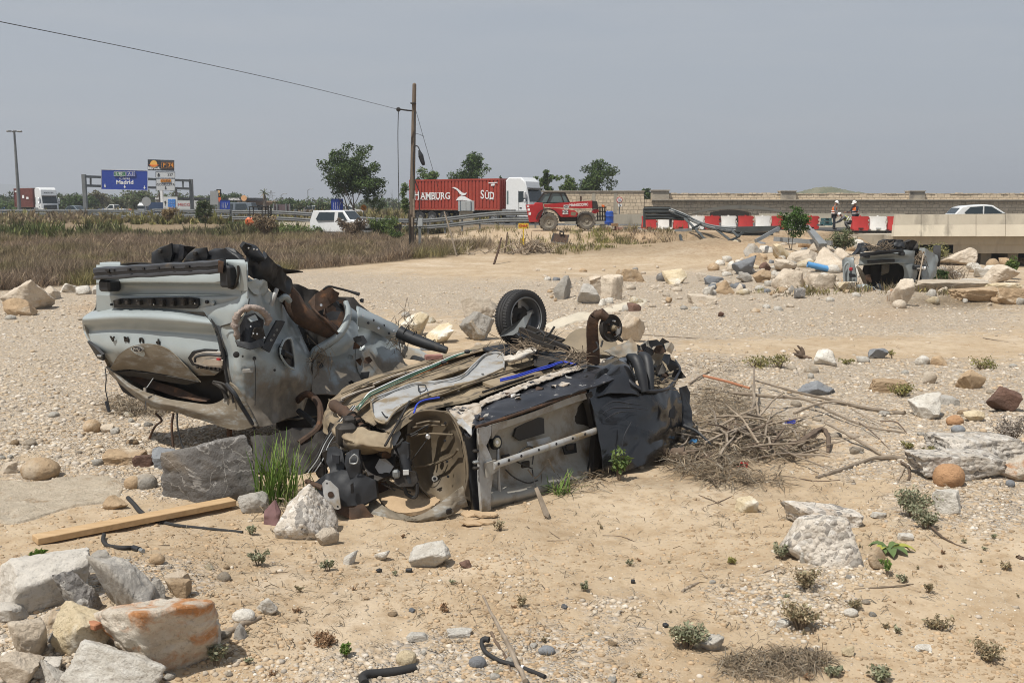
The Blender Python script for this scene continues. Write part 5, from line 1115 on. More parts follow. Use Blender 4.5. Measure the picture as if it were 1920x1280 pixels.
def ctext(body,f,z,size,mt,par,sx=1,off=0,cl=9.3):return text(body,size,mt,par,facing((-cl+cl*f,-.045,z),(1,0,0),(0,0,1)),'lettering',.004,sx,off)
z_=2.32
for tx,f,sz in(('H',.085,1.05),('AMBURG',.30,.82),('S',.818,1.02),('\u00dcD',.895,.82)):ctext(tx,f,z_+(.06 if sz>1 else-.03),sz,m_white,ct,.95 if len(tx)>2 else .8,.012)
mb=MB()
for f in(.066,.10,.155,.188,.205,.24,.262,.30,.33,.365,.90,.93):
 for dz in(-.29,.25):mb.box((-9.3+9.3*f,-.05,z_-.01+dz),(.2,.01,.05))
mb.build('letter_serifs',m_white,ct,local=True,smooth=0)
def cpl(pts,nm,mt=m_white):
 P=[Vector((-9.3+9.3*f,-.06,z))for f,z in pts];MB().plate(P,.012,(0,1,0)).build(nm,mt,ct,local=True,smooth=0)
cpl([(.487,3.02),(.515,3.05),(.55,2.93),(.60,2.58),(.625,2.52),(.655,2.58),(.635,2.38),(.60,2.34),(.575,2.47),(.54,2.82),(.505,2.96)],'gull_emblem')
cpl([(.53,1.92),(.555,2.18),(.59,2.32),(.63,2.26),(.68,2.02),(.735,1.80),(.66,1.90),(.60,1.96)],'gull_emblem')
cpl([(.70,3.42),(.70,3.42)]if 0 else[(.885,3.40),(.98,3.43),(.98,3.36),(.885,3.33)],'serial_plate');cpl([(.912,3.28),(.95,3.30),(.95,3.14),(.912,3.12)],'serial_plate')
th2=math.atan2(-.70,.66)
L2,ct2,cb2=lorry('white cab lorry with a short brown shipping container at the far left',(at(64,400,150).x,150,.99),math.atan2(-.66,.75),6.6,1.25,4.05,m_contbrown)
for f,z,w2,h2 in((.28,3.1,.9,.5),(.5,2.8,.7,.45),(.72,2.6,.8,.3),(.12,3.6,.7,.2)):MB().box((-6.6+6.6*f,-.06,z),(w2,.02,h2)).build('white_marking',m_white,ct2,local=True)
text('MATA',.42,m_signblack,cb2,facing((2.47,1.22,3.42),(0,1,0),(-.3,0,1)),'lettering',.02,1.2,.02)
text('* *',1.4,m_white,ct2,facing((.06,1.25,3.0),(0,1,0),(0,0,1)),'lettering',.01,.6,.03)
L3=thing('curtain_lorry','white lorry with a blue and pale grey curtain trailer behind the gantry','lorry',(at(262,400,135).x,135,.99),0)
X3=L3.location.x
def l3(px,py,Y=135):q=at(px,py,Y);return(q.x-X3,q.z-.99)
def l3box(x0,y0,x1,y1,dep,nm,mt,par=None,y=0,bev=0):a,b=l3(x0,y0),l3(x1,y1);return MB().box(((a[0]+b[0])/2,y+dep/2,(a[1]+b[1])/2),(b[0]-a[0],dep,a[1]-b[1]),bev=bev).build(nm,mt,par or L3,local=True)
l3box(279,379.5,307,399,2.5,'blue_curtain',m_tarp);l3box(307,376,372,399,2.5,'pale_curtain',m_trailer,y=.02);l3box(262,400,370,402,2.2,'chassis',m_dark,y=.2)
cb3=l3box(256.5,381,274,401.5,2.4,'cab',m_whitecar,bev=.25);l3box(257,386,271,391,2.2,'windscreen',m_glass,cb3,y=-.06);l3box(260,379,273,382,2.0,'roof_spoiler',m_whitecar,cb3,y=.2)
for px in(264,285,345,352,359):q=l3(px,402);wheel(L3,q[0],.2,.5,.3)
a=l3(345,384);text('MECO',.5,m_signred,L3,facing((a[0],-.01,a[1]),(1,0,0),(0,0,1)),'lettering',.005,1.2)
aw=thing('blue_awning','long blue awning above grey wall behind the white pickup','awning',(at(200,400,200).x,200,.95));vb(MB(),183,390.5,224,396,200,3).build('canopy_sheet',m_bluecar,aw);vb(MB(),178,396.2,236,404,201,3).build('wall',m_conc2,aw)
wh=thing('warehouse','long low white warehouse far behind the brown container','building',(at(0,400,330).x,330,.95));vb(MB(),-60,378,22,390,330,30).build('wall',m_white,wh);vb(MB(),-61,376.5,23,379,329,32).build('roof',m_signback,wh)
kk=thing('roadwork_light','small white and orange roadwork trailer left of the curtain lorry','trailer',zg(243,140));vb(MB(),240,396,248,406,140,1).build('body',m_whitecar,kk);vb(MB(),241,392,246,395,140,.3).build('lamp_panel',m_hivis,kk);pole(kk,243.5,394,140.4)
# ---- forklift
fk=thing('forklift','small orange forklift with a black mast and open cab, beside a dry bush','forklift',(at(486,400,71).x,71,H(at(486,400,71).x,71)),0)
def fz(px,py):q=at(px,py,71);return q.x-fk.location.x,q.z-fk.location.z
def fbox(x0,y0,x1,y1,y,dep,nm,mt,bev=0):a,b=fz(x0,y0),fz(x1,y1);return MB().box(((a[0]+b[0])/2,y,(a[1]+b[1])/2),(abs(b[0]-a[0]),dep,abs(a[1]-b[1])),bev=bev).build(nm,mt,fk,local=True)
fbox(464,408,490,420,0,1.1,'body',m_orcan,.1);fbox(462,407,474,424,0,1.1,'counterweight',m_orcan,.2);fbox(474,400,483,409,0,.6,'seat',m_plastic,.05)
for px in(471,494):
 for y in(-.5,.5):fbox(px,388,px+2,412,y,.07,'cab_post',m_dark)
fbox(470,387,498,388.6,0,1.15,'cab_roof',m_dark)
for y in(-.35,.35):fbox(504,386,508,424,y,.12,'mast_rail',m_dark)
for py in(388,400,412):fbox(504.5,py,507.5,py+2,0,.7,'mast_bar',m_dark)
for y in(-.3,.3):fbox(508,423,530,424.5,y,.12,'fork',m_dark)
for px,r_ in((470,.3),(497,.36)):
 for y in(-.5,.5):wheel(fk,fz(px,420)[0],y,r_,.22)
# ---- jersey barriers at the van
def jersey(name,label,loc,rz,L=2.6,h=.9,mt=None,group=None):
 mb=MB();pr=[(-.30,0),(.30,0),(.27,.16),(.12,.38),(.08,h),(-.08,h),(-.12,.38),(-.27,.16)]
 mb.prism(pr,L/2,.03);o=mb.build(name,mt or m_conc,org=(0,0,0),smooth=30);o.location=loc;o.rotation_euler=(0,0,rz);return tag(o,label,'concrete barrier',group)
for px,rz,lb in((536,1.35,'concrete barrier left of the pair beside the forklift'),(562,1.5,'middle long concrete barrier between forklift and white van'),(583,.7,'concrete barrier turned end-on nearest the white van'),(521,.5,'concrete barrier hidden half behind the dry bush')):
 q=zg(px,71.5);jersey('concrete_barrier',lb,(q[0],q[1],q[2]+.22),rz,1.6 if px!=562 else 1.9,.75)
q=zg(722,70);tk=thing('timber_stack','dark stack of planks with a yellow cover right of the white van','timber',(q[0],q[1],q[2]));MB().box((0,0,.5),(2.2,1,.7),bev=.05).build('planks',m_dark,tk,local=True);MB().box((.1,0,.9),(2.0,.9,.07),.1).build('cover',flat('pale_yellow_sheet',(.6,.48,.2)),tk,local=True)
# ---- trees
tree(668,84,265,'tallest leafy tree left of the utility pole with several thin trunks',101,128,n=9500,leaf=.15,cols=DG+((.075,.11,.03),),multi=3,clump=.12,fill=.55,low=.22,dep=2,tr=.012)
tree(706,84.5,352,'thin half bare tree at the right side of the tallest tree',1011,44,n=500,leaf=.12,cols=LG,multi=2,clump=.14,fill=.1,dep=2,tr=.010)
tree(742,82,345,'leafless grey sapling between the tall tree and the utility pole',102,26,bare=1,dep=2,tr=.008)
tree(761,80,335,'narrow light green tree just left of the utility pole',103,16,n=900,leaf=.13,cols=LG,clump=.35,low=.1,tr=.01)
tree(794,104,312,'bright green tree behind the left end of the red container',104,56,n=2200,leaf=.17,cols=LG+DG[:1],base=400)
tree(886,108,279,'dense dark green tree behind the middle of the red container',105,92,n=5200,leaf=.17,cols=DG,base=400,low=.2)
tree(944,106,322,'small dark tree top above the front end of the red container',1051,20,n=350,leaf=.15,cols=DG,base=400)
tree(1003,104,326,'small light green tree behind the white lorry cab',106,28,n=1000,leaf=.16,cols=LG,base=400)
tree(1028,102,310,'slim green tree right of the white lorry cab',107,30,n=2000,leaf=.16,cols=LG+DG,base=400,low=.2)
tree(1058,102,321,'light green feathery tree above the telehandler',108,48,n=2200,leaf=.16,cols=LG,base=400,low=.2,fill=.8)
tree(1122,104,296,'broad green tree behind the high end of the stone wall',109,78,n=5200,leaf=.165,cols=DG+LG[:1],base=400,low=.2,multi=2)
tree(1214,110,350,'small tree seen in the gap between stone wall and pillar',110,30,n=800,leaf=.17,cols=DG,base=395)
for px,w_,top,Y,lb,c_,n_ in((66,46,358,185,'dark pine top behind the brown container',DG,900),(120,90,362,180,'wide dark tree right of the brown container lorry',DG+OL,2400),(155,60,366,172,'bushy tree behind the left post of the gantry',DG+LG[:1],1800),(182,34,354,190,'pale olive tree under the left end of the blue sign',GYG,900),(203,22,366,195,'small pale tree right of the pale olive one',GYG,500),(250,60,355,185,'green tree under the right part of the blue sign',OL+LG[:1],1800),(228,40,372,180,'low olive shrub left of the curtain lorry',OL,700),(375,60,366,215,'olive green trees behind the right gantry post',DG+OL,1400),(436,46,360,205,'rounded green tree behind the price totem',DG+LG[:1],1500),(90,50,360,190,'feathery dark tree behind the white cab of the far lorry',DG,1000),(535,50,374,160,'dark bushy tree right of the sight screen',DG,1300),(572,40,376,150,'olive tree left of the far white car',OL+DG,1100),(612,40,380,140,'low olive tree left of the blue lane sign',OL+DG,900),(30,60,376,170,'yellowish shrub left of the brown container',LG,900)):
 tree(px,Y,top,lb,200+px,w_,n=n_,leaf=.30,cols=c_,low=.12,fill=1.2,clump=.2)
def palm(px,Y,top,label,seed,wpx):
 p=at(px,400,Y);r=thing('palm_tree',label,'palm',(p.x,Y,.95));h=at(px,top,Y).z-.95;w_=wpx*Y/FX;hc=h-w_*.45
 MB().tube([(0,0,-.1),(.05,0,hc*.5),(0,0,hc)],[.32,.24,.22],8).build('trunk',m_trunk,r,local=True);rg=random.Random(seed)
 for k in range(26):
  a=rg.uniform(0,6.28);e=rg.uniform(-1.1,1.3);L=w_*.5;mb=MB();d=Vector((math.cos(a)*math.cos(e),math.sin(a)*math.cos(e),math.sin(e)));s_=d.cross(Vector((0,0,1))).normalized()*w_*.05
  P=[Vector((0,0,hc))+d*L*t-Vector((0,0,L*.25*t*t))for t in(0,.4,.75,1)]
  V=[];
  for i,q in enumerate(P):f=(.3,1,.9,.1)[i];V+=[q-s_*f,q+Vector((0,0,.03*w_)),q+s_*f]
  mb.add(V,[(i*3+j,i*3+j+1,i*3+j+4,i*3+j+3)for i in range(3)for j in range(2)]);mb.build('frond',m_palm if e>-.4 else m_palmdry,r,local=True,smooth=0)
m_palm=M('palm_frond',(.085,.10,.045),(.06,.075,.03),3,.7,0,0);m_palmdry=M('dry_palm_frond',(.18,.15,.09),(.13,.105,.06),3,.8,0,0)
palm(496,170,351,'palm tree with a round head above the fuel station shop',1,22);palm(332,190,348,'palm tree right of the white direction sign',2,22);palm(301,200,352,'palm head behind the mast of the fuel billboard',3,20)
def shrub(px,py,wpx,hpx,label,seed,cols,n=1500,leaf=.05,name='shrub',cat='shrub',stems=9,Y=None,mt=None,fl=.9):
 g=gp(px,py)if Y is None else Vector(zg(px,Y));s=g.y/FX;w_,h=wpx*s,hpx*s;r=thing(name,label,cat,g);rg=random.Random(seed);mb=MB();C=[];R=[]
 for k in range(stems):
  a=rg.uniform(0,6.28);rr=rg.uniform(.1,.5)*w_*.9;tip=Vector((math.cos(a)*rr,math.sin(a)*rr*.8,h*rg.uniform(.5,.95)));mid=tip*.5+Vector((rg.uniform(-.05,.05)*w_,rg.uniform(-.05,.05)*w_,h*.12))
  mb.tube([(math.cos(a)*.03*w_,math.sin(a)*.03*w_,-.03),mid,tip],[.012*w_+.002,.008*w_+.0015,.003*w_+.001],5)
  for t_ in(.5,.75,1.0):C.append(tuple(mid.lerp(tip,(t_-.5)*2)));R.append(rg.uniform(.10,.2)*w_)
 mb.build('stems',m_twig,r,local=True)
 V,F,c=leafcloud(C,R,n,leaf,cols,seed,fl);V[:,2]=np.maximum(V[:,2],-.02);npmesh('foliage',V,F,mt or m_leaf,c,r,smooth=0);return r
shrub(718,444,80,30,'bright green bush right of the white van',31,LG,2600,.10);shrub(738,452,40,20,'low green bush beside the foot of the utility pole',311,LG+DG,800,.08)
shrub(665,446,62,34,'dry grey-brown bush in front of the white van',32,((.22,.17,.12),(.28,.22,.16),(.16,.12,.09)),3000,.10,'dry_bush',mt=m_dryweed)
shrub(499,446,60,44,'dry brown bush in front of the forklift',33,((.24,.18,.11),(.30,.23,.14),(.18,.13,.085)),3000,.10,'dry_bush',mt=m_dryweed)
shrub(455,440,50,22,'leafy green bush left of the forklift',34,LG+DG,1500,.10);shrub(575,444,100,14,'low green creeping bush before the concrete barriers',35,LG,1800,.09)
tree(381,76,373,'small dark green tree standing at the left guard rail',36,40,n=1800,leaf=.11,cols=DG+OL,low=.2,dep=2,fill=.8)
shrub(315,425,40,30,'dry reddish bush below the info sign',37,((.26,.19,.10),(.33,.24,.12),(.2,.15,.08)),1500,.10,'dry_bush',mt=m_dryweed)
tree(1487,41,380,'green sapling growing among the rubble by the collapsed guard rail',38,58,name='sapling',cat='sapling',n=3800,leaf=.055,cols=((.06,.12,.025),(.09,.16,.035),(.045,.085,.02)),low=.12,dep=2,multi=2,fill=.7,clump=.14,base=462,tr=.012)
shrub(1576,478,60,46,'grey-green spiky bush left of the concrete bridge block',39,((.15,.17,.085),(.20,.21,.11),(.11,.13,.06)),3200,.05,stems=16)
shrub(1770,520,38,26,'dark green bush right of the far wreck',40,DG,1500,.05,Y=31);shrub(1755,480,70,40,'yellowish weed bush under the bridge parapet',41,((.24,.23,.09),(.20,.19,.08)),1600,.05,stems=16,Y=42)
shrub(1905,505,26,46,'green reeds at the right edge before the dark opening',42,LG,500,.09,'reeds','reeds',12,Y=34,fl=1.3)
# ---- masonry walls and old stone bridge
YW=86.0
def wx(px,Y=YW):return at(px,400,Y).x
def wz(py,Y=YW):return at(960,py,Y).z
w1=thing('stone_wall','high rubble stone wall end beside the speed limit sign','wall',(wx(1020),YW,.9))
def wbox(par,x0,x1,y0,y1,nm,mt,Y=YW,dep=.8,org=None,fwd=0.0):
 a,b=wx(x0,Y),wx(x1,Y);za,zb=(wz(y0,Y),wz(y1,Y)if y1<1000 else .7)
 return MB().box(((a+b)/2,Y+dep/2-fwd,(za+zb)/2),(b-a,dep,za-zb)).build(nm,mt,par)
wbox(w1,985,1207,359.5,2000,'masonry',m_wall);wbox(w1,984,1208,357.5,359.5,'coping',m_cornice,dep=.95,fwd=.08)
for px in(1109,1150):wbox(w1,px,px+7,362,400,'mortar_pier',m_conc2,fwd=.02)
w2=thing('stone_wall','lower stone wall between high wall end and bridge pillar','wall',(wx(1208),YW,.9));wbox(w2,1208.2,1222,373.5,2000,'masonry',m_wall,fwd=-.05)
br=thing('stone_bridge','old stone bridge with cornice, flat arch and pillars behind the barriers','bridge',(wx(1222),YW,.9))
wbox(br,1222,1253,357.3,373.6,'pillar',m_cornice,dep=1.2,fwd=.3);wbox(br,1220.5,1254.5,356,358,'pillar_cap',m_cornice,dep=1.4,fwd=.4)
for px in(1462,1702,1942,2182,2422):wbox(br,px,px+28,359,374,'pillar',m_cornice,dep=1.1,fwd=.25);wbox(br,px-1,px+29,357.6,359.4,'pillar_cap',m_cornice,dep=1.3,fwd=.35)
wbox(br,1253.5,2700,363,374,'parapet',m_wall2,dep=.5);
rg=random.Random(6);px=1254
while px<2690:
 w_=rg.uniform(8,16);wbox(br,px+.3,px+w_-.3,363.2-rg.uniform(.2,1.8),364.5,'coping_stone',m_wall2,dep=.5,fwd=rg.uniform(0,.05));px+=w_
wbox(br,1221,2700,374,376,'cornice',m_cornice,dep=1.0,fwd=.40);wbox(br,1221,2700,376,378.2,'cornice',m_cornice,dep=.8,fwd=.22)
def arch(par,cx,hw,top,spring,name='arch_opening'):
 A=[];
 for k in range(17):t=-1+k/8;A.append((cx+hw*t,spring-(spring-top)*(1-t*t)))
 return A
mb=MB();Yf=YW+.05
tops=[(1222,378.2),(2100,378.2)];bot=418
A=arch(br,1370,38,393.2,398.5)
ring=[(1222,378.2),(2700,378.2),(2700,bot),(1409,bot),(1409,400)]+A[::-1]+[(1331,400),(1331,bot),(1222,bot)]
mb.plate([at(x,y,Yf)for x,y in ring],.9,(0,1,0));mb.build('spandrel_wall',m_wall2,br,smooth=0)
mb=MB()
for k in range(25):
 t0,t1=-1+k/12.5,-1+(k+1)/12.5
 def e(t,up):return(1388+105*t,404-(404-(384.5 if up else 391.5))*(1-t*t)-(0 if up else 0))
 P=[e(t0,1),e(t1,1),e(t1,0),e(t0,0)];mb.plate([at(x,y,Yf-.06)for x,y in P],.05,(0,1,0))
mb.build('arch_render',m_conc,br,smooth=0)
MB().box((wx(1370),YW+6,1.4),(8,.2,3)).build('arch_shade_plate',m_dark,br)  # dark plate behind the arch stands for the shade of its opening
wbox(br,1060,1210,2000 if 0 else 401.5,2000,'plinth',m_conc2,Y=82,dep=.4)
s=sign('speed_sign','round speed limit sign with a small white plate, in front of the stone wall',1161,83.5);pole(s,1161.5,371,83.5,.05);disc(s,1161.5,375,83.5,5.6,m_signred,'rim');d=disc(s,1161.5,375,83.5,4.2,m_white,'face',.045);ptext('50',1161.5,375,83.38,4.8,m_signblack,d,.8)
p=panel(s,1159,382.5,1166,387.5,83.4,m_white,'plate');arrow(p,1162.5,385,83.4,2.0,m_signblack,PI*.75)
# ---- concrete road bridge at the right
YB=56.0
cb_=thing('concrete_bridge','low concrete road bridge with a panelled parapet above a dark opening','bridge',(wx(1680,YB),YB,0))
xs=[1677,1727,1777.5,1830,1885]+[1942+58*k for k in range(11)]
for i in range(len(xs)-1):
 a,b=xs[i]+.8,xs[i+1]-.4;sl=-.35*min(i,6)
 mb=MB();P=[at(a+(2 if i==0 else 0),402.5+sl,YB+.32),at(b,402.1+sl,YB+.32),at(b,421+sl*.4,YB+.10),at(a,421.4+sl*.4,YB+.10)]
 mb.plate(P,.28,(0,1,0));pn=mb.build('parapet_panel',m_conc2,cb_,smooth=0)
 mb=MB();P=[at(a,421.6+sl*.4,YB+.08),at(b,421.2+sl*.4,YB+.08),at(b,442.8,YB-.22),at(a-(2 if i==0 else 0),443.2,YB-.22)];mb.plate(P,.36,(0,1,0));mb.build('parapet_apron',m_conc,cb_,smooth=0)
MB().box(((wx(1672,YB)+wx(2520,YB))/2,YB+4.5,.55),(wx(2520,YB)-wx(1672,YB),8.2,.5)).build('deck',m_conc2,cb_)
MB().box(((wx(1690,YB)+wx(2520,YB))/2,YB+.75,.28),(wx(2520,YB)-wx(1690,YB),.5,.95)).build('edge_beam',m_conc2,cb_)
MB().box((wx(1738,YB),YB+4.5,-.5),(3.6,8,2.4)).build('abutment',m_conc2,cb_)
MB().box((wx(1850,YB),YB+8.4,-.6),(30,.3,2.2)).build('void_shade_sheet',m_dark,cb_)  # dark sheet closing the void, shade under the deck put in as colour
for px in(1878,1930):MB().box((wx(px,YB),YB+3,-.6),(.6,3,2.2)).build('pier',m_conc2,cb_)
wing=thing('concrete_wall','stained concrete retaining wall left of the bridge parapet','wall',(wx(1620,57),57,.2));MB().box(((wx(1570,57)+wx(1686,57))/2,57.2,.1),(wx(1686,57)-wx(1570,57),.4,1.5)).build('wall',m_conc2,wing)
jb=thing('concrete_barrier','plain long concrete barrier behind the workers','concrete barrier',(wx(1560,69),69,1.0));MB().prism([(-.3,0),(.3,0),(.25,.2),(.1,.4),(.08,.95),(-.08,.95),(-.1,.4),(-.25,.2)],5.0,.02,Matrix.Rotation(PI/2,3,'Z')).build('barrier_body',m_conc2,jb,local=True)
# ---- red and white water barriers
def wbarrier(mt,name,label,px,Y=64.0,rz=0,wpx=28):
 W=wpx*Y/FX*1.0;p=(wx(px,Y),Y,max(.97,H(wx(px,Y),Y)));r=thing(name,label,'road barrier',p,rz,'red and white barriers along the road works')
 mb=MB();pr=[(-.24,.06),(.24,.06),(.22,.20),(.10,.55),(.09,.86),(-.09,.86),(-.10,.55),(-.22,.20)]
 M_=Matrix.Rotation(PI/2,3,'Z')
 def hw(x,z):return W/2*(.97 if z<.3 else .90 if z<.7 else .98)
 b=mb.prism(pr,hw,.03,M_).build('body',mt,r,local=True,smooth=35)
 for s_ in(-1,1):
  MB().box((s_*W*.27,0,.04),(W*.34,.5,.10),bev=.03).build('foot',mt,r,local=True)
 MB().box((0,-.20,.13),(W*.30,.12,.07)).build('fork_slot',m_dark if mt is m_redbar else m_greybox,r,local=True)
 MB().lathe([(0,0),(.06,0),(.06,.05),(0,.05)],10,c=(0,0,.86)).build('filler_cap',mt,r,local=True)
 for z in(.5,.74):MB().box((W/2+.01,0,z),(.10,.10,.12),bev=.02).build('connector',mt,r,local=True)
 return r
bx_=[(1217,0),(1247,1),(1276,0),(1306,1),(1335,0),(1366,1),(1398,0),(1430,1),(1461,0),(1492,1),(1521,0)]
nm_=['hidden behind the first guard rail post','between the two upright guard rail posts','under the kink of the broken guard rail','just right of the guard rail kink','fifth from the left end','sixth from the left end','seventh from the left end','left of the green sapling','behind the green sapling','showing right of the green sapling','at the gap where the workers stand']
for(px,c),t in zip(bx_,nm_):wbarrier((m_redbar,m_whbar)[c],('red_barrier','white_barrier')[c],('red','white')[c]+' plastic road barrier '+t,px)
for px,c,t in((1613,0,'in front of the standing worker in dark sleeves'),(1646,1,'between the two red ones right of the workers'),(1680,0,'at the left end of the concrete parapet'),(1712,1,'behind the concrete parapet')):
 wbarrier((m_redbar,m_whbar)[c],('red_barrier','white_barrier')[c],('red','white')[c]+' plastic road barrier '+t,px,61.5,wpx=31)
# ---- collapsed guard rail
cg=thing('collapsed_guardrail','twisted guard rail sagging from two upright posts down into the washed-out bank','guard rail',gp(1208,424));
def rp(*p):return[at(*q)for q in p]
for a,b in((1207,391),(1256,391)):q0,q1=at(a+1.2,426,59.8),at(a+1.2,b,59.8);MB().beam(q0,q1,.14,.14,(0,1,0)).build('post',m_darkgalv,cg)
def railpath(pts,n,h,nm,mt,out=(0,-1,0)):
 A=ppath(pts,n)
 for i in range(len(A)-1):
  pass
 pr=[(-.5,.02),(-.42,.0),(-.3,.08),(-.18,.08),(-.06,.0),(.06,.0),(.18,.08),(.3,.08),(.42,.0),(.5,.02)];V=[];m=len(pr)
 for i,p in enumerate(A):
  d=(A[min(i+1,len(A)-1)]-A[max(i-1,0)]).normalized();tw=pts[0][3]+(pts[-1][3]-pts[0][3])*i/(len(A)-1);o=Vector(out);o=(o-d*o.dot(d)).normalized();u=o.cross(d);u=u if u.z>0 else-u
  R=Matrix.Rotation(tw,3,d);o,u=R@o,R@u
  for f,q in pr:V.append(p+u*f*h+o*q)
  for f,q in pr:V.append(p+u*f*h+o*(q-.014))
 F=[]
 for i in range(len(A)-1):
  for k in range(m-1):a=i*2*m+k;F+=[(a,a+1,a+1+2*m,a+2*m),(a+m,a+m+2*m,a+m+1+2*m,a+m+1)]
  a=i*2*m;F+=[(a,a+2*m,a+3*m,a+m),(a+m-1,a+2*m-1,a+4*m-1,a+3*m-1)]
 mb=MB();mb.add(V,F);return mb.build(nm,mt,cg,smooth=0)
_at4=at
def ppath(pts,n=20):return cpath([at(p[0],p[1],p[2])for p in pts],n)
railpath([(1208,394,59.6,0),(1230,393.6,59.6,0),(1257,394,59.5,0)],6,.40,'rail',m_darkgalv);railpath([(1210,406.5,59.6,0),(1245,406,59.6,0),(1283,408,59.4,0)],6,.36,'rail',m_darkgalv)
railpath([(1255,393,59.5,.0),(1283,404,59,0),(1310,418,57.5,0),(1345,427,56,0),(1400,430.5,55,0),(1462,432,54,.5)],26,.27,'sagging_rail',m_galv,(0,-.8,.6))
railpath([(1262,398,59.4,.0),(1290,409,58.5,0),(1330,425,57,0),(1390,437,55.5,0),(1450,437,54.5,.3)],22,.24,'sagging_rail',m_darkgalv,(0,-1,.1))
railpath([(1344,428,55.8,0),(1358,431,55,0),(1372,432.5,54.5,0)],6,.12,'rail_strip',m_galv)
for pts in([(1284,410,58),(1300,425,57),(1313,441,56),(1322,451,55.5)],[(1315,419,57),(1307,424,57),(1299,428,56.6)],[(1341,428,56),(1352,437,55.3),(1369,450,54.5)],[(1395,434,55),(1380,446,54.3),(1363,453,54)],[(1372,432,55),(1380,440,54.5),(1386,444,54.2)],[(1311,436,56),(1318,445,55.5),(1325,450,55)],[(1275,441,55),(1278,452,54),(1281,458,53.5)],[(1282,453,54),(1290,455,53.6),(1299,459,53.4)]):
 A=ppath([p for p in pts],5);mb=MB()
 for i in range(4):mb.beam(A[i],A[i+1],.12,.10,(0,1,0))
 mb.build('bent_post',m_darkgalv,cg)
for nm,lb,a,b,w_,mt in(('fallen_post','pale grey guard rail post leaning left of the sapling',(1417,452,44),(1460,428,45.5),.15,m_galv),('fallen_rail','thick grey rail leaning right of the sapling',(1513,425,45),(1540,460,43),.20,m_galv),('fallen_rail','dull grey rail lying flat behind the sapling',(1452,448,46),(1560,456,44),.20,m_galv),('fallen_post','grey post leaning against the thick grey rail',(1522,431,45.5),(1548,459,43.5),.14,m_galv),('metal_bar','pale metal bar lying on the bank below the guard rail kink',(1265,432,55),(1297,430.5,55),.14,m_galv),('dark_beam','dark beam along the washed-out road edge behind the sapling',(1380,430,52),(1462,428,52),.26,m_darkgalv)):
 o=tag(MB().beam(at(*a),at(*b),w_,w_*.8,(0,1,0)).build(nm,mt,org=at(*a)),lb,'rail' if 'rail' in nm else 'post')
lw=thing('road_slab','white broken edge of the service road left of the barriers','slab',(wx(1160,62),62,.9));MB().box((wx(1160,62),62.6,.92),(3.6,1.0,.22)).build('slab',m_conc,lw)
# ---- telehandler
TY=62.0;tz=H(wx(1050,TY),TY);tp=Vector((wx(1050,TY),TY,tz));tl=thing('telehandler','red telescopic handler with a glazed cab, dusty tyres and a raised grab','telehandler',tp)
k_=TY/FX
def tq(X,Y_):return((960+X/8-1050)*k_,(434-340-Y_/8)*k_)
def tpoly(pts,w_,nm,mt,par=None,y=0,bev=.03):return MB().prism([tq(*p)for p in pts],w_,bev,None,(0,y,0)).build(nm,mt,par or tl,local=True,smooth=30)
tpoly([(208,372),(330,365),(350,338),(455,345),(470,440),(440,520),(400,620),(262,625),(240,520)],.95,'rear_body',m_telered)
tpoly([(440,440),(600,415),(700,425),(920,450),(972,490),(960,545),(720,550),(640,470),(560,440)],1.02,'side_body',m_telered)
tpoly([(700,545),(985,545),(985,610),(720,620)],.8,'chassis',m_dark)
bm_=tpoly([(478,362),(620,352),(1000,322),(1185,310),(1188,420),(1000,425),(620,410),(482,405)],.18,'boom',m_telered,None,-.72)
tpoly([(1180,312),(1250,318),(1275,430),(1188,432)],.22,'boom_head',m_dark,None,-.72);tpoly([(1002,245),(1028,250),(1030,318),(1006,318)],.05,'boom_pin',m_rust,None,-.72,0)
tpoly([(1195,440),(1275,432),(1285,470),(1230,500),(1180,485)],.35,'carriage',m_telered,None,-.5)
mb=MB()
for X in(1262,1300,1340,1380):mb.beam((tq(X,400)[0],-.5+(X-1320)*.004,tq(X,400)[1]),(tq(X+10,600)[0],-.3+(X-1320)*.004,tq(X,600)[1]),.07,.1,(0,1,0))
for Y_ in(410,470,540,600):mb.beam((tq(1255,Y_)[0],-.5,tq(0,Y_)[1]),(tq(1395,Y_)[0],-.2,tq(0,Y_)[1]),.1,.07)
mb.build('grab',m_dark,tl,local=True);tpoly([(1330,370),(1375,375),(1370,410),(1335,405)],.12,'lamp',m_hivis,None,-.3)
cabp=[(372,345),(470,208),(560,192),(780,195),(850,330),(850,400),(480,420)]
cg_=tpoly([(380,345),(474,216),(560,202),(772,205),(836,330),(560,345)],.52,'cab_glass',m_glass2,None,.1,.01)
mb=MB()
for y in(-.44,.64):
 for a,b in(((372,345),(470,208)),((470,208),(500,192)),((500,192),(785,195)),((785,195),(852,335)),((520,345),(590,198)),((720,205),(770,335)),((372,348),(852,338))):q0,q1=tq(*a),tq(*b);mb.beam((q0[0],y,q0[1]),(q1[0],y,q1[1]),.07,.09,(0,1,0))
for a in((470,208),(785,195),(852,335)):q0=tq(*a);mb.beam((q0[0],-.44,q0[1]),(q0[0],.64,q0[1]),.07,.07)
mb.build('cab_frame',m_dark,cg_,local=True);tpoly([(500,185),(790,188),(790,202),(500,200)],.56,'cab_roof',m_dark,cg_,.1)
tpoly([(560,345),(600,345),(600,260),(575,260)],.2,'seat',m_plastic,cg_,.1)
for cx,cy,r_ in((545,618,.54),(1100,590,.54)):
 q=tq(cx,cy)
 for y in(-.92,.82):
  w_=wheel(tl,q[0],y,r_,.42,m_tyredust,m_hub);w_.location.z=0 if cx<800 else .08
  mb=MB()
  for j in range(18):a=2*PI*j/18;mb.box((q[0]+(r_+.01)*math.cos(a),y+(.1 if j%2 else-.1),r_+(r_+.01)*math.sin(a)),(.07,.2,.10),M=Matrix.Rotation(-a,3,'Y'))
  mb.build('tread_lugs',m_tyredust,w_,local=True)
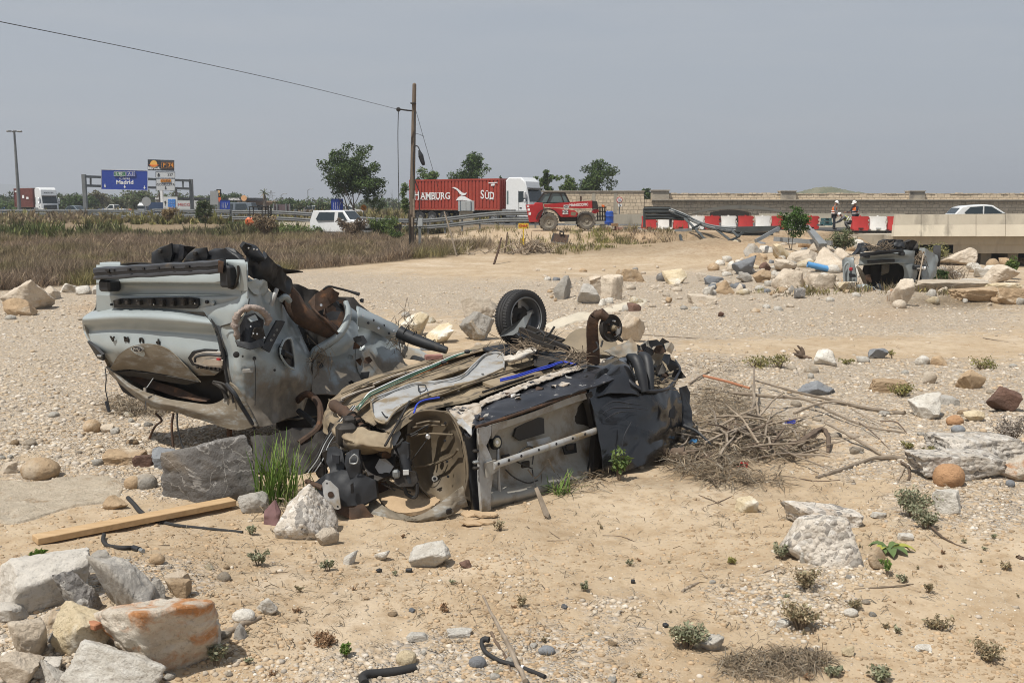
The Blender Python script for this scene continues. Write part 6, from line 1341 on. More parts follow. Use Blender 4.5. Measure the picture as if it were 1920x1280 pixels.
for X0,X1 in((360,700),(965,1180)):
 cx=(X0+X1)/2;mb=MB();q=tq(cx,600);R=(X1-X0)/2/8*k_;A=[(q[0]-R*math.cos(t),q[1]+R*1.02*math.sin(t))for t in np.linspace(.15,PI-.15,12)]
 for i in range(11):mb.beam((A[i][0],-.95,A[i][1]),(A[i+1][0],-.95,A[i+1][1]),.5,.05,(0,0,1))
 mb.build('mudguard',m_dark,tl,local=True)
def tt(body,X,Y_,h,mt,par,sx=1.0,rot=.045,y=-.905):q=tq(X,Y_);M_=facing((q[0],y,q[1]),(math.cos(rot),0,math.sin(rot)),(0,0,1));return text(body,h/8*k_*1.4,mt,par,M_,'lettering',.006,sx,.006)
tt('MANISCOPIC',985,373,38,m_white,bm_,.88);
pl=tpoly([(760,375),(835,372),(838,425),(762,428)],.02,'plate',m_white,None,-1.03,0);tt('HZC',798,400,34,m_signblack,pl,.7,y=-1.056);pl=tpoly([(742,448),(825,445),(828,505),(744,510)],.02,'plate',m_white,None,-1.04,0);tt('HZC',785,476,40,m_signblack,pl,.75,y=-1.066)
tpoly([(865,475),(950,478),(930,530),(870,525)],.01,'panel',m_tan,None,-1.02,0)
for Y_,h_ in((395,20),(440,35),(500,40)):q=tq(240+(Y_-395)*.25,Y_);MB().box((q[0],-.955,q[1]),(.14,.02,h_/8*k_)).build('sticker',m_white,tl,local=True)
bd=thing('blue_drum','upright blue plastic drum beside the telehandler grab','barrel',(wx(1142,63),63,H(wx(1142,63),63)+.25));MB().lathe([(0,0),(.26,0),(.28,.05),(.285,.25),(.295,.27),(.285,.29),(.285,.6),(.295,.62),(.285,.64),(.27,.88),(.22,.93),(0,.93)],20).build('drum_body',m_bluedrum,bd,local=True);
for x in(-.1,.12):MB().lathe([(0,0),(.035,0),(.035,.03),(0,.03)],8,c=(x,-.05,.93)).build('bung',m_bluedrum,bd,local=True)
mb=MB();pt=thing('brick_pile','small heap of reddish blocks at the foot of the blue drum','bricks',(wx(1148,62),62,H(wx(1148,62),62)))
rg=random.Random(9)
for i in range(14):MB().box((rg.uniform(-.55,.6),rg.uniform(-.2,.2),.12+.2*rg.random()*(i%3)),(.42,.22,.2),rg.uniform(-.4,.4),bev=.02).build('block',(m_brick,m_conc2,m_earth)[i%3],pt,local=True)
# ---- yellow sign, brush pile, bucket
ys=thing('yellow_sign','yellow board with red lettering on a short yellow post in the brush pile','sign',gp(979,462));YS=ys.location.y
vb(MB(),972,418.5,991,429,YS,.04).build('board',m_yellow,ys,smooth=0);vb(MB(),980,429,982.6,461,YS+.01,.06).build('post',m_yellow,ys);ptext('CNAP',981,423.6,YS,4.6,m_signred,ys,.95,.15);vb(MB(),975,447,984,460,YS+.1,.3).build('foot_plate',flat('dark_yellow',(.42,.30,.04)),ys)
vb(MB(),988.5,425.5,989.6,428,YS-.03,.03).build('black_mark',m_signblack,ys)
def sticks(par,c,n,L,r,seed,spread,hmax,mt,tilt=.9):
 rg=random.Random(seed)
 for i in range(n):
  a=rg.uniform(0,6.28);q=Vector((rg.gauss(0,spread[0]),rg.gauss(0,spread[1]),0));e=rg.uniform(-.05,tilt);l=L*rg.uniform(.4,1);d=Vector((math.cos(a)*math.cos(e),math.sin(a)*math.cos(e),math.sin(e)))
  z=hmax*math.exp(-(q.x/spread[0])**2*.5)*rg.random();p0=q+Vector((0,0,z))-d*l*.4
  P=[p0+d*l*t+Vector((rg.gauss(0,.03),rg.gauss(0,.03),rg.gauss(0,.02)))*l for t in(0,.35,.7,1)];
  for p in P:p.z=max(p.z,.01)
  rr=r*rg.uniform(.5,1.3);MB().tube(P,[rr,rr*.9,rr*.7,rr*.4],5).build('stick',mt,par,local=True)
bp=thing('brush_pile','heap of pale bare branches round the foot of the yellow sign','branches',gp(998,474)+Vector((0,0,-.05)));sticks(bp,None,90,1.5,.03,5,(.55,.4),.6,m_stick,1.1)
bp=thing('brush_pile','small heap of bleached sticks right of the utility pole','branches',gp(868,476));sticks(bp,None,16,1.5,.03,6,(.5,.3),.25,m_stick,.8)
bp=thing('brush_pile','root tangle lying at the foot of the utility pole','branches',gp(778,482));sticks(bp,None,22,1.0,.028,7,(.45,.25),.3,m_twig,.7)
bk=thing('digger_bucket','dark steel excavator bucket standing on its edge','bucket',gp(1049,458));b_=bk.location;BY=b_.y
P=[at(1040,437.5,BY+.1),at(1066,440.5,BY+.1),at(1061,457,BY-.15),at(1035.5,454.5,BY-.15)]
MB().plate(P,.06).build('back_plate',m_rust,bk,smooth=0)
for i,j in((0,3),(1,2)):MB().plate([P[i],P[j],P[j]+Vector((0,.7,.1)),P[i]+Vector((0,.6,.0))],.05,(1 if i else-1,0,0)).build('side_plate',m_dark,bk,smooth=0)
mb=MB();mb.tube([at(1050,439,BY),at(1050,434.5,BY),at(1056,435,BY),at(1056.5,440,BY)],.05,6);mb.build('bracket',m_dark,bk);MB().beam(P[3]+Vector((0,-.02,0)),P[2]+Vector((0,-.02,0)),.1,.07).build('cutting_edge',m_galv,bk)
for nm,lb,a,b,r_,mt in(('leaning_pole','thin bare pole leaning in front of the guard rail',(856,472,46),(833,397,47),.045,m_stick),('leaning_stake','short dark stake leaning left of the yellow sign',(926,468,42),(940,446,43),.05,m_rust),('leaning_stake','thin dark stake standing behind the brush pile',(946,456,47),(951.5,436,48),.04,m_rust),('fallen_pole','thin pole lying beside the two dark stakes',(926,452,47),(970,452,46),.035,m_stick)):
 A,B=at(*a),at(*b);A.z=min(A.z,H(A.x,A.y));tag(MB().tube([A,A.lerp(B,.5)+Vector((.02,0,0)),B],[r_,r_*.9,r_*.7],7).build(nm,mt,org=A),lb,'pole')
# ---- utility pole and its lines
pb=gp(771,473);PYY=pb.y;up_=thing('utility_pole','weathered wooden utility pole with a side arm and hanging cable end','utility pole',pb)
a=at(777,158,PYY+.2);MB().tube([pb+Vector((0,0,-.3)),pb.lerp(a,.35),pb.lerp(a,.7),a,a+Vector((.01,0,.05))],[.135,.125,.115,.095,.04],12).build('pole',m_wood,up_)
vb(MB(),765.5,395,768.8,472,PYY-.2,.08).build('conduit',m_dark,up_);vb(MB(),773.5,373,777.2,408,PYY-.25,.1).build('cover_strip',m_stick,up_);vb(MB(),771,407,774,425,PYY-.28,.12).build('cover_strip',m_stick,up_)
arm=MB().tube(ppath([(773,208,PYY-.1),(762,207,PYY-.3),(749,205,PYY-.45)],6),.035,6).build('side_arm',m_dark,up_);e_=at(747,205.5,PYY-.45);MB().lathe([(0,-.07),(.09,-.06),(.11,0),(.09,.06),(0,.07)],12,Matrix.Rotation(PI/2,3,'X'),e_).build('insulator',m_dark,up_)
mb=MB();mb.tube(ppath([(776,276,PYY-.15),(781,273.5,PYY-.3),(785,277,PYY-.35),(787,284,PYY-.35)],8),.03,6);mb.build('cable_loop',m_rubber,up_)
mb=MB();mb.tube(ppath([(786,282,PYY-.35),(789,292,PYY-.35)],4),[.05,.07,.1,.12],8);mb.tube(ppath([(789,292,PYY-.35),(792,302,PYY-.35),(795,310,PYY-.35)],5),[.13,.12,.11,.10,.06],9);mb.build('splice_sleeve',m_plastic,up_)
mb=MB();mb.tube(ppath([(777,210,PYY-.15),(778,255,PYY-.2),(775,300,PYY-.2),(776,330,PYY-.2),(783,352,PYY-.2),(787,366,PYY-.2),(786,395,PYY-.2),(781,420,PYY-.2),(778,450,PYY-.2)],40),.028,5);mb.build('loose_cable',m_rubber,up_)
MB().box(at(775,194,PYY)+Vector((0,-.02,0)),(.26,.26,.05)).build('band',m_dark,up_)
tag(MB().tube(cpath([e_,at(560,159,38),at(300,102,30),at(0,41,22),at(-250,-10,17)],60),.010,5).build('overhead_cable',m_rubber,org=e_),'thin overhead cable running from the utility pole to the upper left','cable')
tag(MB().tube(cpath([e_,at(746,250,PYY-.45),at(746.5,300,PYY-.45),at(748,395,PYY-.4)],20),.02,5).build('hanging_cable',m_rubber,org=e_),'dark cable hanging straight down left of the utility pole','cable')
tag(MB().tube([at(780,208,PYY-.1),at(794,258,PYY+2),at(818,340,PYY+6),at(822,356,PYY+8)],.012,4).build('guy_wire',m_rubber,org=pb),'thin guy wire slanting down right of the utility pole','wire')
tag(MB().tube(cpath([at(777,250,PYY),at(786,252,PYY+.3),at(795,256,PYY+1.6)],6),.012,4).build('stay_wire',m_rubber,org=pb),'short stay wire between pole and guy wire','wire')
mbx=thing('meter_box','grey meter cabinet on a stand right of the utility pole','cabinet',(at(787,400,PYY+2).x,PYY+2,H(at(787,400,PYY+2).x,PYY+2)));vb(MB(),783,409,792.5,425,PYY+2,.3).build('cabinet_body',m_greybox,mbx);vb(MB(),784,410,791.5,424,PYY+1.98,.03).build('door',m_greybox,mbx);q=at(787,424,PYY+2.1);MB().box((q.x,q.y,(q.z+mbx.location.z)/2),(.14,.14,max(.05,q.z-mbx.location.z))).build('stand',m_postgal,mbx)
gc=thing('electric_cabinet','pale grey double-door cabinet in front of the red container','cabinet',(at(874,400,73).x,73,.95));vb(MB(),859,376.5,889,396,73,.6).build('cabinet_body',m_greybox,gc)
for x0,x1 in((863.5,873.5),(874.2,882.5)):vb(MB(),x0,378,x1,395,72.96,.05).build('door',m_greybox,gc)
for x in(863,882.8):vb(MB(),x-.5,376.8,x+.5,396,72.94,.06).build('strap',flat('blue_grey_strap',(.05,.10,.14)),gc)
q=at(874,396,73.3);MB().box((q.x,73.3,(q.z+.9)/2),(1.0,.4,max(.1,q.z-.9))).build('plinth',m_conc2,gc)
# ---- blue pipe, tool cases
bpz=at(1538,501,38.5);tag(MB().lathe([(.10,-.5),(.10,.3),(.115,.3),(.115,.38),(.088,.38),(.088,-.5)],20,Matrix.Rotation(-.06,3,'Z')@Matrix.Rotation(PI/2+.22,3,'Y')@Matrix.Identity(3),at(1541,501.5,34),close=True).build('blue_pipe',m_bluepipe,org=at(1541,501.5,34)),'light blue plastic pipe end sticking out of the rubble','pipe')
for lb,px,py,w_,h_,Y in(('upper teal tool case stacked beside the first worker',1551,412,17,6,63.5),('lower teal tool case standing under the upper one',1551,419,19,7,63.5),('flat dark tool case on the ground left of the stacked ones',1541,422,12,3,63.2)):
 t_=thing('tool_case',lb,'tool case',at(px,py+h_/2,Y));vb(MB(),px-w_/2,py-h_/2,px+w_/2,py+h_/2,Y,.4).build('case_body',m_tealcase,t_);vb(MB(),px-w_/6,py-h_/2,px+w_/6,py-h_/2+1.2,Y-.04,.05).build('handle',m_plastic,t_)
 for dx in(-.3,.3):vb(MB(),px+dx*w_-.7,py-1,px+dx*w_+.7,py+1,Y-.02,.03).build('latch',m_galv,t_)
# ---- workers
def skin_body(nm,verts,edges,rad,mt,par,sub=1):
 me=bpy.data.meshes.new(nm);me.from_pydata([tuple(v)for v in verts],edges,[]);o=bpy.data.objects.new(nm,me);COL.objects.link(o)
 md=o.modifiers.new('s','SKIN');sv=me.skin_vertices[0].data
 for i,r_ in enumerate(rad):sv[i].radius=(r_,r_)if not hasattr(r_,'__len__')else r_
 sv[0].use_root=True;m2=o.modifiers.new('u','SUBSURF');m2.levels=sub;m2.render_levels=sub
 dg=bpy.context.evaluated_depsgraph_get();m3=bpy.data.meshes.new_from_object(o.evaluated_get(dg));bpy.data.objects.remove(o);m3.name=nm
 return link(m3,nm,mt,par,None,180)
def person(label,loc,rz,pose,shirt,vest,trous,helmet=m_whbar):
 r=thing('person',label,'person',loc,rz);J=pose
 V=[J['pel'],J['chest'],J['neck'],J['head'],J['ls'],J['le'],J['lh'],J['rs'],J['re'],J['rh'],J['lhip'],J['lk'],J['la'],J['lt'],J['rhip'],J['rk'],J['ra'],J['rt'],J['top']]
 E=[(0,1),(1,2),(2,3),(3,18),(1,4),(4,5),(5,6),(1,7),(7,8),(8,9),(0,10),(10,11),(11,12),(12,13),(0,14),(14,15),(15,16),(16,17)]
 skin_body('body',V,E,[.12,.14,.055,.085,.07,.042,.03,.07,.042,.03,.085,.055,.04,.03,.085,.055,.04,.03,.06],m_skin,r)
 skin_body('shirt',[J['pel'],J['chest'],J['nk'],J['ls'],J['le'],J['lw'],J['rs'],J['re'],J['rw']],[(0,1),(1,2),(1,3),(3,4),(4,5),(1,6),(6,7),(7,8)],[(.16,.14),(.18,.15),.08,.085,.062,.05,.085,.062,.05],shirt,r)
 if vest:
  c=[Vector(J['pel'])*.9+Vector(J['chest'])*.1,(Vector(J['pel'])+Vector(J['chest']))/2,Vector(J['chest']),Vector(J['chest'])*.35+Vector(J['neck'])*.65]
  v=skin_body('vest',c,[(0,1),(1,2),(2,3)],[(.19,.17),(.195,.17),(.205,.175),(.13,.12)],vest,r)
  for t in(.15,.5):
   p=c[0].lerp(c[2],t);ax=(c[2]-c[0]).normalized();MB().lathe([(.198,-.025),(.202,-.025),(.202,.025),(.198,.025)],18,ax.to_track_quat('Z','Y').to_matrix(),p,close=True).build('reflective_band',m_white,v,local=True)
 skin_body('trousers',[J['pel'],J['lhip'],J['lk'],J['la'],J['rhip'],J['rk'],J['ra']],[(0,1),(1,2),(2,3),(0,4),(4,5),(5,6)],[.155,.10,.075,.065,.10,.075,.065],trous,r)
 for a,t in(('la','lt'),('ra','rt')):skin_body('boot',[Vector(J[a])+Vector((-.03,0,.06)),Vector(J[a])+Vector((-.01,0,-.02)),Vector(J[t])],[(0,1),(1,2)],[.06,.055,.05],m_dark,r)
 h=Vector(J['head']);up=(Vector(J['top'])-Vector(J['neck'])).normalized();hm=MB();Rm=up.to_track_quat('Z','Y').to_matrix();hm.lathe([(.145,0),(.15,.015),(.125,.03),(.115,.08),(.075,.13),(0,.145)],18,Rm,h+up*.05);hlm=hm.build('helmet',helmet,r,local=True);f_=Vector((1,0,0))-up*up.x;f_.normalize()
 MB().box(h+up*.06+f_*.15,(.10,.17,.015),M=Matrix((f_,up.cross(f_),up)).transposed()).build('peak',helmet,hlm,local=True)
 fm=MB();fm.tube([h+f_*.085+up*.02,h+f_*.112-up*.02],[.012,.018],6)
 fm.build('nose',m_skin,r,local=True)
 for s_ in(-1,1):
  side=up.cross(f_)*s_;MB().lathe([(0,-.008),(.011,0),(0,.008)],8,c=h+f_*.082+side*.034+up*.02).build('eye',m_signblack,r,local=True);MB().lathe([(0,-.008),(.028,0),(0,.008)],8,Matrix((f_,up,side)).transposed(),h+side*.088-up*.005).build('ear',m_skin,r,local=True)
 MB().tube([h+f_*.088-up*.05+up.cross(f_)*-.025,h+f_*.092-up*.05,h+f_*.088-up*.05+up.cross(f_)*.025],.006,5).build('mouth',m_signred,r,local=True)
 for hd,el in(('lh','le'),('rh','re')):
  q=Vector(J[hd]);d=(q-Vector(J[el])).normalized();sd=d.cross(Vector((1,0,.2))).normalized();fr=sd.cross(d);mb=MB()
  mb.tube([q-d*.02,q+d*.04,q+d*.075],[.026,.034,.028],8)
  for k,l in enumerate((.065,.078,.072,.055)):b0=q+d*.06+fr*(.024-.016*k);mb.tube([b0,b0+d*l*.5+sd*.008,b0+d*l+sd*.03],[.010,.009,.007],5)
  b0=q+d*.02+fr*.03;mb.tube([b0,b0+fr*.025+d*.025,b0+fr*.03+d*.06],[.012,.010,.008],5);mb.build('hand',m_skin,r,local=True)
 return r
def stand(bend=.0,armf=.15,head=.25,gap=.11,fold=0):
 pel=Vector((0,0,.93));ch=pel+Vector((math.sin(bend)*.42,0,math.cos(bend)*.42));nk=ch+Vector((math.sin(bend)*.14,0,math.cos(bend)*.14));hb=bend+head;hd=nk+Vector((math.sin(hb)*.15,0,math.cos(hb)*.15));tp_=hd+Vector((math.sin(hb)*.07,0,math.cos(hb)*.07))
 J=dict(pel=pel,chest=ch,neck=nk,nk=nk-Vector((0,0,.02)),head=hd,top=tp_)
 for s,y in(('l',1),('r',-1)):
  sh=ch+Vector((0,y*.19,.06));el=sh+Vector((armf*.5,y*.06,-.28));ha=el+Vector((armf*1.2+fold*.2,-y*.10*fold,-.22+fold*.2));J.update({s+'s':sh,s+'e':el,s+'h':ha,s+'w':el.lerp(ha,.85),s+'hip':pel+Vector((0,y*.10,-.06)),s+'k':Vector((.03,y*gap,.48)),s+'a':Vector((0 if y>0 else .05,y*gap,.08)),s+'t':Vector((.15 if y>0 else .2,y*gap,.04))})
 return J
PZ=lambda px,Y:(wx(px,Y),Y,.99)
p_=person('person in orange vest, grey shirt and white helmet, head bowed, beside tool cases',PZ(1564,63),-.25,stand(.05,.1,.45),m_gcloth,m_hivis,m_dkcloth)
person('person in orange vest with dark sleeves and white helmet standing behind the red barrier',PZ(1604,63.2),PI+.5,stand(.08,.3,.4,fold=.8),m_dkcloth,m_hivis,m_dkcloth)
J=stand(1.0,.5,-.1);off=Vector((0,0,-.42))
for k in list(J):
 if k not in('la','ra','lt','rt'):J[k]=J[k]+off
J['lk']=Vector((.34,.14,.46));J['rk']=Vector((.28,-.14,.36))
person('person crouching between the two standing workers in yellow vest and white helmet',PZ(1594,63.6),PI-.2,J,m_gcloth,m_yelvest,m_gcloth)
# ---- wreckage helpers
def shard(pts,th=.006,crump=.0,cs=3,seed=0,name='panel',mat=None,par=None,cuts=2,smooth=45):
 """a torn sheet: polygon of world points, subdivided, crumpled and thickened"""
 bm=bmesh.new();vs=[bm.verts.new(p)for p in pts];bm.faces.new(vs);bmesh.ops.triangulate(bm,faces=bm.faces[:])
 for _ in range(cuts):bmesh.ops.subdivide_edges(bm,edges=bm.edges[:],cuts=1,use_grid_fill=True)
 bmesh.ops.triangulate(bm,faces=bm.faces[:])
 bm.normal_update();n=Vector()
 for f in bm.faces:n+=f.normal*f.calc_area()
 n.normalize();cen=sum((v.co for v in bm.verts),Vector())/len(bm.verts)
 if n.dot(cen-Vector((0,0,CAMH)))>0:
  n=-n;bmesh.ops.reverse_faces(bm,faces=bm.faces[:])
 if crump:
  Q=np.array([v.co[:]for v in bm.verts]);d=crump*(np.abs(fbm3(Q*cs,3,seed))*1.6-.3+.5*fbm3(Q*cs*.5,2,seed+4));w=crump*.35
  e1=fbm3(Q*cs*1.7,2,seed+7)
  for v,k,a in zip(bm.verts,d,e1):v.co+=n*float(k)+Vector((w*a,0,w*a))
 V=[v.co.copy()for v in bm.verts];bm.verts.index_update();F=[[v.index for v in f.verts]for f in bm.faces];be=[(e.verts[0].index,e.verts[1].index)for e in bm.edges if e.is_boundary];bm.free()
 o=len(V);mb=MB();mb.v=[tuple(p)for p in V]+[tuple(p-n*th)for p in V];mb.f=[tuple(f)for f in F]+[tuple(i+o for i in f[::-1])for f in F]+[(a,b,b+o,a+o)for a,b in be]
 return mb.build(name,mat,par,smooth=smooth)
def psheet(rows,name,mat,par,n=24,m=32,crump=0,cs=3,seed=0,th=.008,lin=(False,False),smooth=55):
 return MB().sheet(surf(rows,n,m,crump,cs,seed,lin),th).build(name,mat,par,smooth=smooth)
def ptube(pts,r,name,mat,par,n=8,k=16):return MB().tube(ppath(pts,k),r if not isinstance(r,list)else list(np.interp(np.linspace(0,1,k),np.linspace(0,1,len(r)),r)),n).build(name,mat,par)
def hole(c,n,r,name,mat,par,th=.004):  # a flat disc; dark ones paint the shade of a hole
 q=Vector(n).normalized().to_track_quat('Z','Y').to_matrix();return MB().lathe([(0,0),(r*.7,0),(r,-th*.2),(r,-th),(0,-th)],14,q,Vector(c)).build(name,mat,par)
# ==== the grey wreck (tail up on the slate boulder)
gw=thing('wrecked_car','crushed light grey car lying upside down with its lettered tailgate towards the left','wrecked car',gp(470,850))
def T(px,py,off=0.0):return(px,py,10.2-(px-160)*.85/280+off)
def TP(px,py,off=0.0):return at(*T(px,py,off))
AX=Vector((.5,.87,0))
cols=(181,215,250,330,400,420,440,464)
rec=(0,.2,1,1,1,.8,.2,0)
rows=[]
for y,o,rc in((498,.12,0),(514,.05,0),(530,.02,0),(535,.03,.09),(551,.02,.10),(557,.02,.02),(584,.05,.0)):
 rows.append([T(px,y-(8 if px>400 else 0)*(y<520)+(px-320)*.008,o+rc*k)for px,k in zip(cols,rec)])
psheet(rows,'rear_panel',m_paint,gw,44,60,.006,3,2,.01)
psheet([[T(405,489,-.02),T(430,486,-.03),T(458,487,-.02)],[T(408,492,-.05),T(436,492,-.06),T(462,497,-.04)],[T(440,505,-.03),T(450,510,-.04),T(462,514,-.02)],[T(442,540,.0),T(450,545,.0),T(464,545,.02)]],'corner_panel',m_paint,gw,16,16,.008,5,1)
psheet([[T(187,492,.05),T(205,491,.05),T(225,491,.05)],[T(187,497,.02),T(205,497,.02),T(225,497,.02)]],'corner_tab',m_paint,gw,4,8)
A=[TP(176,514,-.20),TP(240,510,-.25),TP(310,506,-.27),TP(370,503,-.25),TP(412,500,-.2)]
P=cpath(A,14);mb=MB();V=[];F=[]
prof=[(-.055,.0),(-.062,.05),(-.055,.1),(.06,.1),(.066,.05),(.06,0),(.05,-.012),(.012,-.012),(.004,.004),(-.02,.004),(-.03,-.012),(-.048,-.012)]
for i,p in enumerate(P):
 for dz,dy in prof:V.append(p+Vector((dy*.35,dy*.9,dz+.004*math.sin(i*2.1))))
m_=len(prof)
for i in range(len(P)-1):
 for k in range(m_):F.append((i*m_+k,i*m_+(k+1)%m_,(i+1)*m_+(k+1)%m_,(i+1)*m_+k))
F+=[tuple(range(m_)),tuple(range((len(P)-1)*m_,len(P)*m_))]
mb.add(V,F);bmp=mb.build('bumper_beam',m_beam,gw,smooth=30)
for px,w_ in((203,.05),(215,.028),(243,.03),(270,.03),(298,.03),(325,.03),(353,.045)):
 c=TP(px,508.5-(px-176)*.052,-.278 if 230<px<380 else-.245);MB().box(c,(w_,.03,.02),-.5).build('slot',m_letterhole,bmp)  # raised black boxes painted as the shade inside the beam slots
MB().box(TP(204,508,-.235),(.035,.03,.045),-.5,bev=.006).build('tow_socket',m_dark,bmp)
shard([TP(409,489,-.24),TP(419,491,-.2),TP(418,512,-.2),TP(408,510,-.24)],.05,.02,9,3,'beam_end',m_rust,bmp)
for a in((191,524,221,546),(418,497,444,538)):
 x0,y0,x1,y1=a;mb=MB();c=(TP((x0+x1)/2,(y0+y1)/2,-.05));s=c.y/FX
 mb.box(c,((x1-x0)*s,.16,(y1-y0)*s),-.5,bev=.02);mb.build('beam_bracket',m_plastic,gw)
ptube([T(446,498,-.07),T(447,515,-.06),T(443,532,-.05),T(438,540,-.05),T(428,538,-.06)],.012,'bracket_rim',m_dark,gw)
st=shard([TP(212,563,-.02),TP(225,560,-.03),TP(350,557.5,-.03),TP(370,560,-.02),TP(372,573,-.0),TP(366,579,-.0),TP(300,577,-.02),TP(214,577,-.0)],.03,.004,8,1,'number_plate_mount',m_plastic,gw,1)
for px in(222,240,262,285,305,325,345,360):c=TP(px,566+(px%3),-.05);MB().box(c,(.05,.05,.05+.02*(px%2)),-.5,bev=.008).build('clip',m_dark,st)
for px,py in((288,571),(322,564),(365,569),(256,564)):hole(TP(px,py,-.075),(-.5,-.87,0),.007,'screw',m_chrome,st)
for px,py,r_ in((207,571,.012),(386,566,.018),(398,568,.022)):hole(TP(px,py,-.0),(-.5,-.87,.1),r_,'bung',m_plastic if px!=398 else m_paint,gw,.02)
TG=[[(175,581),(230,578),(315,580),(384,592)],[(157,593),(230,587),(315,589),(392,600)],[(154,602),(230,598),(315,602),(398,609)],[(156,618),(230,615),(315,619),(404,625)],[(160,629),(230,626),(315,630),(408,639)],[(172,648),(235,655),(315,660),(414,668)],[(192,668),(245,676),(315,684),(417,690)],[(212,690),(255,693),(318,702),(402,704)]]
TO=[.02,-.11,-.135,.0,-.02,-.03,.05,.15]
psheet([[T(x,y,o+(.10 if i==0 else .02 if i==3 else 0))for i,(x,y)in enumerate(r)]for r,o in zip(TG,TO)],'tailgate',m_paint,gw,60,48,.016,2.2,5,.012)
tg=gw.children[-1]
psheet([[T(207,691,.06),T(226,662,-.035),T(262,645,-.06),T(310,652,-.06),T(352,690,.01)],[T(211,693,.09),T(234,675,.0),T(265,668,-.02),T(312,676,-.0),T(362,701,.07)],[T(215,695,.13),T(246,693,.12),T(280,697,.11),T(322,704,.11),T(376,716,.12)]],'spoiler',m_mudpaint,gw,26,36,.008,4,3)
nrm=Vector((-.5,-.87,.12)).normalized();right=Vector((.87,-.5,0))
def tl_off(px,py):
 ys=[np.interp(px,[p[0]for p in r],[p[1]for p in r])for r in TG];return float(np.interp(py,ys,TO))
for ch,px,py in(('P',296,639.5),('U',265,637),('M',237,635.5),('A',211,634.5)):
 c=TP(px,py,tl_off(px,py)-.028);M_=facing(c,-right,(0.05,.12,-1),gw);text(ch,.07,m_letterhole,tg,M_,'letter',.006,1.25,.003)
c=TP(258,654.5,tl_off(258,654)-.065);q=nrm.to_track_quat('Z','Y').to_matrix()
def oval(rx,rz_,d0,d1,nm,mt,par):
 mb=MB();V=[];
 for d in(d0,d1):
  for k in range(28):a=2*PI*k/28;V.append(c+right*rx*math.cos(a)+Vector((0,0,1))*rz_*math.sin(a)+nrm*d)
 mb.add(V,[tuple(range(28)),tuple(range(55,27,-1))]+[(k,(k+1)%28,28+(k+1)%28,28+k)for k in range(28)]);return mb.build(nm,mt,par,smooth=30)
bdg=oval(.076,.033,-.02,.006,'badge',m_chrome,tg);oval(.070,.028,.0,.010,'badge_face',m_letterhole,bdg);text('Ford',.044,m_chrome,bdg,facing(c+nrm*.012,-right,(0,0,-1),gw),'lettering',.003,1.1)
lamp=shard([TP(352,671,-.06),TP(360,659,-.07),TP(380,655.5,-.06),TP(414,655,-.01),TP(421,670,-.0),TP(420,690,.03),TP(412,697,.04),TP(385,692,.02),TP(360,684,-.02)],.05,0,3,0,'taillight',m_plastic,gw,1)
shard([TP(359,672,-.085),TP(366,664,-.09),TP(384,660,-.085),TP(413,660,-.035),TP(416,672,-.03),TP(415,690,.0),TP(385,687,-.015),TP(364,681,-.05)],.02,.004,20,2,'reflector',m_reflect,lamp,1)
ptube([T(366,679,-.10),T(366,671,-.11),T(374,667,-.11),T(392,665,-.09),T(414,667,-.05)],.012,'lamp_bar',m_plastic,lamp);shard([TP(379,681,-.07),TP(384,674,-.09),TP(400,673,-.075),TP(417,676,-.05),TP(417,685,-.03),TP(392,685,-.05)],.02,.0,3,1,'clear_lens',flat('pale_lens',(.70,.62,.52),.2),lamp,1);MB().box(TP(410,673,-.075),(.04,.02,.02),-.5).build('red_lens',m_redlens,lamp)
for k in range(6):MB().box(TP(370+k*8,688+k*.8,-.04+k*.006),(.022,.02,.02),-.5).build('lamp_stud',m_dark,lamp)
psheet([[T(216,696,.14),T(248,722,.13),T(295,742,.12),T(345,752,.12),T(395,757,.10),T(424,742,.06),T(428,714,.02)],[T(206,693,.10),T(241,725,.06),T(290,753,.03),T(338,763,.02),T(395,776,.02),T(440,770,.02),T(450,735,.0)],[T(197,688,.2),T(234,728,.18),T(284,764,.15),T(331,772,.12),T(395,793,.08),T(443,806,.05),T(482,798,.1)]],'window_frame',m_mudpaint,gw,18,40,.012,4,6,.02)
for pts in([(425,748),(417,728),(400,716)],):ptube([T(*p,.02)for p in pts],.02,'frame_seal',m_dark,gw)
shard([TP(200,684,.55),TP(300,672,.55),TP(425,690,.5),TP(440,760,.5),TP(380,775,.5),TP(300,765,.5),TP(230,735,.55)],.02,.05,3,2,'cabin_shade_sheet',m_dark,gw,2)  # first sheet behind the rear window is dark, painted as interior shade
shard([TP(232,705,.3),TP(262,703,.35),TP(330,726,.3),TP(392,748,.25),TP(385,754,.22),TP(320,741,.25),TP(270,724,.28)],.02,.04,4,3,'headliner_strip',m_rust,gw,2)
shard([TP(218,697,.10),TP(250,696,.10),TP(300,702,.1),TP(372,716,.10),TP(350,722,.16),TP(290,712,.16),TP(240,705,.16)],.012,.02,6,5,'torn_seal',m_dark,gw,2)
ptube([T(288,708,.1),T(280,720,.05),T(272,731,.0)],[.006,.006],'wiper_stem',m_galv,gw,6,6);MB().lathe([(0,-.02),(.016,-.02),(.016,.02),(0,.02)],8,c=TP(272,730,-.01)).build('wiper_cap',m_chrome,gw)
for a in([(197,690,.0),(199,708,-.05),(198,730,-.05),(202,750,-.05),(206,770,-.06)],):ptube([T(*p)for p in a],.006,'hanging_wire',m_rubber,gw,5);MB().tube([TP(199,752,-.05),TP(205,772,-.06)],.018,6).build('plug',m_plastic,gw)
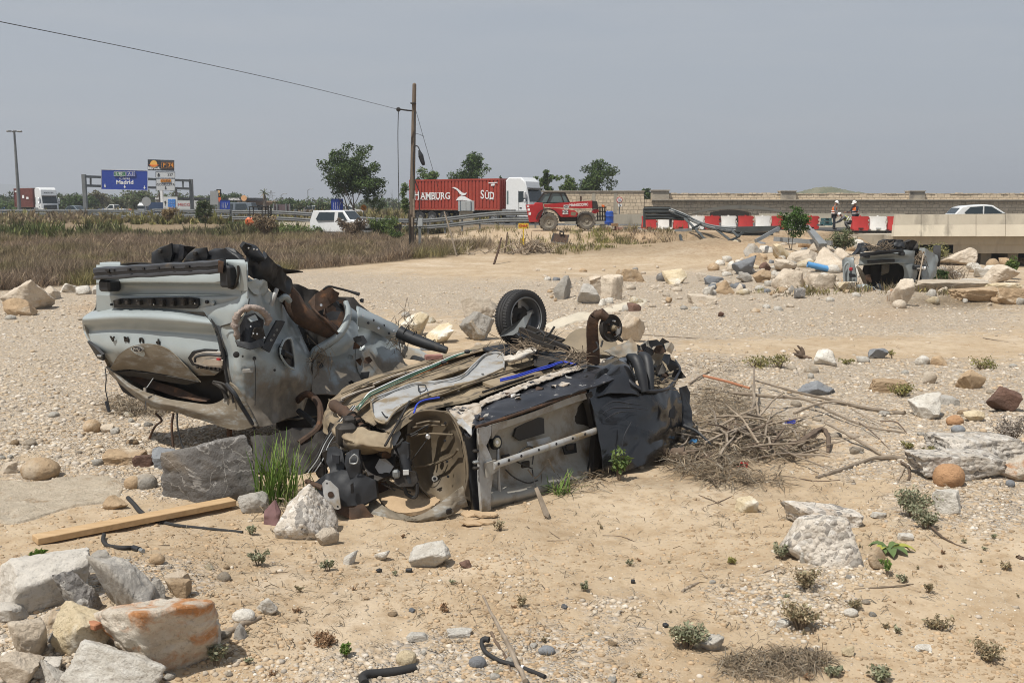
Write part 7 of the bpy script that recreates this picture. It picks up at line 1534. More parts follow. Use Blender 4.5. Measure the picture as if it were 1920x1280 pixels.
for a,r_ in(([(292,775,.25),(303,788,.2),(290,800,.2),(280,822,.2)],.012),([(325,775,.1),(322,800,.08),(325,838,.05)],.014),([(332,774,.1),(333,800,.05),(340,830,.02),(346,842,.0)],.010),([(273,752,.05),(274,768,.0)],.006),([(430,800,.3),(431,835,.3)],.03)):ptube([T(*p)for p in a],r_,'dangling_cable',m_rust if r_>.011 else m_rubber,gw,6)
shard([TP(163,640,.03),TP(176,650,-.02),TP(192,665,-.03),TP(193,676,.0),TP(182,672,.05),TP(172,655,.08)],.03,.01,6,2,'far_taillight',m_plastic,gw,1)
MB().box(TP(187,667,-.05),(.06,.03,.02),-.5,bev=.006).build('lamp_edge',m_chrome,gw)
Q=[[(466,520,9.42),(490,535,9.62),(520,560,10.0),(545,585,10.4),(560,600,10.7)],[(452,590,9.32),(480,590,9.45),(510,600,9.75),(540,610,10.1),(562,622,10.4)],[(414,613,9.40),(450,630,9.35),(500,640,9.55),(545,650,9.9),(583,660,10.35)],[(419,660,9.42),(453,668,9.32),(502,672,9.5),(548,676,9.87),(588,690,10.3)],[(420,692,9.44),(457,702,9.31),(505,702,9.5),(550,702,9.85),(590,712,10.3)],[(432,742,9.46),(463,748,9.36),(505,748,9.56),(545,752,9.9),(575,754,10.2)],[(472,800,9.42),(487,800,9.38),(512,795,9.5),(540,784,9.8),(562,778,10.0)]]
psheet(Q,'quarter_panel',m_paint,gw,80,44,.055,2.8,11,.012)
psheet([[T(372,578,.03),T(405,572,.0),T(440,562,-.02),T(466,545,.05)],[T(384,586,.02),T(412,588,-.02),T(444,582,-.05),T(466,562,.03)],[T(392,598,.02),T(414,611,-.01),T(440,603,-.04),T(464,577,.02)]],'corner_panel',m_paint,gw,18,24,.02,4,15)
psheet([[(446,520,9.34),(470,527,9.6),(500,548,9.9)],[(452,545,9.33),(478,552,9.55),(505,567,9.85)],[(462,575,9.35),(490,578,9.6),(515,590,9.9)]],'quarter_panel',m_paint,gw,16,18,.04,5,14,.01)
shard([at(466,530,9.3),at(480,523,9.4),at(503,530,9.6),at(505,548,9.7),at(490,556,9.6),at(474,548,9.4)],.008,.06,6,3,'torn_panel',m_paint,gw,3)
ptube([T(396,598,-.03),T(404,612,-.03),T(412,635,-.03),T(417,660,-.02),T(424,700,-.0),(434,740,9.40),(455,775,9.38),(478,805,9.36)],[.006,.014,.016,.018,.018,.016,.014],'body_gap_shade',m_rubber,gw,6,24)  # black tube laid along the open body gap as its shade
ptube([(467,560,9.33),(462,585,9.31),(440,603,9.31),(414,612,9.36)],.007,'panel_seam',m_dark,gw,5)
ring=[(447,634,9.2),(441,612,9.18),(445,592,9.18),(458,580,9.2),(474,577,9.22),(492,583,9.28),(503,596,9.34),(500,610,9.36)]
R_=ppath(ring,40);mb=MB();mb.tube(R_,[.024+.03*abs(float(vn2(i*.5,3,2)))*1.2 for i in range(40)],10)
V=np.array(mb.v);V=V+.022*np.stack([fbm3(V*14,3,1),fbm3(V*14,3,2),fbm3(V*14,3,3)],1);mb.v=list(map(tuple,V));mb.build('insulation_mat',m_felt,gw,smooth=180)
shard([at(450,640,9.24),at(450,610,9.26),at(460,592,9.28),at(478,586,9.3),at(494,600,9.36),at(493,625,9.34),at(485,645,9.28),at(462,648,9.22)],.02,.03,8,4,'lamp_socket',m_letterhole,gw,2)  # black plate painted as shade inside the lamp pocket
shard([at(442,638,9.16),at(470,642,9.16),at(492,634,9.26),at(496,648,9.25),at(470,655,9.14),at(446,648,9.14)],.03,.015,9,6,'socket_bracket',m_plastic,gw,2);shard([at(464,596,9.2),at(478,590,9.24),at(484,600,9.24),at(470,604,9.2)],.02,.02,8,1,'white_flap',m_paint,gw,2)
shard([at(478,615,9.2),at(492,612,9.26),at(498,630,9.28),at(486,640,9.24),at(474,632,9.2)],.02,.03,12,1,'plug_block',m_dark,gw,2)
for px,py in((470,612),(482,626),(496,633),(475,625)):hole(at(px,py,9.16),(0,-1,.2),.008,'stud',m_chrome,gw)
shard([at(520,600,9.62),at(535,602,9.78),at(506,660,9.42),at(492,652,9.34)],.02,.012,10,2,'black_rail',m_plastic,gw,2)
for t in(.3,.5,.7):hole(at(527-26*t,604+48*t,9.62-.26*t),(.1,-1,0),.012,'rail_hole',m_postgal,gw)
hl=shard([at(527,650,9.62),at(534,637,9.68),at(545,636,9.78),at(549,655,9.8),at(552,688,9.82),at(540,684,9.7),at(528,668,9.6)],.03,.02,6,2,'access_hole',m_letterhole,gw,1)  # black plate painted as the shade within the oval hole
ptube([(527,650,9.60),(534,637,9.66),(545,635,9.75),(550,655,9.77),(553,690,9.79),(540,686,9.67),(528,669,9.57),(526,652,9.59)],.012,'hole_rim',m_paint,hl,6,28);MB().tube([at(530,660,9.56),at(545,668,9.7)],.03,8).build('duct_end',m_plastic,hl)
for px,py,Y,rx in((443,665,9.27,.03),(477,672,9.3,.018),(455,668,9.26,.01),(515,694,9.45,.012)):hole(at(px,py,Y),(.25,-.95,0),rx,'rubber_plug',m_rubber,gw,.02)
ptube([(477,672,9.26),(479,695,9.24),(479,720,9.25),(478,760,9.3)],.004,'thin_wire',m_rubber,gw,5);MB().box(at(465,695,9.25),(.10,.02,.035),.3,bev=.005).build('clip_plate',m_silver,gw)
ptube([(425,720,9.35),(440,738,9.26),(455,765,9.3),(475,795,9.34)],.02,'dark_strut',m_plastic,gw,7)
ptube([(400,715,9.4),(420,720,9.36),(432,735,9.34),(438,755,9.34)],.012,'edge_seal',m_dark,gw,6)
for i,pts in enumerate(([(284,495),(285,474),(298,465),(320,456),(322,476),(318,495)],[(318,494),(320,457),(336,458),(344,461),(364,463),(352,476),(345,484),(336,495)],[(343,495),(351,478),(364,466),(386,464),(388,482),(387,495)],[(384,494),(388,473),(404,466),(424,466),(446,476),(458,486),(456,492),(420,492)],[(420,466),(428,463),(440,466),(456,480),(446,478)])):
 o_=(.18,.26,.16,.22,.35)[i];shard([TP(x,y,o_+.03*((j*7)%3-1))for j,(x,y)in enumerate(pts)],.02,.03,5,i+3,'plastic_shroud',m_plastic if i!=1 else m_letterhole,gw,2)
for px,py in((300,471),(366,475)):MB().box(TP(px,py,.12),(.05,.03,.04),-.5,bev=.008).build('shroud_clip',m_dark,gw)
shard([at(*p)for p in((455,468,9.45),(461,459,9.45),(474,462,9.45),(487,465,9.5),(483,474,9.5),(492,486,9.5),(503,480,9.6),(513,491,9.7),(522,500,9.75),(535,508,9.9),(546,520,10.0),(547,535,10.1),(536,552,10.0),(520,540,9.9),(500,526,9.75),(478,524,9.6),(463,512,9.5),(468,490,9.5))],.04,.10,4,8,'torn_crossmember',m_plastic,gw,3)
for px,py in((466,465),(476,467),(482,468)):hole(at(px,py,9.38),(0,-1,0),.008,'bolt_hole',m_chrome,gw)
shard([at(*p)for p in((488,480,9.9),(500,476,9.9),(520,500,10),(540,520,10.2),(545,545,10.3),(525,560,10.2),(505,540,10),(490,520,9.9))],.05,.10,5,9,'torn_crossmember',m_dark,gw,3)
ptube([(508,572,9.6),(514,556,9.6),(519,542,9.65)],.022,'bent_tube',m_silver,gw);ptube([(525,562,9.9),(535,556,9.9),(543,564,10)],.03,'bent_bracket',m_paint,gw)
shard([at(*p)for p in((515,535,10.9),(560,535,11.0),(600,545,11.1),(648,560,11.2),(655,590,11.2),(645,625,11.1),(600,650,10.9),(560,640,10.7),(530,600,10.7))],.02,.12,3,4,'wheel_house',m_dark,gw,3)
ptube([(533,535,10.2),(545,558,10.15),(565,590,10.15),(600,610,10.3),(640,632,10.6)],[.06,.10,.105,.10,.07],'axle_beam',m_rust,gw,12,24)
shard([at(*p)for p in((580,565,10.3),(592,551,10.3),(612,537,10.35),(625,544,10.4),(637,549,10.45),(630,565,10.4),(606,580,10.3),(590,586,10.2))],.02,.04,5,2,'rusty_plate',m_rust,gw,2);hole(at(602,572,10.2),(0,-1,.2),.014,'bolt_hole',m_chrome,gw)
ptube([(606,543,10.3),(616,537,10.3),(632,540,10.35),(655,546,10.4),(674,552,10.4)],[.012,.012,.012,.012,.02],'brake_hose',m_rubber,gw,6)
shard([at(*p)for p in((612,565,10.7),(645,563,10.8),(650,590,10.8),(640,618,10.7),(620,615,10.6),(608,595,10.6))],.02,.06,5,5,'rusty_shield',m_rust,gw,2);ptube([(585,575,10.2),(600,592,10.15),(620,612,10.25),(636,628,10.4)],.014,'rusty_rod',m_rust,gw,6)
ptube([(648,565,10.55),(653,585,10.5),(648,608,10.45),(634,629,10.4),(610,646,10.35),(590,658,10.3),(586,670,10.3)],[.028,.035,.04,.045,.045,.04,.02],'arch_lip',m_paint,gw,10,30)
psheet([[(652,572,10.9),(662,578,11.0),(674,586,11.1)],[(654,600,10.8),(664,604,10.9),(680,612,11.0)],[(636,640,10.6),(655,645,10.75),(685,655,10.95)],[(596,672,10.4),(630,682,10.6),(690,700,10.9)],[(588,705,10.3),(640,722,10.5),(715,715,10.9)],[(586,738,10.2),(630,738,10.35),(690,733,10.65)]],'side_panel',m_paint,gw,40,26,.06,2.4,21,.012)
psheet([[(676,600,11.0),(710,612,11.2),(748,632,11.5)],[(670,640,10.85),(710,650,11.1),(752,665,11.4)],[(670,690,10.8),(712,690,11.0),(760,682,11.3)],[(690,728,10.7),(730,715,11.0),(790,690,11.3)]],'side_panel',m_paint,gw,30,24,.05,2.6,22,.012)
psheet([[(668,575,10.9),(672,574,10.9),(700,587,11.1),(748,611,11.45)],[(670,592,10.8),(674,592,10.78),(704,603,11.0),(747,628,11.35)],[(668,612,10.85),(674,613,10.82),(702,622,11.05),(746,648,11.4)]],'sill_rail',m_paint,gw,16,26,.014,5,23,.02)
for k in range(7):t=(k+.5)/7;hole(at(676+68*t,592+34*t+(6 if k%2 else-4),10.76+.56*t),(.2,-.95,.2),.014,'rail_hole',m_letterhole if k%3 else m_chrome,gw)
psheet([[(655,600,10.62),(664,602,10.7),(672,612,10.75)],[(630,640,10.42),(648,640,10.5),(668,636,10.65)],[(600,662,10.3),(622,668,10.4),(650,660,10.55)]],'panel_flange',m_paint,gw,18,14,.02,4,24,.01)
ptube([(748,622,11.2),(775,635,11.15),(805,646,11.1),(838,657,11.05)],[.075,.07,.06,.04],'black_tube',m_plastic,gw,14,20);psheet([[(750,642,11.5),(780,655,11.5),(805,668,11.4)],[(752,670,11.4),(785,676,11.3),(806,680,11.2)]],'side_panel',m_paint,gw,8,12,.03,4,25)
for t in(.12,.3,.5,.7,.88):q=at(748+90*t,622+35*t,11.1-.1*t);MB().lathe([(.072-.03*t,-.006),(.078-.03*t,0),(.072-.03*t,.006)],14,(at(838,657,11.05)-at(748,622,11.2)).to_track_quat('Z','Y').to_matrix(),q+Vector((0,.09,0))).build('tube_rib',m_rubber,gw)
for sd,c_,s_ in((1,(750,640,11.2),.12),(2,(600,665,10.2),.12),(3,(765,600,11.6),.16)):
 rg=random.Random(sd);mb=MB();c=at(*c_)
 for k in range(26):a=c+Vector((rg.gauss(0,s_*.4),rg.gauss(0,.03),rg.gauss(0,s_*.5)));mb.tube([a,a+Vector((rg.gauss(0,.05),rg.gauss(0,.03),rg.gauss(-.02,.06))),a+Vector((rg.gauss(0,.09),rg.gauss(0,.03),rg.gauss(-.05,.09)))],[.004,.003,.002],4)
 mb.build('caught_grass',m_twig,gw)
def ext(pts,d,nm,mt,z1=0.0,n=10,m=14,cr=.03,sd=1):
 A0=np.array(cat1([tuple(at(*p))for p in pts],m));rows_=[A0+np.array((AX.x*d*t,AX.y*d*t,z1*t))for t in np.linspace(0,1,n)];A_=np.array(rows_);q=A_.reshape(-1,3);A_=A_+(cr*fbm3(q*2.5,3,sd)).reshape(n,m,1)*np.array((0,0,1.0));MB().sheet(A_,.01).build(nm,mt,gw,smooth=60)
ext([T(181,502,.12),T(250,497,.12),T(350,493,.12),T(420,489,.1)],1.1,'underbody',m_dark,-.20,12,18,.07,3);ext([T(183,505,.14),T(180,575,.12),T(160,600,.02),T(164,630,.05),T(195,670,.1),T(204,695,.24)],2.0,'side_panel',m_paintdirty,-.1,12,20,.04,4)
ext([T(204,695,.24),T(240,728,.22),T(290,762,.2),T(340,774,.16),T(400,793,.12),T(455,803,.1)],1.7,'roof',m_mudpaint,-.12,12,20,.05,5)
shard([at(*p)for p in((540,540,11.4),(660,560,11.5),(760,640,11.8),(740,720,11.2),(640,745,10.7),(600,800,10.3),(520,800,9.9),(520,700,10.2))],.03,.1,2,6,'cabin_shade_sheet',m_dark,gw,3)  # dark backing sheet, shade painted behind the torn side
for a,r_ in(([(556,752,10.0),(575,738,9.8),(595,752,9.7),(602,780,9.6),(594,806,9.5),(560,832,9.3)],.035),([(560,770,9.9),(585,790,9.7),(600,820,9.5)],.03)):ptube(a,r_,'hose',m_rust if r_>.03 else m_rubber,gw,8)
shard([at(*p)for p in((470,815,9.2),(505,812,9.2),(560,800,9.5),(610,800,9.6),(600,870,9.1),(540,900,8.9),(480,880,8.9))],.04,.08,4,7,'cavity_shade_sheet',m_dark,gw,3);shard([at(*p)for p in((448,868,8.75),(475,862,8.8),(478,905,8.7),(466,912,8.65),(455,890,8.7))],.04,.02,6,7,'bracket_end',m_tan,gw,2)  # first sheet is a dark stand-in for the shaded cavity under the body
# ==== the dark wreck (underside up, beside it)
dw=thing('wrecked_car','crushed black car lying upside down with dusty floor pan, bare door frame and one wheel','wrecked car',gp(900,955))
p0,p1,p2=at(890,800,8.2),at(620,745,9.3),at(1180,690,10.0)
def plane_y(p0,n):
 def f(px,py,off=0.0):
  o=Vector((0,0,CAMH));d=at(px,py,1.0)-o;t=(p0+n*off-o).dot(n)/d.dot(n);return(px,py,t)
 return f
nF=(p2-p0).cross(p1-p0).normalized();nF=nF if nF.z>0 else-nF
Fp=plane_y(p0,nF);FP=lambda*a:at(*Fp(*a))
e0,e1,e2=at(900,803,8.15),at(1105,733,9.35),at(905,962,8.02)
nD=(e1-e0).cross(e2-e0).normalized();nD=nD if nD.y>0 else-nD
Dp=plane_y(e0,nD);DP=lambda*a:at(*Dp(*a))
far=np.array([(618,750),(650,724),(705,704),(765,686),(835,664),(935,640)],float);near=np.array([(735,815),(800,772),(880,752),(955,724),(1040,696),(1165,664)],float)
rows=[]
for t,o in((0,-.02),(.05,.03),(.13,.035),(.17,-.02),(.30,-.03),(.34,.03),(.40,.035),(.46,-.015),(.60,-.01),(.64,.035),(.72,.04),(.76,-.01),(.88,-.01),(.92,.03),(1,.0)):
 rows.append([Fp(*(far[i]*(1-t)+near[i]*t),o)for i in range(6)])
psheet(rows,'floor_pan',m_floor,dw,110,100,.022,4.2,31,.012,(True,False))
psheet([[Fp(618,750,-.02),Fp(628,772,0),Fp(650,795,0),Fp(690,806,0),Fp(735,815,0)],[Fp(608,775,-.06),Fp(618,800,-.05),Fp(645,822,-.05),Fp(690,835,-.05),Fp(735,840,-.05)],[Fp(606,790,-.2),Fp(614,818,-.2),Fp(645,838,-.2),Fp(690,848,-.2),Fp(730,852,-.2)]],'bulkhead',m_floor,dw,40,50,.085,4.5,32,.01)
tun=[(696,752),(708,744),(745,730),(776,719),(828,714),(866,704),(888,684),(911,664),(937,661),(945,670),(944,690),(905,708),(868,720),(830,728),(799,737),(760,757),(738,774),(724,792),(706,788),(698,772)]
tunnel=shard([FP(x,y,.05)for x,y in tun],.02,.022,4,4,'silver_tunnel_panel',m_silver,dw,3)
rim=[Fp(x,y,.07)for x,y in tun];ptube(rim[:11],.012,'panel_flange',m_silver,tunnel,6,40);ptube(rim[10:]+rim[:1],.010,'panel_flange',m_floor,tunnel,6,40)
shard([FP(x,y,.07)for x,y in((700,775),(722,765),(742,772),(724,791),(706,787))],.01,.01,5,2,'panel_end',m_silver,tunnel,2)
ptube([Fp(784,722,.08),Fp(786,734,.09),Fp(798,731,.09),Fp(797,722,.08),Fp(785,722,.08)],.006,'stamped_loop',m_rubber,tunnel,5);hole(FP(745,729,.075),nF,.012,'hole',m_letterhole,tunnel);hole(FP(803,737,.08),nF,.014,'hole',m_letterhole,tunnel);ptube([Fp(716,772,.085),Fp(722,780,.085),Fp(727,782,.085)],.006,'dark_clip',m_letterhole,tunnel,5)
for px,py,r_ in((640,752,.022),(632,757,.02),(655,757,.012),(690,716,.014),(826,668,.016),(770,696,.012),(860,690,.012),(880,672,.012),(905,700,.015),(860,733,.014),(830,745,.012),(970,690,.014),(1010,680,.014),(842,765,.03),(866,768,.026),(900,742,.012)):hole(FP(px,py,.055),nF,r_,'floor_plug',m_dark,dw)
for a in([(640,738),(700,712),(770,690),(850,667)],[(690,745),(760,715),(830,690),(890,668)],[(820,742),(900,715),(980,690),(1040,672)],[(750,760),(830,735),(920,704),(1000,682)],[(880,752),(960,722),(1060,690)]):ptube([Fp(x,y,.045)for x,y in a],.008,'floor_seam',m_tan,dw,5,30)
shard([FP(x,y,.05)for x,y in((905,716),(960,698),(985,708),(930,726))],.03,.01,5,2,'floor_rail',m_floor,dw,2);ptube([Fp(905,735,.05),Fp(960,716,.06),Fp(1000,704,.06)],.012,'floor_rail',m_dark,dw,6)
for a in([(640,748),(670,735),(702,725)],[(700,720),(745,703),(800,690)]):ptube([Fp(x,y,.05)for x,y in a],.011,'scraped_ridge',m_chalk,dw,5,24)
for k,off in enumerate((0,4,-3)):
 ptube([Fp(668+k*3,765+off,.04),Fp(690,741+off,.08),Fp(712,729+off,.09),Fp(765,705+off,.08),Fp(815,684+off*.6,.08),Fp(850,668+off*.4,.08),Fp(884,657,.07)],.0065,'green_cable',m_green if k<2 else m_white,dw,5,40)
ptube([Fp(740,720,.06),Fp(790,700,.06),Fp(840,680,.06)],.005,'orange_cable',m_copper,dw,5);MB().box(FP(832,679,.09),(.06,.05,.03),.5,bev=.01).build('cable_clip',m_plastic,dw);MB().box(FP(876,659,.09),(.06,.04,.04),.2,bev=.01).build('cable_clip',m_plastic,dw)
for k in(0,3.2):ptube([Fp(938,711+k,.07),Fp(970,703+k,.08),Fp(1005,692+k,.09),Fp(1030,685+k,.10),Fp(1055,678+k*.5,.09),Fp(1080,683,.07)],.009,'blue_pipe',m_blue,dw,6,30)
ptube([Fp(776,775,.05),Fp(782,758,.09),Fp(796,750,.09),Fp(824,745,.08)],.009,'blue_pipe',m_blue,dw,6);ptube([Fp(768,752,.1),Fp(750,785,.06),Fp(722,835,.0)],.011,'black_rod',m_dark,dw,6)
tag(MB().box(FP(813,669,.07),(.185,.085,.05),.28,bev=.006).build('brick',m_brick,org=FP(813,669,.05)),'broken reddish brick lying on the far edge of the dusty floor pan','brick')
psheet([[Fp(866,804,.0),Fp(905,757,.03),Fp(960,735,.035),Fp(1030,708,.035),Fp(1085,690,.04),Fp(1130,678,.045),Fp(1168,666,.03)],[Fp(872,812,.0),Fp(897,778,.05),Fp(950,757,.06),Fp(1030,727,.06),Fp(1090,706,.06),Fp(1140,690,.06),Fp(1178,684,.04)],[Fp(880,818,-.02),Fp(893,797,.03),Fp(945,780,.03),Fp(1030,750,.03),Fp(1085,732,.03),Fp(1112,724,.03),Fp(1180,700,.0)]],'sill',m_blackscr,dw,22,70,.03,5,41,.015)
psheet([[Fp(898,752,.05),Fp(950,730,.06),Fp(1020,704,.06),Fp(1080,684,.06),Fp(1125,672,.06),Fp(1165,662,.05)],[Fp(902,760,.075),Fp(955,739,.08),Fp(1028,711,.08),Fp(1085,692,.08),Fp(1130,680,.075),Fp(1168,670,.06)]],'torn_sealant_edge',m_chalk,dw,8,140,.018,26,42,.008)
shard([FP(x,y,o)for x,y,o in((836,764,.04),(868,760,.06),(900,758,.07),(903,772,.06),(893,792,.04),(880,806,.03),(868,802,.03),(850,786,.04))],.012,.05,8,5,'torn_sill_end',m_chalk,dw,3);shard([FP(x,y,o)for x,y,o in((842,776,.05),(866,782,.07),(884,800,.06),(884,814,.03),(868,800,.05),(852,788,.05))],.01,.04,9,6,'torn_sill_end',m_silver,dw,2)
ptube([Dp(893,800,-.02),Dp(945,784,-.03),Dp(1030,755,-.03),Dp(1080,737,-.03),Dp(1098,734,-.02)],.014,'rusty_sill_edge',m_rust,dw,7,30)
psheet([[(768,783,8.42),(780,774,8.5),(803,770,8.52),(826,772,8.42),(843,776,8.28)],[(766,808,8.36),(780,802,8.52),(803,800,8.6),(832,800,8.48),(858,802,8.22)],[(764,840,8.30),(780,840,8.52),(806,842,8.62),(838,842,8.5),(870,842,8.16)],[(772,880,8.24),(788,884,8.44),(810,888,8.56),(842,888,8.44),(874,885,8.12)],[(786,910,8.15),(798,918,8.3),(818,924,8.4),(846,922,8.32),(872,912,8.1)],[(802,928,8.1),(812,936,8.16),(828,942,8.2),(848,940,8.16),(866,932,8.08)]],'wheel_arch',m_arch,dw,40,34,.025,4,51,.012)
for pts in([(772,802,8.44),(803,797,8.5),(836,797,8.42)],[(768,818,8.4),(803,813,8.5),(850,815,8.32)],[(780,795,8.46),(803,790,8.5),(826,791,8.43)],[(775,875,8.3),(806,872,8.48),(846,855,8.34),(858,842,8.2)]):ptube(pts,.012,'arch_rib',m_arch,dw,6,16)
ptube([(768,783,8.36),(782,773,8.42),(803,769,8.44),(826,771,8.36),(843,775,8.2),(860,802,8.12),(872,842,8.06),(877,885,8.02),(873,914,8.0),(864,938,8.0)],[.006,.008,.008,.009,.010,.012,.012,.011,.010,.008],'arch_flange',m_arch,dw,7,40)
g_=hole(at(803,819,8.42),(.2,-1,.1),.024,'grommet',m_chrome,dw,.03);ptube([(802,822,8.4),(790,838,8.36),(772,862,8.3)],.004,'thin_wire',m_rubber,dw,5);hole(at(815,897,8.40),(.1,-1,.2),.026,'hole',m_silver,dw);hole(at(815,897,8.38),(.1,-1,.2),.014,'hole',m_letterhole,dw)
for px,py in((835,793),(834,826),(838,865),(840,893)):hole(at(px,py,8.36 if py<850 else 8.32),(.0,-1,.1),.012,'hole',m_letterhole,dw)
psheet([[(843,776,8.22),(862,790,8.2),(880,806,8.2)],[(866,830,8.12),(876,835,8.16),(890,838,8.2)],[(874,885,8.06),(882,890,8.1),(893,892,8.16)],[(868,930,8.03),(880,938,8.06),(895,945,8.1)]],'hinge_pillar',m_arch,dw,26,12,.03,5,52,.012)
shard([DP(*p)for p in((864,800,.06),(896,797,.03),(902,830,.02),(904,962,.02),(890,960,.04),(880,900,.07),(874,840,.09))],.05,.02,5,3,'pillar_gap',m_letterhole,dw,2)  # black plate painted as shade in the gap beside the pillar
for py in(866,877,845):MB().box(DP(892,py,-.03),(.05,.04,.025),.6,bev=.008).build('hinge',m_galv if py==866 else m_dark,dw)
stt=ptube([(752,832,8.05),(757,850,8.02),(762,880,7.98),(767,905,7.96)],[.05,.05,.045,.045],'strut',m_plastic,dw,14,14);shard([at(*p)for p in((742,832,8.0),(756,828,7.98),(765,832,7.98),(766,858,7.96),(756,864,7.96),(748,850,7.98))],.05,.02,8,2,'strut_mount',m_plastic,stt,2)
shard([at(*p)for p in((738,888,7.95),(755,880,7.92),(778,885,7.93),(784,902,7.93),(774,912,7.92),(750,912,7.9),(740,905,7.93))],.07,.03,8,3,'strut_knuckle',m_dark,stt,2);MB().box(at(761,885,7.92),(.045,.015,.04),.2).build('sticker',m_signwhite,stt);MB().box(at(743,888,7.90),(.06,.05,.07),.2,bev=.015).build('caliper_block',m_postgal,stt)
ptube([(757,905,7.96),(762,925,7.96),(775,932,7.95),(782,926,7.94),(782,905,7.94)],.016,'brake_hose',m_rubber,stt,7);ptube([(735,855,8.0),(738,840,8.0),(748,832,7.98),(756,822,8.0)],.01,'brake_hose',m_rubber,stt,6)
rk=ptube([(623,757,8.75),(645,772,8.62),(662,786,8.52),(680,806,8.42),(700,826,8.3),(718,842,8.2),(730,852,8.15)],[.05+.008*((i*5)%3-1)for i in range(28)],'steering_rack',m_rust,dw,12,40)
for t in np.linspace(.32,.95,12):
 P_=ppath([(623,757,8.75),(662,786,8.52),(700,826,8.3),(730,852,8.15)],60);i=int(t*59);d=(P_[min(i+1,59)]-P_[i-1]);MB().lathe([(.05,-.010),(.066,0),(.05,.010)],14,d.to_track_quat('Z','Y').to_matrix(),P_[i]).build('bellows_ring',m_dark,rk)
mb=MB();mb.box(at(650,815,8.3),(.17,.16,.19),.4,bev=.03);mb.box(at(655,793,8.4),(.10,.12,.12),.4,bev=.02);mb.build('rack_housing',m_dark,dw)
for k,pts in enumerate(([(613,840,8.2),(630,836,8.15),(641,842,8.12),(648,868,8.08),(640,895,8.02),(620,890,8.05),(612,866,8.12)],[(650,848,8.0),(660,842,7.98),(673,842,7.98),(678,866,7.95),(676,892,7.95),(655,896,7.95),(648,870,7.98)],[(588,905,8.1),(610,888,8.05),(640,880,8.0),(680,888,7.95),(704,900,7.95),(706,932,7.92),(680,946,7.9),(640,950,7.88),(612,945,7.9),(598,930,8.0)])):
 shard([at(*p)for p in pts],.05,.035,5,61+k,'subframe',m_plastic,dw,3)
shard([at(*p)for p in((622,852,8.06),(636,854,8.04),(636,868,8.02),(624,868,8.04))],.01,0,3,1,'subframe_hole',m_letterhole,dw,0);ptube([(656,860,7.9),(664,852,7.9),(671,858,7.9),(668,868,7.9),(657,868,7.9),(656,860,7.9)],.006,'hole_rim',m_galv,dw,5,20);shard([at(*p)for p in((657,908,7.86),(662,905,7.86),(663,924,7.86),(658,925,7.86))],.02,0,3,1,'subframe_hole',m_letterhole,dw,0)
fl=shard([at(*p)for p in((604,906,7.86),(610,899,7.86),(619,902,7.85),(634,916,7.83),(639,952,7.8),(634,955,7.8),(612,950,7.82),(606,925,7.85))],.012,.006,8,3,'mounting_flange',m_silver,dw,2);hole(at(620,927,7.82),(-.1,-1,0),.026,'hole',m_rust,fl)
for px,py in((613,906),(614,946),(633,949)):hole(at(px,py,7.80),(-.1,-1,0),.007,'hole',m_letterhole,fl)
ptube([(575,902,8.3),(590,908,8.1),(606,915,8.0)],.022,'bolt_arm',m_rust,dw,7)
for k in range(4):ptube([(668-k*2,760,8.6),(640-k*5,800,8.5),(618-k*4,830,8.3),(606-k*5,860,8.2),(590-k*6,885,8.15)],.006,'loose_wire',m_rubber if k%2 else m_galv,dw,5,20)
shard([at(*p)for p in((676,800,8.45),(700,795,8.5),(720,800,8.5),(742,815,8.4),(745,840,8.25),(738,890,8.1),(700,905,8.05),(682,870,8.2),(668,830,8.35))],.03,.05,5,66,'engine_bay_panel',m_dark,dw,3);shard([at(*p)for p in((683,808,8.35),(706,806,8.4),(718,815,8.4),(712,826,8.3),(688,822,8.3))],.01,.02,7,5,'engine_bay_hole',m_dark,dw,2);shard([at(*p)for p in((720,806,8.38),(744,800,8.4),(752,812,8.36),(740,835,8.25),(726,832,8.25))],.01,.02,7,6,'bare_patch',m_silver,dw,2)
psheet([[(690,930,8.1),(705,938,8.0),(735,955,7.9),(770,964,7.85),(800,955,7.85),(830,938,7.9),(852,922,7.95),(868,910,8.0)],[(694,955,8.0),(712,965,7.9),(740,972,7.82),(775,975,7.78),(806,968,7.8),(836,955,7.86),(856,942,7.92),(874,930,7.98)],[(698,978,8.0),(715,986,7.92),(748,987,7.85),(785,986,7.82),(815,978,7.84),(842,966,7.9),(862,955,7.95),(880,950,8.0)]],'crumpled_wing',m_mudpaint,dw,30,90,.06,7,71,.014)
m_sand=M('trapped_sand',(.47,.34,.21),(.38,.27,.16),8,.95,0,.6,bs=40)
psheet([[(708,925,8.2),(740,915,8.25),(780,918,8.25),(815,928,8.2)],[(715,938,8.05),(745,938,8.05),(785,940,8.05),(825,938,8.05)],[(730,955,7.93),(755,960,7.9),(785,958,7.9),(815,948,7.93)]],'trapped_sand',m_sand,dw,14,20,.03,6,72,.03);MB().box(at(842,958,7.84),(.05,.02,.05),.5,bev=.008).build('wing_hole',m_letterhole,dw)
shard([at(*p)for p in((628,948,7.9),(680,945,7.9),(700,965,7.88),(690,985,7.86),(660,975,7.85),(632,960,7.87))],.03,.04,7,73,'rusty_scrap',m_rust,dw,2)
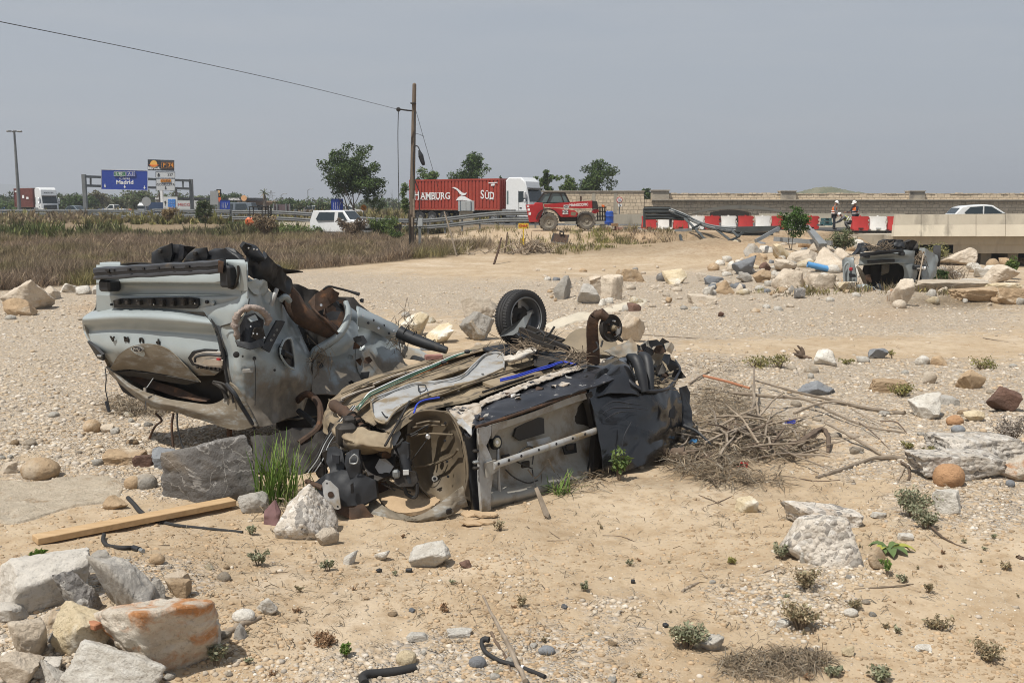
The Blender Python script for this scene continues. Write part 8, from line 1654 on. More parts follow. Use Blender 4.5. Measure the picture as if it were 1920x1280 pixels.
psheet([[Dp(902,806,-.01),Dp(970,785,-.01),Dp(1040,761,-.01),Dp(1100,740,-.01)],[Dp(915,818,.10),Dp(975,799,.10),Dp(1040,777,.10),Dp(1104,755,.08)],[Dp(918,860,.13),Dp(978,842,.13),Dp(1045,820,.13),Dp(1110,800,.1)],[Dp(918,905,.12),Dp(980,890,.12),Dp(1042,872,.12),Dp(1114,850,.1)],[Dp(915,925,.03),Dp(980,912,.02),Dp(1040,896,.02),Dp(1113,876,.03)],[Dp(910,945,.0),Dp(978,932,-.02),Dp(1040,916,-.01),Dp(1112,896,.02)],[Dp(906,962,.10),Dp(975,948,.10),Dp(1040,930,.1),Dp(1110,912,.1)]],'door_panel',m_inner,dw,50,50,.018,4,81,.012)
shard([DP(*p)for p in((898,803,-.02),(922,797,-.02),(921,815,-.02),(912,835,-.02),(925,870,-.02),(921,920,-.02),(921,955,-.02),(904,963,-.02),(900,900,-.02))],.025,.012,7,3,'door_stile',m_silver,dw,2)
shard([DP(*p)for p in((922,797,-.025),(1000,772,-.025),(1060,748,-.025),(1100,735,-.025),(1104,746,-.025),(1062,760,-.025),(1000,783,-.025),(935,806,-.025),(924,822,-.025))],.03,.012,6,4,'door_rail',m_inner,dw,2)
shard([DP(*p)for p in((1098,738,-.03),(1110,734,-.03),(1120,775,-.03),(1132,815,-.03),(1128,860,-.03),(1114,910,-.03),(1106,905,-.03),(1114,860,-.03),(1117,815,-.03),(1107,770,-.03))],.06,.02,6,5,'door_jamb',m_dark,dw,2)
shard([DP(*p)for p in((964,818,.08),(968,803,.08),(985,792,.08),(1010,782,.08),(1020,784,.08),(1021,812,.08),(995,820,.09),(975,826,.09))],.02,.0,3,2,'window_hole',m_letterhole,dw,1)  # black plate painted as shade in the regulator opening
sp_=hole(DP(934,829,.03),-nD,.062,'speaker',m_plastic,dw,.05);hole(DP(934,829,.0),-nD,.040,'speaker_cone',flat('cream_cone',(.5,.46,.34)),sp_,.02);hole(DP(933,829,-.01),-nD,.016,'cone_cap',m_white,sp_,.01)
ptube([Dp(933,840,.05),Dp(934,870,.03),Dp(935,900,.03),Dp(937,935,.05)],.014,'cable_strip',m_silver,dw,6)
bt_=ptube([Dp(924,873,-.05),Dp(985,852,-.06),Dp(1050,830,-.06),Dp(1117,807,-.05)],.032,'door_beam',m_silver,dw,12,14);shard([DP(*p)for p in((910,868,-.05),(930,862,-.06),(936,880,-.06),(914,895,-.05))],.02,.01,8,3,'beam_foot',m_inner,bt_,2)
for t in(.06,.16,.28,.45,.62,.78,.9):hole(DP(924+193*t,873-66*t,-.093),-nD,.013,'beam_hole',m_letterhole,bt_)
for a in([(970,850),(985,838),(998,838),(1000,850),(998,870)],[(948,880),(965,895),(990,905),(1008,900)],[(965,862),(975,868),(998,878)],[(1025,870),(1015,885),(1003,895),(990,880)],[(1028,860),(1035,875),(1040,885)]):ptube([Dp(x,y,-.02)for x,y in a],.007,'loose_wire',m_rubber if a[0][0]<1000 else m_stick,dw,5)
ptube([Dp(998,880,-.06),Dp(1002,905,-.10),Dp(1006,925,-.16),(1012,935,7.95)],.006,'loose_strap',m_rubber,dw,5);shard([at(*p)for p in((1002,915,7.98),(1008,912,7.98),(1030,962,7.86),(1028,970,7.84),(1020,966,7.84))],.02,.006,8,2,'hanging_lath',m_stick,dw,2)
for px,py in((1068,838),(965,860),(948,858),(985,870)):MB().box(DP(px,py,.06),(.09,.03,.06),.6,bev=.01).build('door_fitting',m_dark if px!=965 else m_silver,dw)
shard([DP(*p)for p in((988,828,.06),(1030,818,.06),(1036,826,.06),(1020,832,.05),(990,838,.05))],.01,.01,8,3,'door_bracket',m_silver,dw,2);shard([DP(*p)for p in((1056,838,.07),(1080,830,.07),(1082,848,.07),(1060,852,.07))],.015,0,8,3,'window_hole',m_letterhole,dw,1)  # the second plate is black, shade painted for a small opening
Qd=[[(1103,735,9.32),(1118,700,9.55),(1150,690,9.75),(1178,708,9.66),(1204,729,9.62),(1232,733,9.72),(1262,722,10.0)],[(1112,770,9.24),(1135,740,9.46),(1160,735,9.54),(1188,748,9.52),(1215,757,9.56),(1250,756,9.78),(1276,742,10.02)],[(1122,820,9.2),(1150,800,9.28),(1172,795,9.36),(1200,800,9.42),(1230,800,9.55),(1262,795,9.8),(1279,780,10)],[(1130,860,9.12),(1158,850,9.2),(1180,846,9.28),(1205,843,9.36),(1235,835,9.5),(1262,824,9.78),(1278,808,10)],[(1126,897,9.12),(1160,888,9.2),(1180,880,9.25),(1205,870,9.32),(1235,858,9.5),(1260,842,9.8),(1274,826,10.05)]]
psheet(Qd,'rear_quarter',m_black,dw,84,96,.055,2.6,95,.012)
psheet([[Fp(1080,690,.05),Fp(1130,676,.07),Fp(1165,664,.08),Fp(1178,668,.08)],[(1100,720,9.45),(1140,700,9.62),(1172,690,9.72),(1188,700,9.72)],[(1106,745,9.3),(1150,735,9.42),(1180,735,9.48),(1200,740,9.5)]],'rear_quarter',m_black,dw,24,28,.07,3.2,93,.012)
for a in([(1128,765),(1150,752),(1180,756),(1210,760)],[(1130,775),(1150,764),(1185,764),(1215,768)],[(1135,785),(1160,772),(1195,770)],[(1165,845),(1172,815),(1184,790)]):ptube([(x,y,9.3-.10+(x-1130)*.0022-.0012*(y-760))for x,y in a],[.003,.010,.003],'scratch_crease',m_blackscr,dw,5,16)
ptube([(1172,706,9.62),(1192,724,9.56),(1214,733,9.58),(1244,731,9.7),(1258,722,9.9),(1270,704,10.15),(1275,690,10.3),(1266,674,10.4)],[.02,.022,.02,.018,.016,.014,.012,.008],'arch_lip',m_blackscr,dw,8,40)
psheet([[(1214,684,10.4),(1235,674,10.55),(1262,672,10.6),(1277,695,10.4)],[(1212,700,10.3),(1236,695,10.45),(1262,695,10.45),(1274,706,10.3)],[(1212,722,10.05),(1236,718,10.15),(1258,714,10.15),(1268,716,10.1)],[(1210,738,9.8),(1236,736,9.86),(1256,728,9.95),(1264,722,10.0)]],'rear_wheel_arch',m_tan,dw,24,22,.05,4,94,.012)
sticks_=MB();rg=random.Random(4)
for k in range(40):a=at(rg.uniform(1215,1250),rg.uniform(712,732),9.9);sticks_.tube([a,a+Vector((rg.gauss(0,.07),rg.gauss(0,.05),rg.gauss(0,.03)))],.004,4)
sticks_.build('caught_twigs',m_twig,dw)
for a in([(1178,668,9.8),(1192,674,9.7),(1202,700,9.62),(1209,735,9.55)],[(1200,664,9.95),(1212,672,9.85),(1217,700,9.75),(1219,732,9.65)]):ptube(a,[.03,.055,.055,.04],'spring_arm',m_plastic,dw,10)
for i in range(1):
 mb=MB();A=ppath([(1112,680,9.85),(1112,650,9.8),(1110,620,9.75),(1113,598,9.72),(1122,588,9.74)],10)
 for i in range(9):mb.beam(A[i],A[i+1]+(A[i+1]-A[i])*.1,.07,.135,(0,1,0))if 0 else mb.beam(A[i],A[i+1]+(A[i+1]-A[i])*.1,.13-.005*i,.07,(0,1,0))
 mb.build('trailing_arm',m_rust,dw)
ax=Vector((.62,-.78,.12)).normalized();qa=ax.to_track_quat('Z','Y').to_matrix();hc=at(1146,615,9.75)
hb=MB().lathe([(0,.02),(.04,.025),(.05,.0),(.10,-.005),(.118,.012),(.135,.02),(.138,.0),(.135,-.03),(.06,-.04),(0,-.04)],28,qa,hc).build('brake_drum',m_dark,dw);MB().lathe([(0,.07),(.02,.07),(.03,.04),(.035,0)],12,qa,hc+Vector((.0,0,.0))).build('hub_cap',m_tan,hb)
for k in range(5):a=2*PI*k/5;c=hc+qa@Vector((.07*math.cos(a),.07*math.sin(a),.03));MB().lathe([(0,.01),(.010,.008),(.012,-.02)],6,qa,c).build('wheel_stud',m_chrome if k==1 else m_rust,hb)
shard([hc+qa@Vector(p)for p in((.02,-.09,.03),(.09,-.06,.03),(.10,.0,.03),(.05,.0,.03))],.02,.01,9,2,'brake_shoe',m_silver,hb,1);MB().tube([at(1118,592,9.72),at(1128,588,9.7),at(1138,596,9.7)],[.05,.055,.04],10).build('arm_knuckle',m_rust,dw);MB().tube([at(1158,632,9.7),at(1168,640,9.7)],[.025,.012],7).build('hub_pin',m_dark,dw)
for a in([(1118,640,9.68),(1122,652,9.66),(1112,660,9.66)],[(1130,638,9.7),(1127,650,9.68)]):ptube(a,.01,'brake_pipe',m_rubber,dw,6)
tc_=at(977,596,11.15);tr=.318;axw=Vector((.66,-.745,.08)).normalized();qw=axw.to_track_quat('Z','Y').to_matrix()
tprof=[(.225,-.085),(.25,-.098),(.285,-.102),(.306,-.092),(.316,-.07),(.318,-.05),(.312,-.048),(.312,-.040),(.319,-.038),(.319,-.006),(.312,-.004),(.312,.004),(.319,.006),(.319,.038),(.312,.040),(.312,.048),(.318,.05),(.316,.07),(.306,.092),(.285,.102),(.25,.098),(.225,.085)]
ty=MB().lathe(tprof,72,qw,tc_,close=True).build('wheel',m_tyre,dw)
mb=MB()
for k in range(60):
 a=2*PI*k/60
 for s_ in(-1,1):mb.beam(tc_+qw@Vector((.3185*math.cos(a),.3185*math.sin(a),s_*.052)),tc_+qw@Vector((.309*math.cos(a+.02),.309*math.sin(a+.02),s_*.094)),.012,.006,ax)
mb.build('tread_blocks',m_tyre,ty)
rim_=MB().lathe([(.228,.088),(.236,.092),(.238,.084),(.222,.07),(.214,.03),(.21,-.02),(.205,-.05),(.12,-.055),(.06,-.05),(0,-.05)],48,qw,tc_).build('rim',m_alloy,ty)
MB().lathe([(.222,.09),(.232,.096),(.239,.09)],48,qw,tc_).build('rim_edge',m_galv,rim_)
MB().lathe([(0,.03),(.05,.03),(.06,.0),(.14,-.02),(.15,-.05)],32,qw,tc_).build('brake_drum',m_dark,rim_)
for k in range(5):
 a=2*PI*k/5+.3;mb=MB();mb.beam(tc_+qw@Vector((.05*math.cos(a),.05*math.sin(a),-.035)),tc_+qw@Vector((.21*math.cos(a),.21*math.sin(a),-.02)),.05,.03,axw);mb.build('spoke',m_alloy,rim_)
shard([at(*p)for p in((937,630,10.9),(942,620,10.85),(960,610,10.8),(982,594,10.8),(998,584,10.8),(990,602,10.8),(985,614,10.75),(962,628,10.8))],.03,.01,6,3,'arm_plate',m_postgal,dw,2)
for a,b,w_ in(((975,618,10.75),(1066,655,10.3),.05),((985,612,10.8),(1058,640,10.5),.04),((990,635,10.5),(1040,652,10.3),.03)):MB().beam(at(*a),at(*b),w_,w_*1.2).build('axle_bar',m_dark,dw)
ptube([(1002,626,10.6),(1015,622,10.55),(1026,630,10.5),(1040,612,10.5)],.012,'bent_rod',m_rubber,dw,6)
psheet([[(1055,640,10.5),(1075,622,10.6),(1100,616,10.65),(1125,618,10.6),(1150,632,10.5)],[(1056,650,10.4),(1078,640,10.4),(1104,636,10.4),(1130,640,10.35),(1158,648,10.3)],[(1062,662,10.3),(1085,660,10.25),(1110,660,10.2),(1138,664,10.15),(1162,668,10.1)]],'plastic_shell',m_tan,dw,16,26,.03,4,95,.012)
shard([at(*p)for p in((1130,660,10.0),(1150,650,10.0),(1172,642,10.1),(1184,630,10.2),(1192,640,10.15),(1195,666,10.0),(1160,672,9.95))],.012,.05,6,4,'rear_panel',m_paintdirty,dw,3);shard([at(*p)for p in((1195,652,10.2),(1206,644,10.25),(1218,637,10.3),(1230,652,10.35),(1246,670,10.4),(1244,690,10.35),(1226,694,10.3),(1214,684,10.2),(1200,672,10.1))],.012,.06,5,5,'rear_panel',m_paintdirty,dw,3)
shard([at(*p)for p in((1202,648,10.15),(1210,643,10.15),(1214,654,10.15),(1206,660,10.15))],.01,.01,8,1,'panel_hole',m_letterhole,dw,1);ptube([(1232,648,10.3),(1240,660,10.28),(1248,655,10.3)],.02,'torn_edge',m_plastic,dw,6)
shard([FP(x,y,.07)for x,y in((995,664),(1020,656),(1060,660),(1095,664),(1105,676),(1070,684),(1030,682),(1005,676))],.03,.04,5,6,'floor_padding',m_plastic,dw,3);shard([FP(x,y,.06)for x,y in((905,652),(960,642),(985,650),(960,662),(930,660))],.03,.03,5,7,'floor_padding',m_plastic,dw,2);shard([FP(x,y,.08)for x,y in((1000,664),(1010,668),(1040,676),(1020,690),(1000,684))],.01,.05,6,17,'floor_padding',m_dark,dw,2)
psheet([[Fp(945,668,.08),Fp(965,664,.12),Fp(985,656,.15),Fp(1004,652,.13)],[Fp(945,674,.10),Fp(966,671,.16),Fp(985,664,.18),Fp(1006,658,.14)],[Fp(950,680,.06),Fp(968,680,.10),Fp(990,672,.10),Fp(1004,666,.07)]],'caught_cloth',m_cloth,dw,18,26,.05,8,96,.01,smooth=180)
mb=MB();rg=random.Random(14)
for k in range(170):
 c=FP(rg.gauss(990,26),rg.gauss(645,9),rg.uniform(.03,.2))if k<110 else FP(rg.gauss(1085,14),rg.gauss(668,7),rg.uniform(.03,.2));d=Vector((rg.gauss(0,1),rg.gauss(0,.6),rg.gauss(0,.45))).normalized()*rg.uniform(.06,.22);mb.tube([c-d,c+Vector((rg.gauss(0,.02),0,rg.gauss(0,.02))),c+d],[.004,.005,.002],4)
mb.build('caught_twigs',m_twig,dw)
for a in([(975,640),(985,655),(965,675)],[(1060,675),(1072,660),(1082,640)],[(1000,655),(1030,648),(1050,655)]):ptube([Fp(x,y,.14)for x,y in a],.01,'caught_stick',m_stick,dw,5)
shard([at(*p)for p in((1276,726,10.1),(1288,722,10.2),(1296,735,10.2),(1297,765,10.1),(1300,795,10.0),(1290,806,9.95),(1274,792,10.0),(1276,760,10.05))],.01,.05,5,8,'plastic_flap',m_plastic,dw,3);ptube([(1282,798,9.95),(1305,808,9.85),(1325,825,9.75),(1340,840,9.7)],[.02,.016,.012,.006],'plastic_strip',m_plastic,dw,6)
shard([at(*p)for p in((1258,770,9.6),(1266,760,9.62),(1270,772,9.65),(1264,785,9.6),(1256,782,9.58))],.02,.02,9,2,'panel_hole',m_letterhole,dw,1)
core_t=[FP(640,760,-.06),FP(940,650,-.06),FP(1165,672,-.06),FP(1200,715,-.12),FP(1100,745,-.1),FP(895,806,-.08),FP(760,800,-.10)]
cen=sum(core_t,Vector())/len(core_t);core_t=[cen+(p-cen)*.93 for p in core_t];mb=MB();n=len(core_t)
mb.add(core_t+[Vector((p.x,p.y,H(p.x,p.y)-.05))for p in core_t],[tuple(range(n)),tuple(range(2*n-1,n-1,-1))]+[(i,(i+1)%n,n+(i+1)%n,n+i)for i in range(n)]);mb.build('cabin_shade_fill',m_dark,dw,smooth=0)  # dark block fills the cabin, its interior shade put in as colour
rg=random.Random(77)
for i in range(34):
 px,py=rg.uniform(596,770),rg.uniform(800,930);c=at(px,py,8.02+.25*rg.random()+(930-py)*.0022);k=rg.uniform(.03,.085);a=rg.uniform(0,6.3)
 if i%3==0:MB().tube(cpath([c,c+Vector((rg.gauss(0,.08),rg.gauss(0,.03),rg.gauss(0,.06))),c+Vector((rg.gauss(0,.14),rg.gauss(0,.03),rg.gauss(-.04,.08)))],9),rg.uniform(.006,.014),6).build('harness_end',rg.choice((m_rubber,m_dark,m_rust)),dw)
 else:shard([c+Vector((k*math.cos(a+t)*rg.uniform(.6,1.2),rg.gauss(0,.015),k*math.sin(a+t)*rg.uniform(.6,1.2)))for t in(0,1.2,2.2,3.3,4.4,5.4)],.012,.02,12,i,'torn_scrap',rg.choice((m_dark,m_plastic,m_rust,m_tan,m_silver)),dw,1)
for i in range(22):
 t=rg.random();c=FP(893+270*t,795-120*t+rg.uniform(-30,0),.05);k=rg.uniform(.025,.06);a=rg.uniform(0,6.3)
 shard([c+Vector((k*math.cos(a+q)*rg.uniform(.5,1.3),k*math.sin(a+q),rg.uniform(0,.04)))for q in(0,1.3,2.6,3.9,5.1)],.008,.02,12,i,'torn_scrap',rg.choice((m_chalk,m_silver,m_blackscr,m_rust)),dw,1)
for i in range(26):
 c=at(rg.uniform(555,690),rg.uniform(560,720),10.2+rg.random()*.5);k=rg.uniform(.03,.08);a=rg.uniform(0,6.3)
 shard([c+Vector((k*math.cos(a+q)*rg.uniform(.5,1.3),rg.gauss(0,.02),k*math.sin(a+q)*rg.uniform(.5,1.2)))for q in(0,1.3,2.6,3.9,5.1)],.008,.02,12,i,'torn_scrap',rg.choice((m_dark,m_paint,m_rust,m_plastic)),gw,1)
for i in range(30):
 c=at(rg.uniform(1180,1275),rg.uniform(640,720),10.1+rg.random()*.2);k=rg.uniform(.03,.08);a=rg.uniform(0,6.3)
 shard([c+Vector((k*math.cos(a+q)*rg.uniform(.5,1.3),rg.gauss(0,.02),k*math.sin(a+q)*rg.uniform(.5,1.2)))for q in(0,1.3,2.6,3.9,5.1)],.008,.02,12,i,'torn_scrap',rg.choice((m_dark,m_black,m_rust,m_paintdirty,m_plastic)),dw,1)
# ==== the third wreck, far right
fw=thing('wrecked_car','small upside-down grey wreck with an empty hatch opening at the foot of the bridge bank','wrecked car',gp(1665,545));FY=fw.location.y+.5
def X7(X,Y_,o=0.0):return(1540+X/7.385,430+Y_/7.385,FY+o)
def XP(*a):return at(*X7(*a))
psheet([[X7(545,320,.0),X7(700,312,-.1),X7(900,300,-.1),X7(1140,285,-.05),X7(1300,300,.2)],[X7(540,370,-.05),X7(620,372,-.15),X7(900,355,-.2),X7(1140,350,-.12),X7(1290,370,.2)],[X7(530,420,.0),X7(620,415,.0),X7(900,405,.0),X7(1130,400,-.02),X7(1290,430,.2)],[X7(520,480,.0),X7(640,480,-.05),X7(900,462,-.1),X7(1110,465,-.05),X7(1280,490,.2)],[X7(510,500,.02),X7(650,495,.0),X7(900,475,-.02),X7(1090,480,.0),X7(1280,520,.2)]],'rear_panel',m_paintfar,fw,26,30,.04,2,3,.03)
shard([XP(548,330,-.3),XP(850,300,-.35),XP(1135,275,-.3),XP(1140,310,-.3),XP(850,345,-.35),XP(552,380,-.3)],.12,.04,3,2,'bumper_beam',m_plastic,fw,2);shard([XP(640,440,-.22),XP(1020,418,-.22),XP(1022,452,-.2),XP(645,472,-.2)],.06,.02,5,2,'number_plate_mount',m_plastic,fw,2)
for X,Y_ in((620,365),(1100,335)):MB().box(XP(X,Y_,-.15),(.14,.3,.12),bev=.02).build('beam_bracket',m_plastic,fw)
psheet([[X7(500,500,.0),X7(560,560,.0),X7(600,640,.1),X7(640,760,.2)],[X7(480,520,.0),X7(530,600,.0),X7(560,680,.1),X7(600,770,.2)]],'hatch_pillar',m_mudpaint,fw,14,10,.06,3,4,.05);psheet([[X7(1080,480,.0),X7(1130,520,.0),X7(1150,620,.05),X7(1130,720,.1)],[X7(1180,480,.0),X7(1210,560,.0),X7(1230,640,.05),X7(1220,730,.1)],[X7(1300,480,.15),X7(1330,560,.2),X7(1330,640,.25),X7(1290,730,.3)]],'quarter_panel',m_paintfar,fw,18,20,.08,2,5,.04)
shard([XP(580,480,1.0),XP(1130,470,1.0),XP(1170,740,1.0),XP(640,800,1.0),XP(560,640,1.0)],.05,.15,1.5,4,'cabin_shade_sheet',m_dark,fw,2);shard([XP(840,490,.8),XP(950,480,.8),XP(930,600,.75),XP(830,640,.75)],.05,.1,3,5,'torn_headliner',m_mudpaint,fw,2);shard([XP(600,640,.3),XP(680,620,.3),XP(700,730,.3),XP(620,750,.3)],.05,.08,3,5,'seat_remains',m_rust,fw,2)  # first sheet is dark, interior shade painted behind the hatch opening
shard([XP(*p)for p in((1400,255,.4),(1440,260,.4),(1560,320,.7),(1600,360,.9),(1590,560,.9),(1570,650,.8),(1500,725,.5),(1425,690,.3),(1400,500,.3))],.05,.12,2,6,'side_panel',m_paintfar,fw,3)
shard([XP(*p)for p in((290,430,.3),(330,385,.3),(440,380,.2),(450,430,.15),(480,560,.1),(490,720,.1),(385,725,.2),(310,720,.3))],.06,.06,3,7,'hanging_door',m_paintfar,fw,2);ptube([X7(320,720,.18),X7(315,560,.18),X7(340,480,.15),X7(385,470,.12),X7(380,600,.1),X7(375,715,.1)],.035,'door_frame',m_paintfar,fw,7);MB().box(XP(410,550,.0),(.10,.05,.10),bev=.02).build('red_lens',m_redlens,fw);shard([XP(*p)for p in((385,610,.02),(470,620,.0),(485,660,.0),(390,665,.02))],.03,.02,3,1,'door_hole',m_letterhole,fw,1)
for i,pts in enumerate(([(470,350),(540,260),(560,200),(620,190),(680,215),(660,260),(600,300),(540,340)],[(800,230),(830,175),(900,140),(1000,150),(1000,230)],[(1000,240),(1010,140),(1140,145),(1150,240)],[(1150,300),(1160,190),(1240,150),(1320,165),(1345,240),(1320,300),(1240,320)],[(640,300),(700,230),(860,250),(1100,210),(1130,260),(1100,290),(800,310)])):shard([XP(x,y,.4+.15*(i%2))for x,y in pts],.3,.16,2.5,8+i,'underbody_remains',(m_plastic,m_dark,m_plastic,m_dark,m_dark)[i],fw,3)
mb=MB();rg=random.Random(5)
for k in range(60):c=XP(rg.uniform(650,1000),rg.uniform(240,300),.2);mb.tube([c,c+Vector((rg.gauss(0,.15),rg.gauss(0,.1),rg.uniform(-.02,.2)))],.01,4)
for k in range(80):c=XP(rg.gauss(1370,35),rg.uniform(290,480),.25);mb.tube([c,c+Vector((rg.gauss(0,.08),rg.gauss(0,.1),-rg.uniform(.05,.3)))],.010,4)
mb.build('caught_twigs',m_twig,fw)
shard([XP(*p)for p in((490,770,-.2),(560,760,-.2),(640,770,-.3),(740,790,-.3),(860,890,-.4),(780,905,-.45),(520,890,-.4),(480,820,-.3))],.05,.14,4,9,'crumpled_tailgate',m_paintfar,fw,3);shard([XP(*p)for p in((760,760,-.2),(810,745,-.2),(870,800,-.3),(860,860,-.35),(800,830,-.3))],.04,.08,5,9,'broken_lamp',m_plastic,fw,2);hole(XP(700,840,-.5),(0,-1,.4),.1,'panel_hole',m_letterhole,fw,.05)
mb=MB();c=XP(1360,525,.0);mb.box(c,(.36,.2,.14),bev=.03);mb.build('taillight',m_plastic,fw);MB().box(XP(1420,535,-.1),(.12,.1,.1),bev=.03).build('lamp_bulb',m_white,fw);MB().box(XP(1345,540,-.12),(.10,.05,.04)).build('lamp_strip',m_chrome,fw)
tag(MB().tube([XP(1415,340,-.1),XP(1375,560,-.3),XP(1330,790,-.5)],.022,6).build('pale_rod',m_stick,org=fw.location),'pale thin rod leaning against the far wreck','rod')
bodyb=MB();bodyb.add([XP(560,320,.2),XP(1380,290,.4),XP(1560,360,1.4),XP(800,300,2.2),XP(620,770,.4),XP(1380,720,.5),XP(1540,700,1.4),XP(800,700,2.2)],[(0,1,2,3),(1,2,6,5),(2,3,7,6),(3,0,4,7)]);bodyb.build('body_shell',m_dark,fw,smooth=0)
rd_=thing('dry_reeds','tuft of dry brown reeds beside the right side of the far wreck','reeds',gp(1772,530));mb=MB();rg=random.Random(8)
for k in range(160):a=Vector((rg.gauss(0,.22),rg.gauss(0,.15),0));mb.tube([a,a+Vector((rg.gauss(0,.1),0,rg.uniform(.15,.4))),a+Vector((rg.gauss(.05,.25),0,rg.uniform(.2,.65)))],[.008,.007,.004],4)
mb.build('reed_stems',m_twig,rd_,local=True)
ph=at(1740,476,FY+1.3);MB().lathe([(.1,-.1),(.32,-.1),(.33,0),(.32,.1),(.1,.1)],20,Matrix.Rotation(1.2,3,'Z')@Matrix.Rotation(PI/2,3,'X'),at(1756,480,FY+1.2),close=True).build('wheel',m_tyre,fw)
# ---- loose things on the near ground
def gpath(pts,n=20,lift=.0):
 """a path lying on the ground through photo positions; a third number lifts the point"""
 P=[]
 for p in pts:q=gp(p[0],p[1]);q.z+=lift+(p[2]if len(p)>2 else 0);P.append(q)
 return cpath(P,n)
def lying(name,label,cat,pts,r,mt,n=20,k=8,group=None,knots=0,bury=.6):
 P=gpath(pts,n);rs=r if isinstance(r,list)else[r,r];rr=list(np.interp(np.linspace(0,1,n),np.linspace(0,1,len(rs)),rs));rg=random.Random(len(label)+n)
 if mt in(m_stick,m_twig,m_log):rr=[q*rg.uniform(.86,1.16)for q in rr];P=[p+Vector((rg.gauss(0,.25),rg.gauss(0,.25),rg.gauss(0,.12)))*q for p,q in zip(P,rr)]
 P=[p+Vector((0,0,q*bury))for p,q in zip(P,rr)]
 return tag(MB().tube(P,rr,k).build(name,mt,org=P[0]),label,cat,group)
a,b=gp(66,1020),gp(437,950);a.z+=.035;b.z+=.05
mb=MB();mb.beam(a,b,.135,.05);pk=mb.build('plank',m_plank,org=a,smooth=0);tag(pk,'long pale timber plank lying on the sand in front of the slate boulder','plank')
d_=(b-a).normalized();bev=pk.modifiers.new('b','BEVEL');bev.width=.006;bev.segments=2
lying('hose','long thin black hose running behind and past the timber plank','hose',[(240,935),(252,948),(264,962),(285,975),(330,986),(395,993),(455,999)],[.018,.02,.014,.012],m_rubber,36,8)
h_=thing('hose','short black hose with a pale fitting in front of the timber plank','hose',gp(230,1030));MB().tube(gpath([(195,1009,.03),(194,1018,.02),(203,1027,.015),(228,1031,.015),(250,1031,.015),(262,1035,.015)],24),.016,9).build('hose_tube',m_rubber,h_);MB().tube(gpath([(250,1031,.016),(262,1035,.016)],4),.022,9).build('clamp',m_plastic,h_);MB().tube(gpath([(263,1035,.016),(269,1037,.016)],3),.015,8).build('fitting',m_galv,h_)
lying('hose','short thick black hose bent at one end, touching the bottom edge','hose',[(684,1285),(680,1275),(688,1268),(710,1266),(745,1262),(779,1255)],.024,m_rubber,30,12)
h_=thing('hose','curved black hose with a hooked end under the leaning stick','hose',gp(960,1250));MB().tube(gpath([(917,1214,.05),(908,1213,.05),(903,1217,.04),(910,1227,.02),(935,1241,.012),(965,1250,.012),(995,1261,.012),(1022,1272,.012)],34),[.018]*8+[.0125]*26,10).build('hose_tube',m_rubber,h_);MB().tube(gpath([(978,1254,.013),(982,1256,.013)],3),.0145,10).build('white_band',m_white,h_)
lying('stick','long pale stick leaning up out of the bottom edge towards the wreck','stick',[(905,1118,.0),(922,1160,.03),(940,1200,.05),(958,1240,.06),(985,1300,.06)],[.007,.011,.013,.014],m_stick,26)
lying('stick','dark thin stick crossing under the long pale leaning stick','stick',[(920,1187),(932,1208),(945,1228),(960,1262)],[.010,.009,.006],m_log,16)  # thin dark tube laid on the sand
lying('stick','broken wooden stick right of the orange-stained boulder','stick',[(368,1221),(410,1196),(450,1176),(488,1159)],[.02,.02,.019,.012],m_stick,22,10)
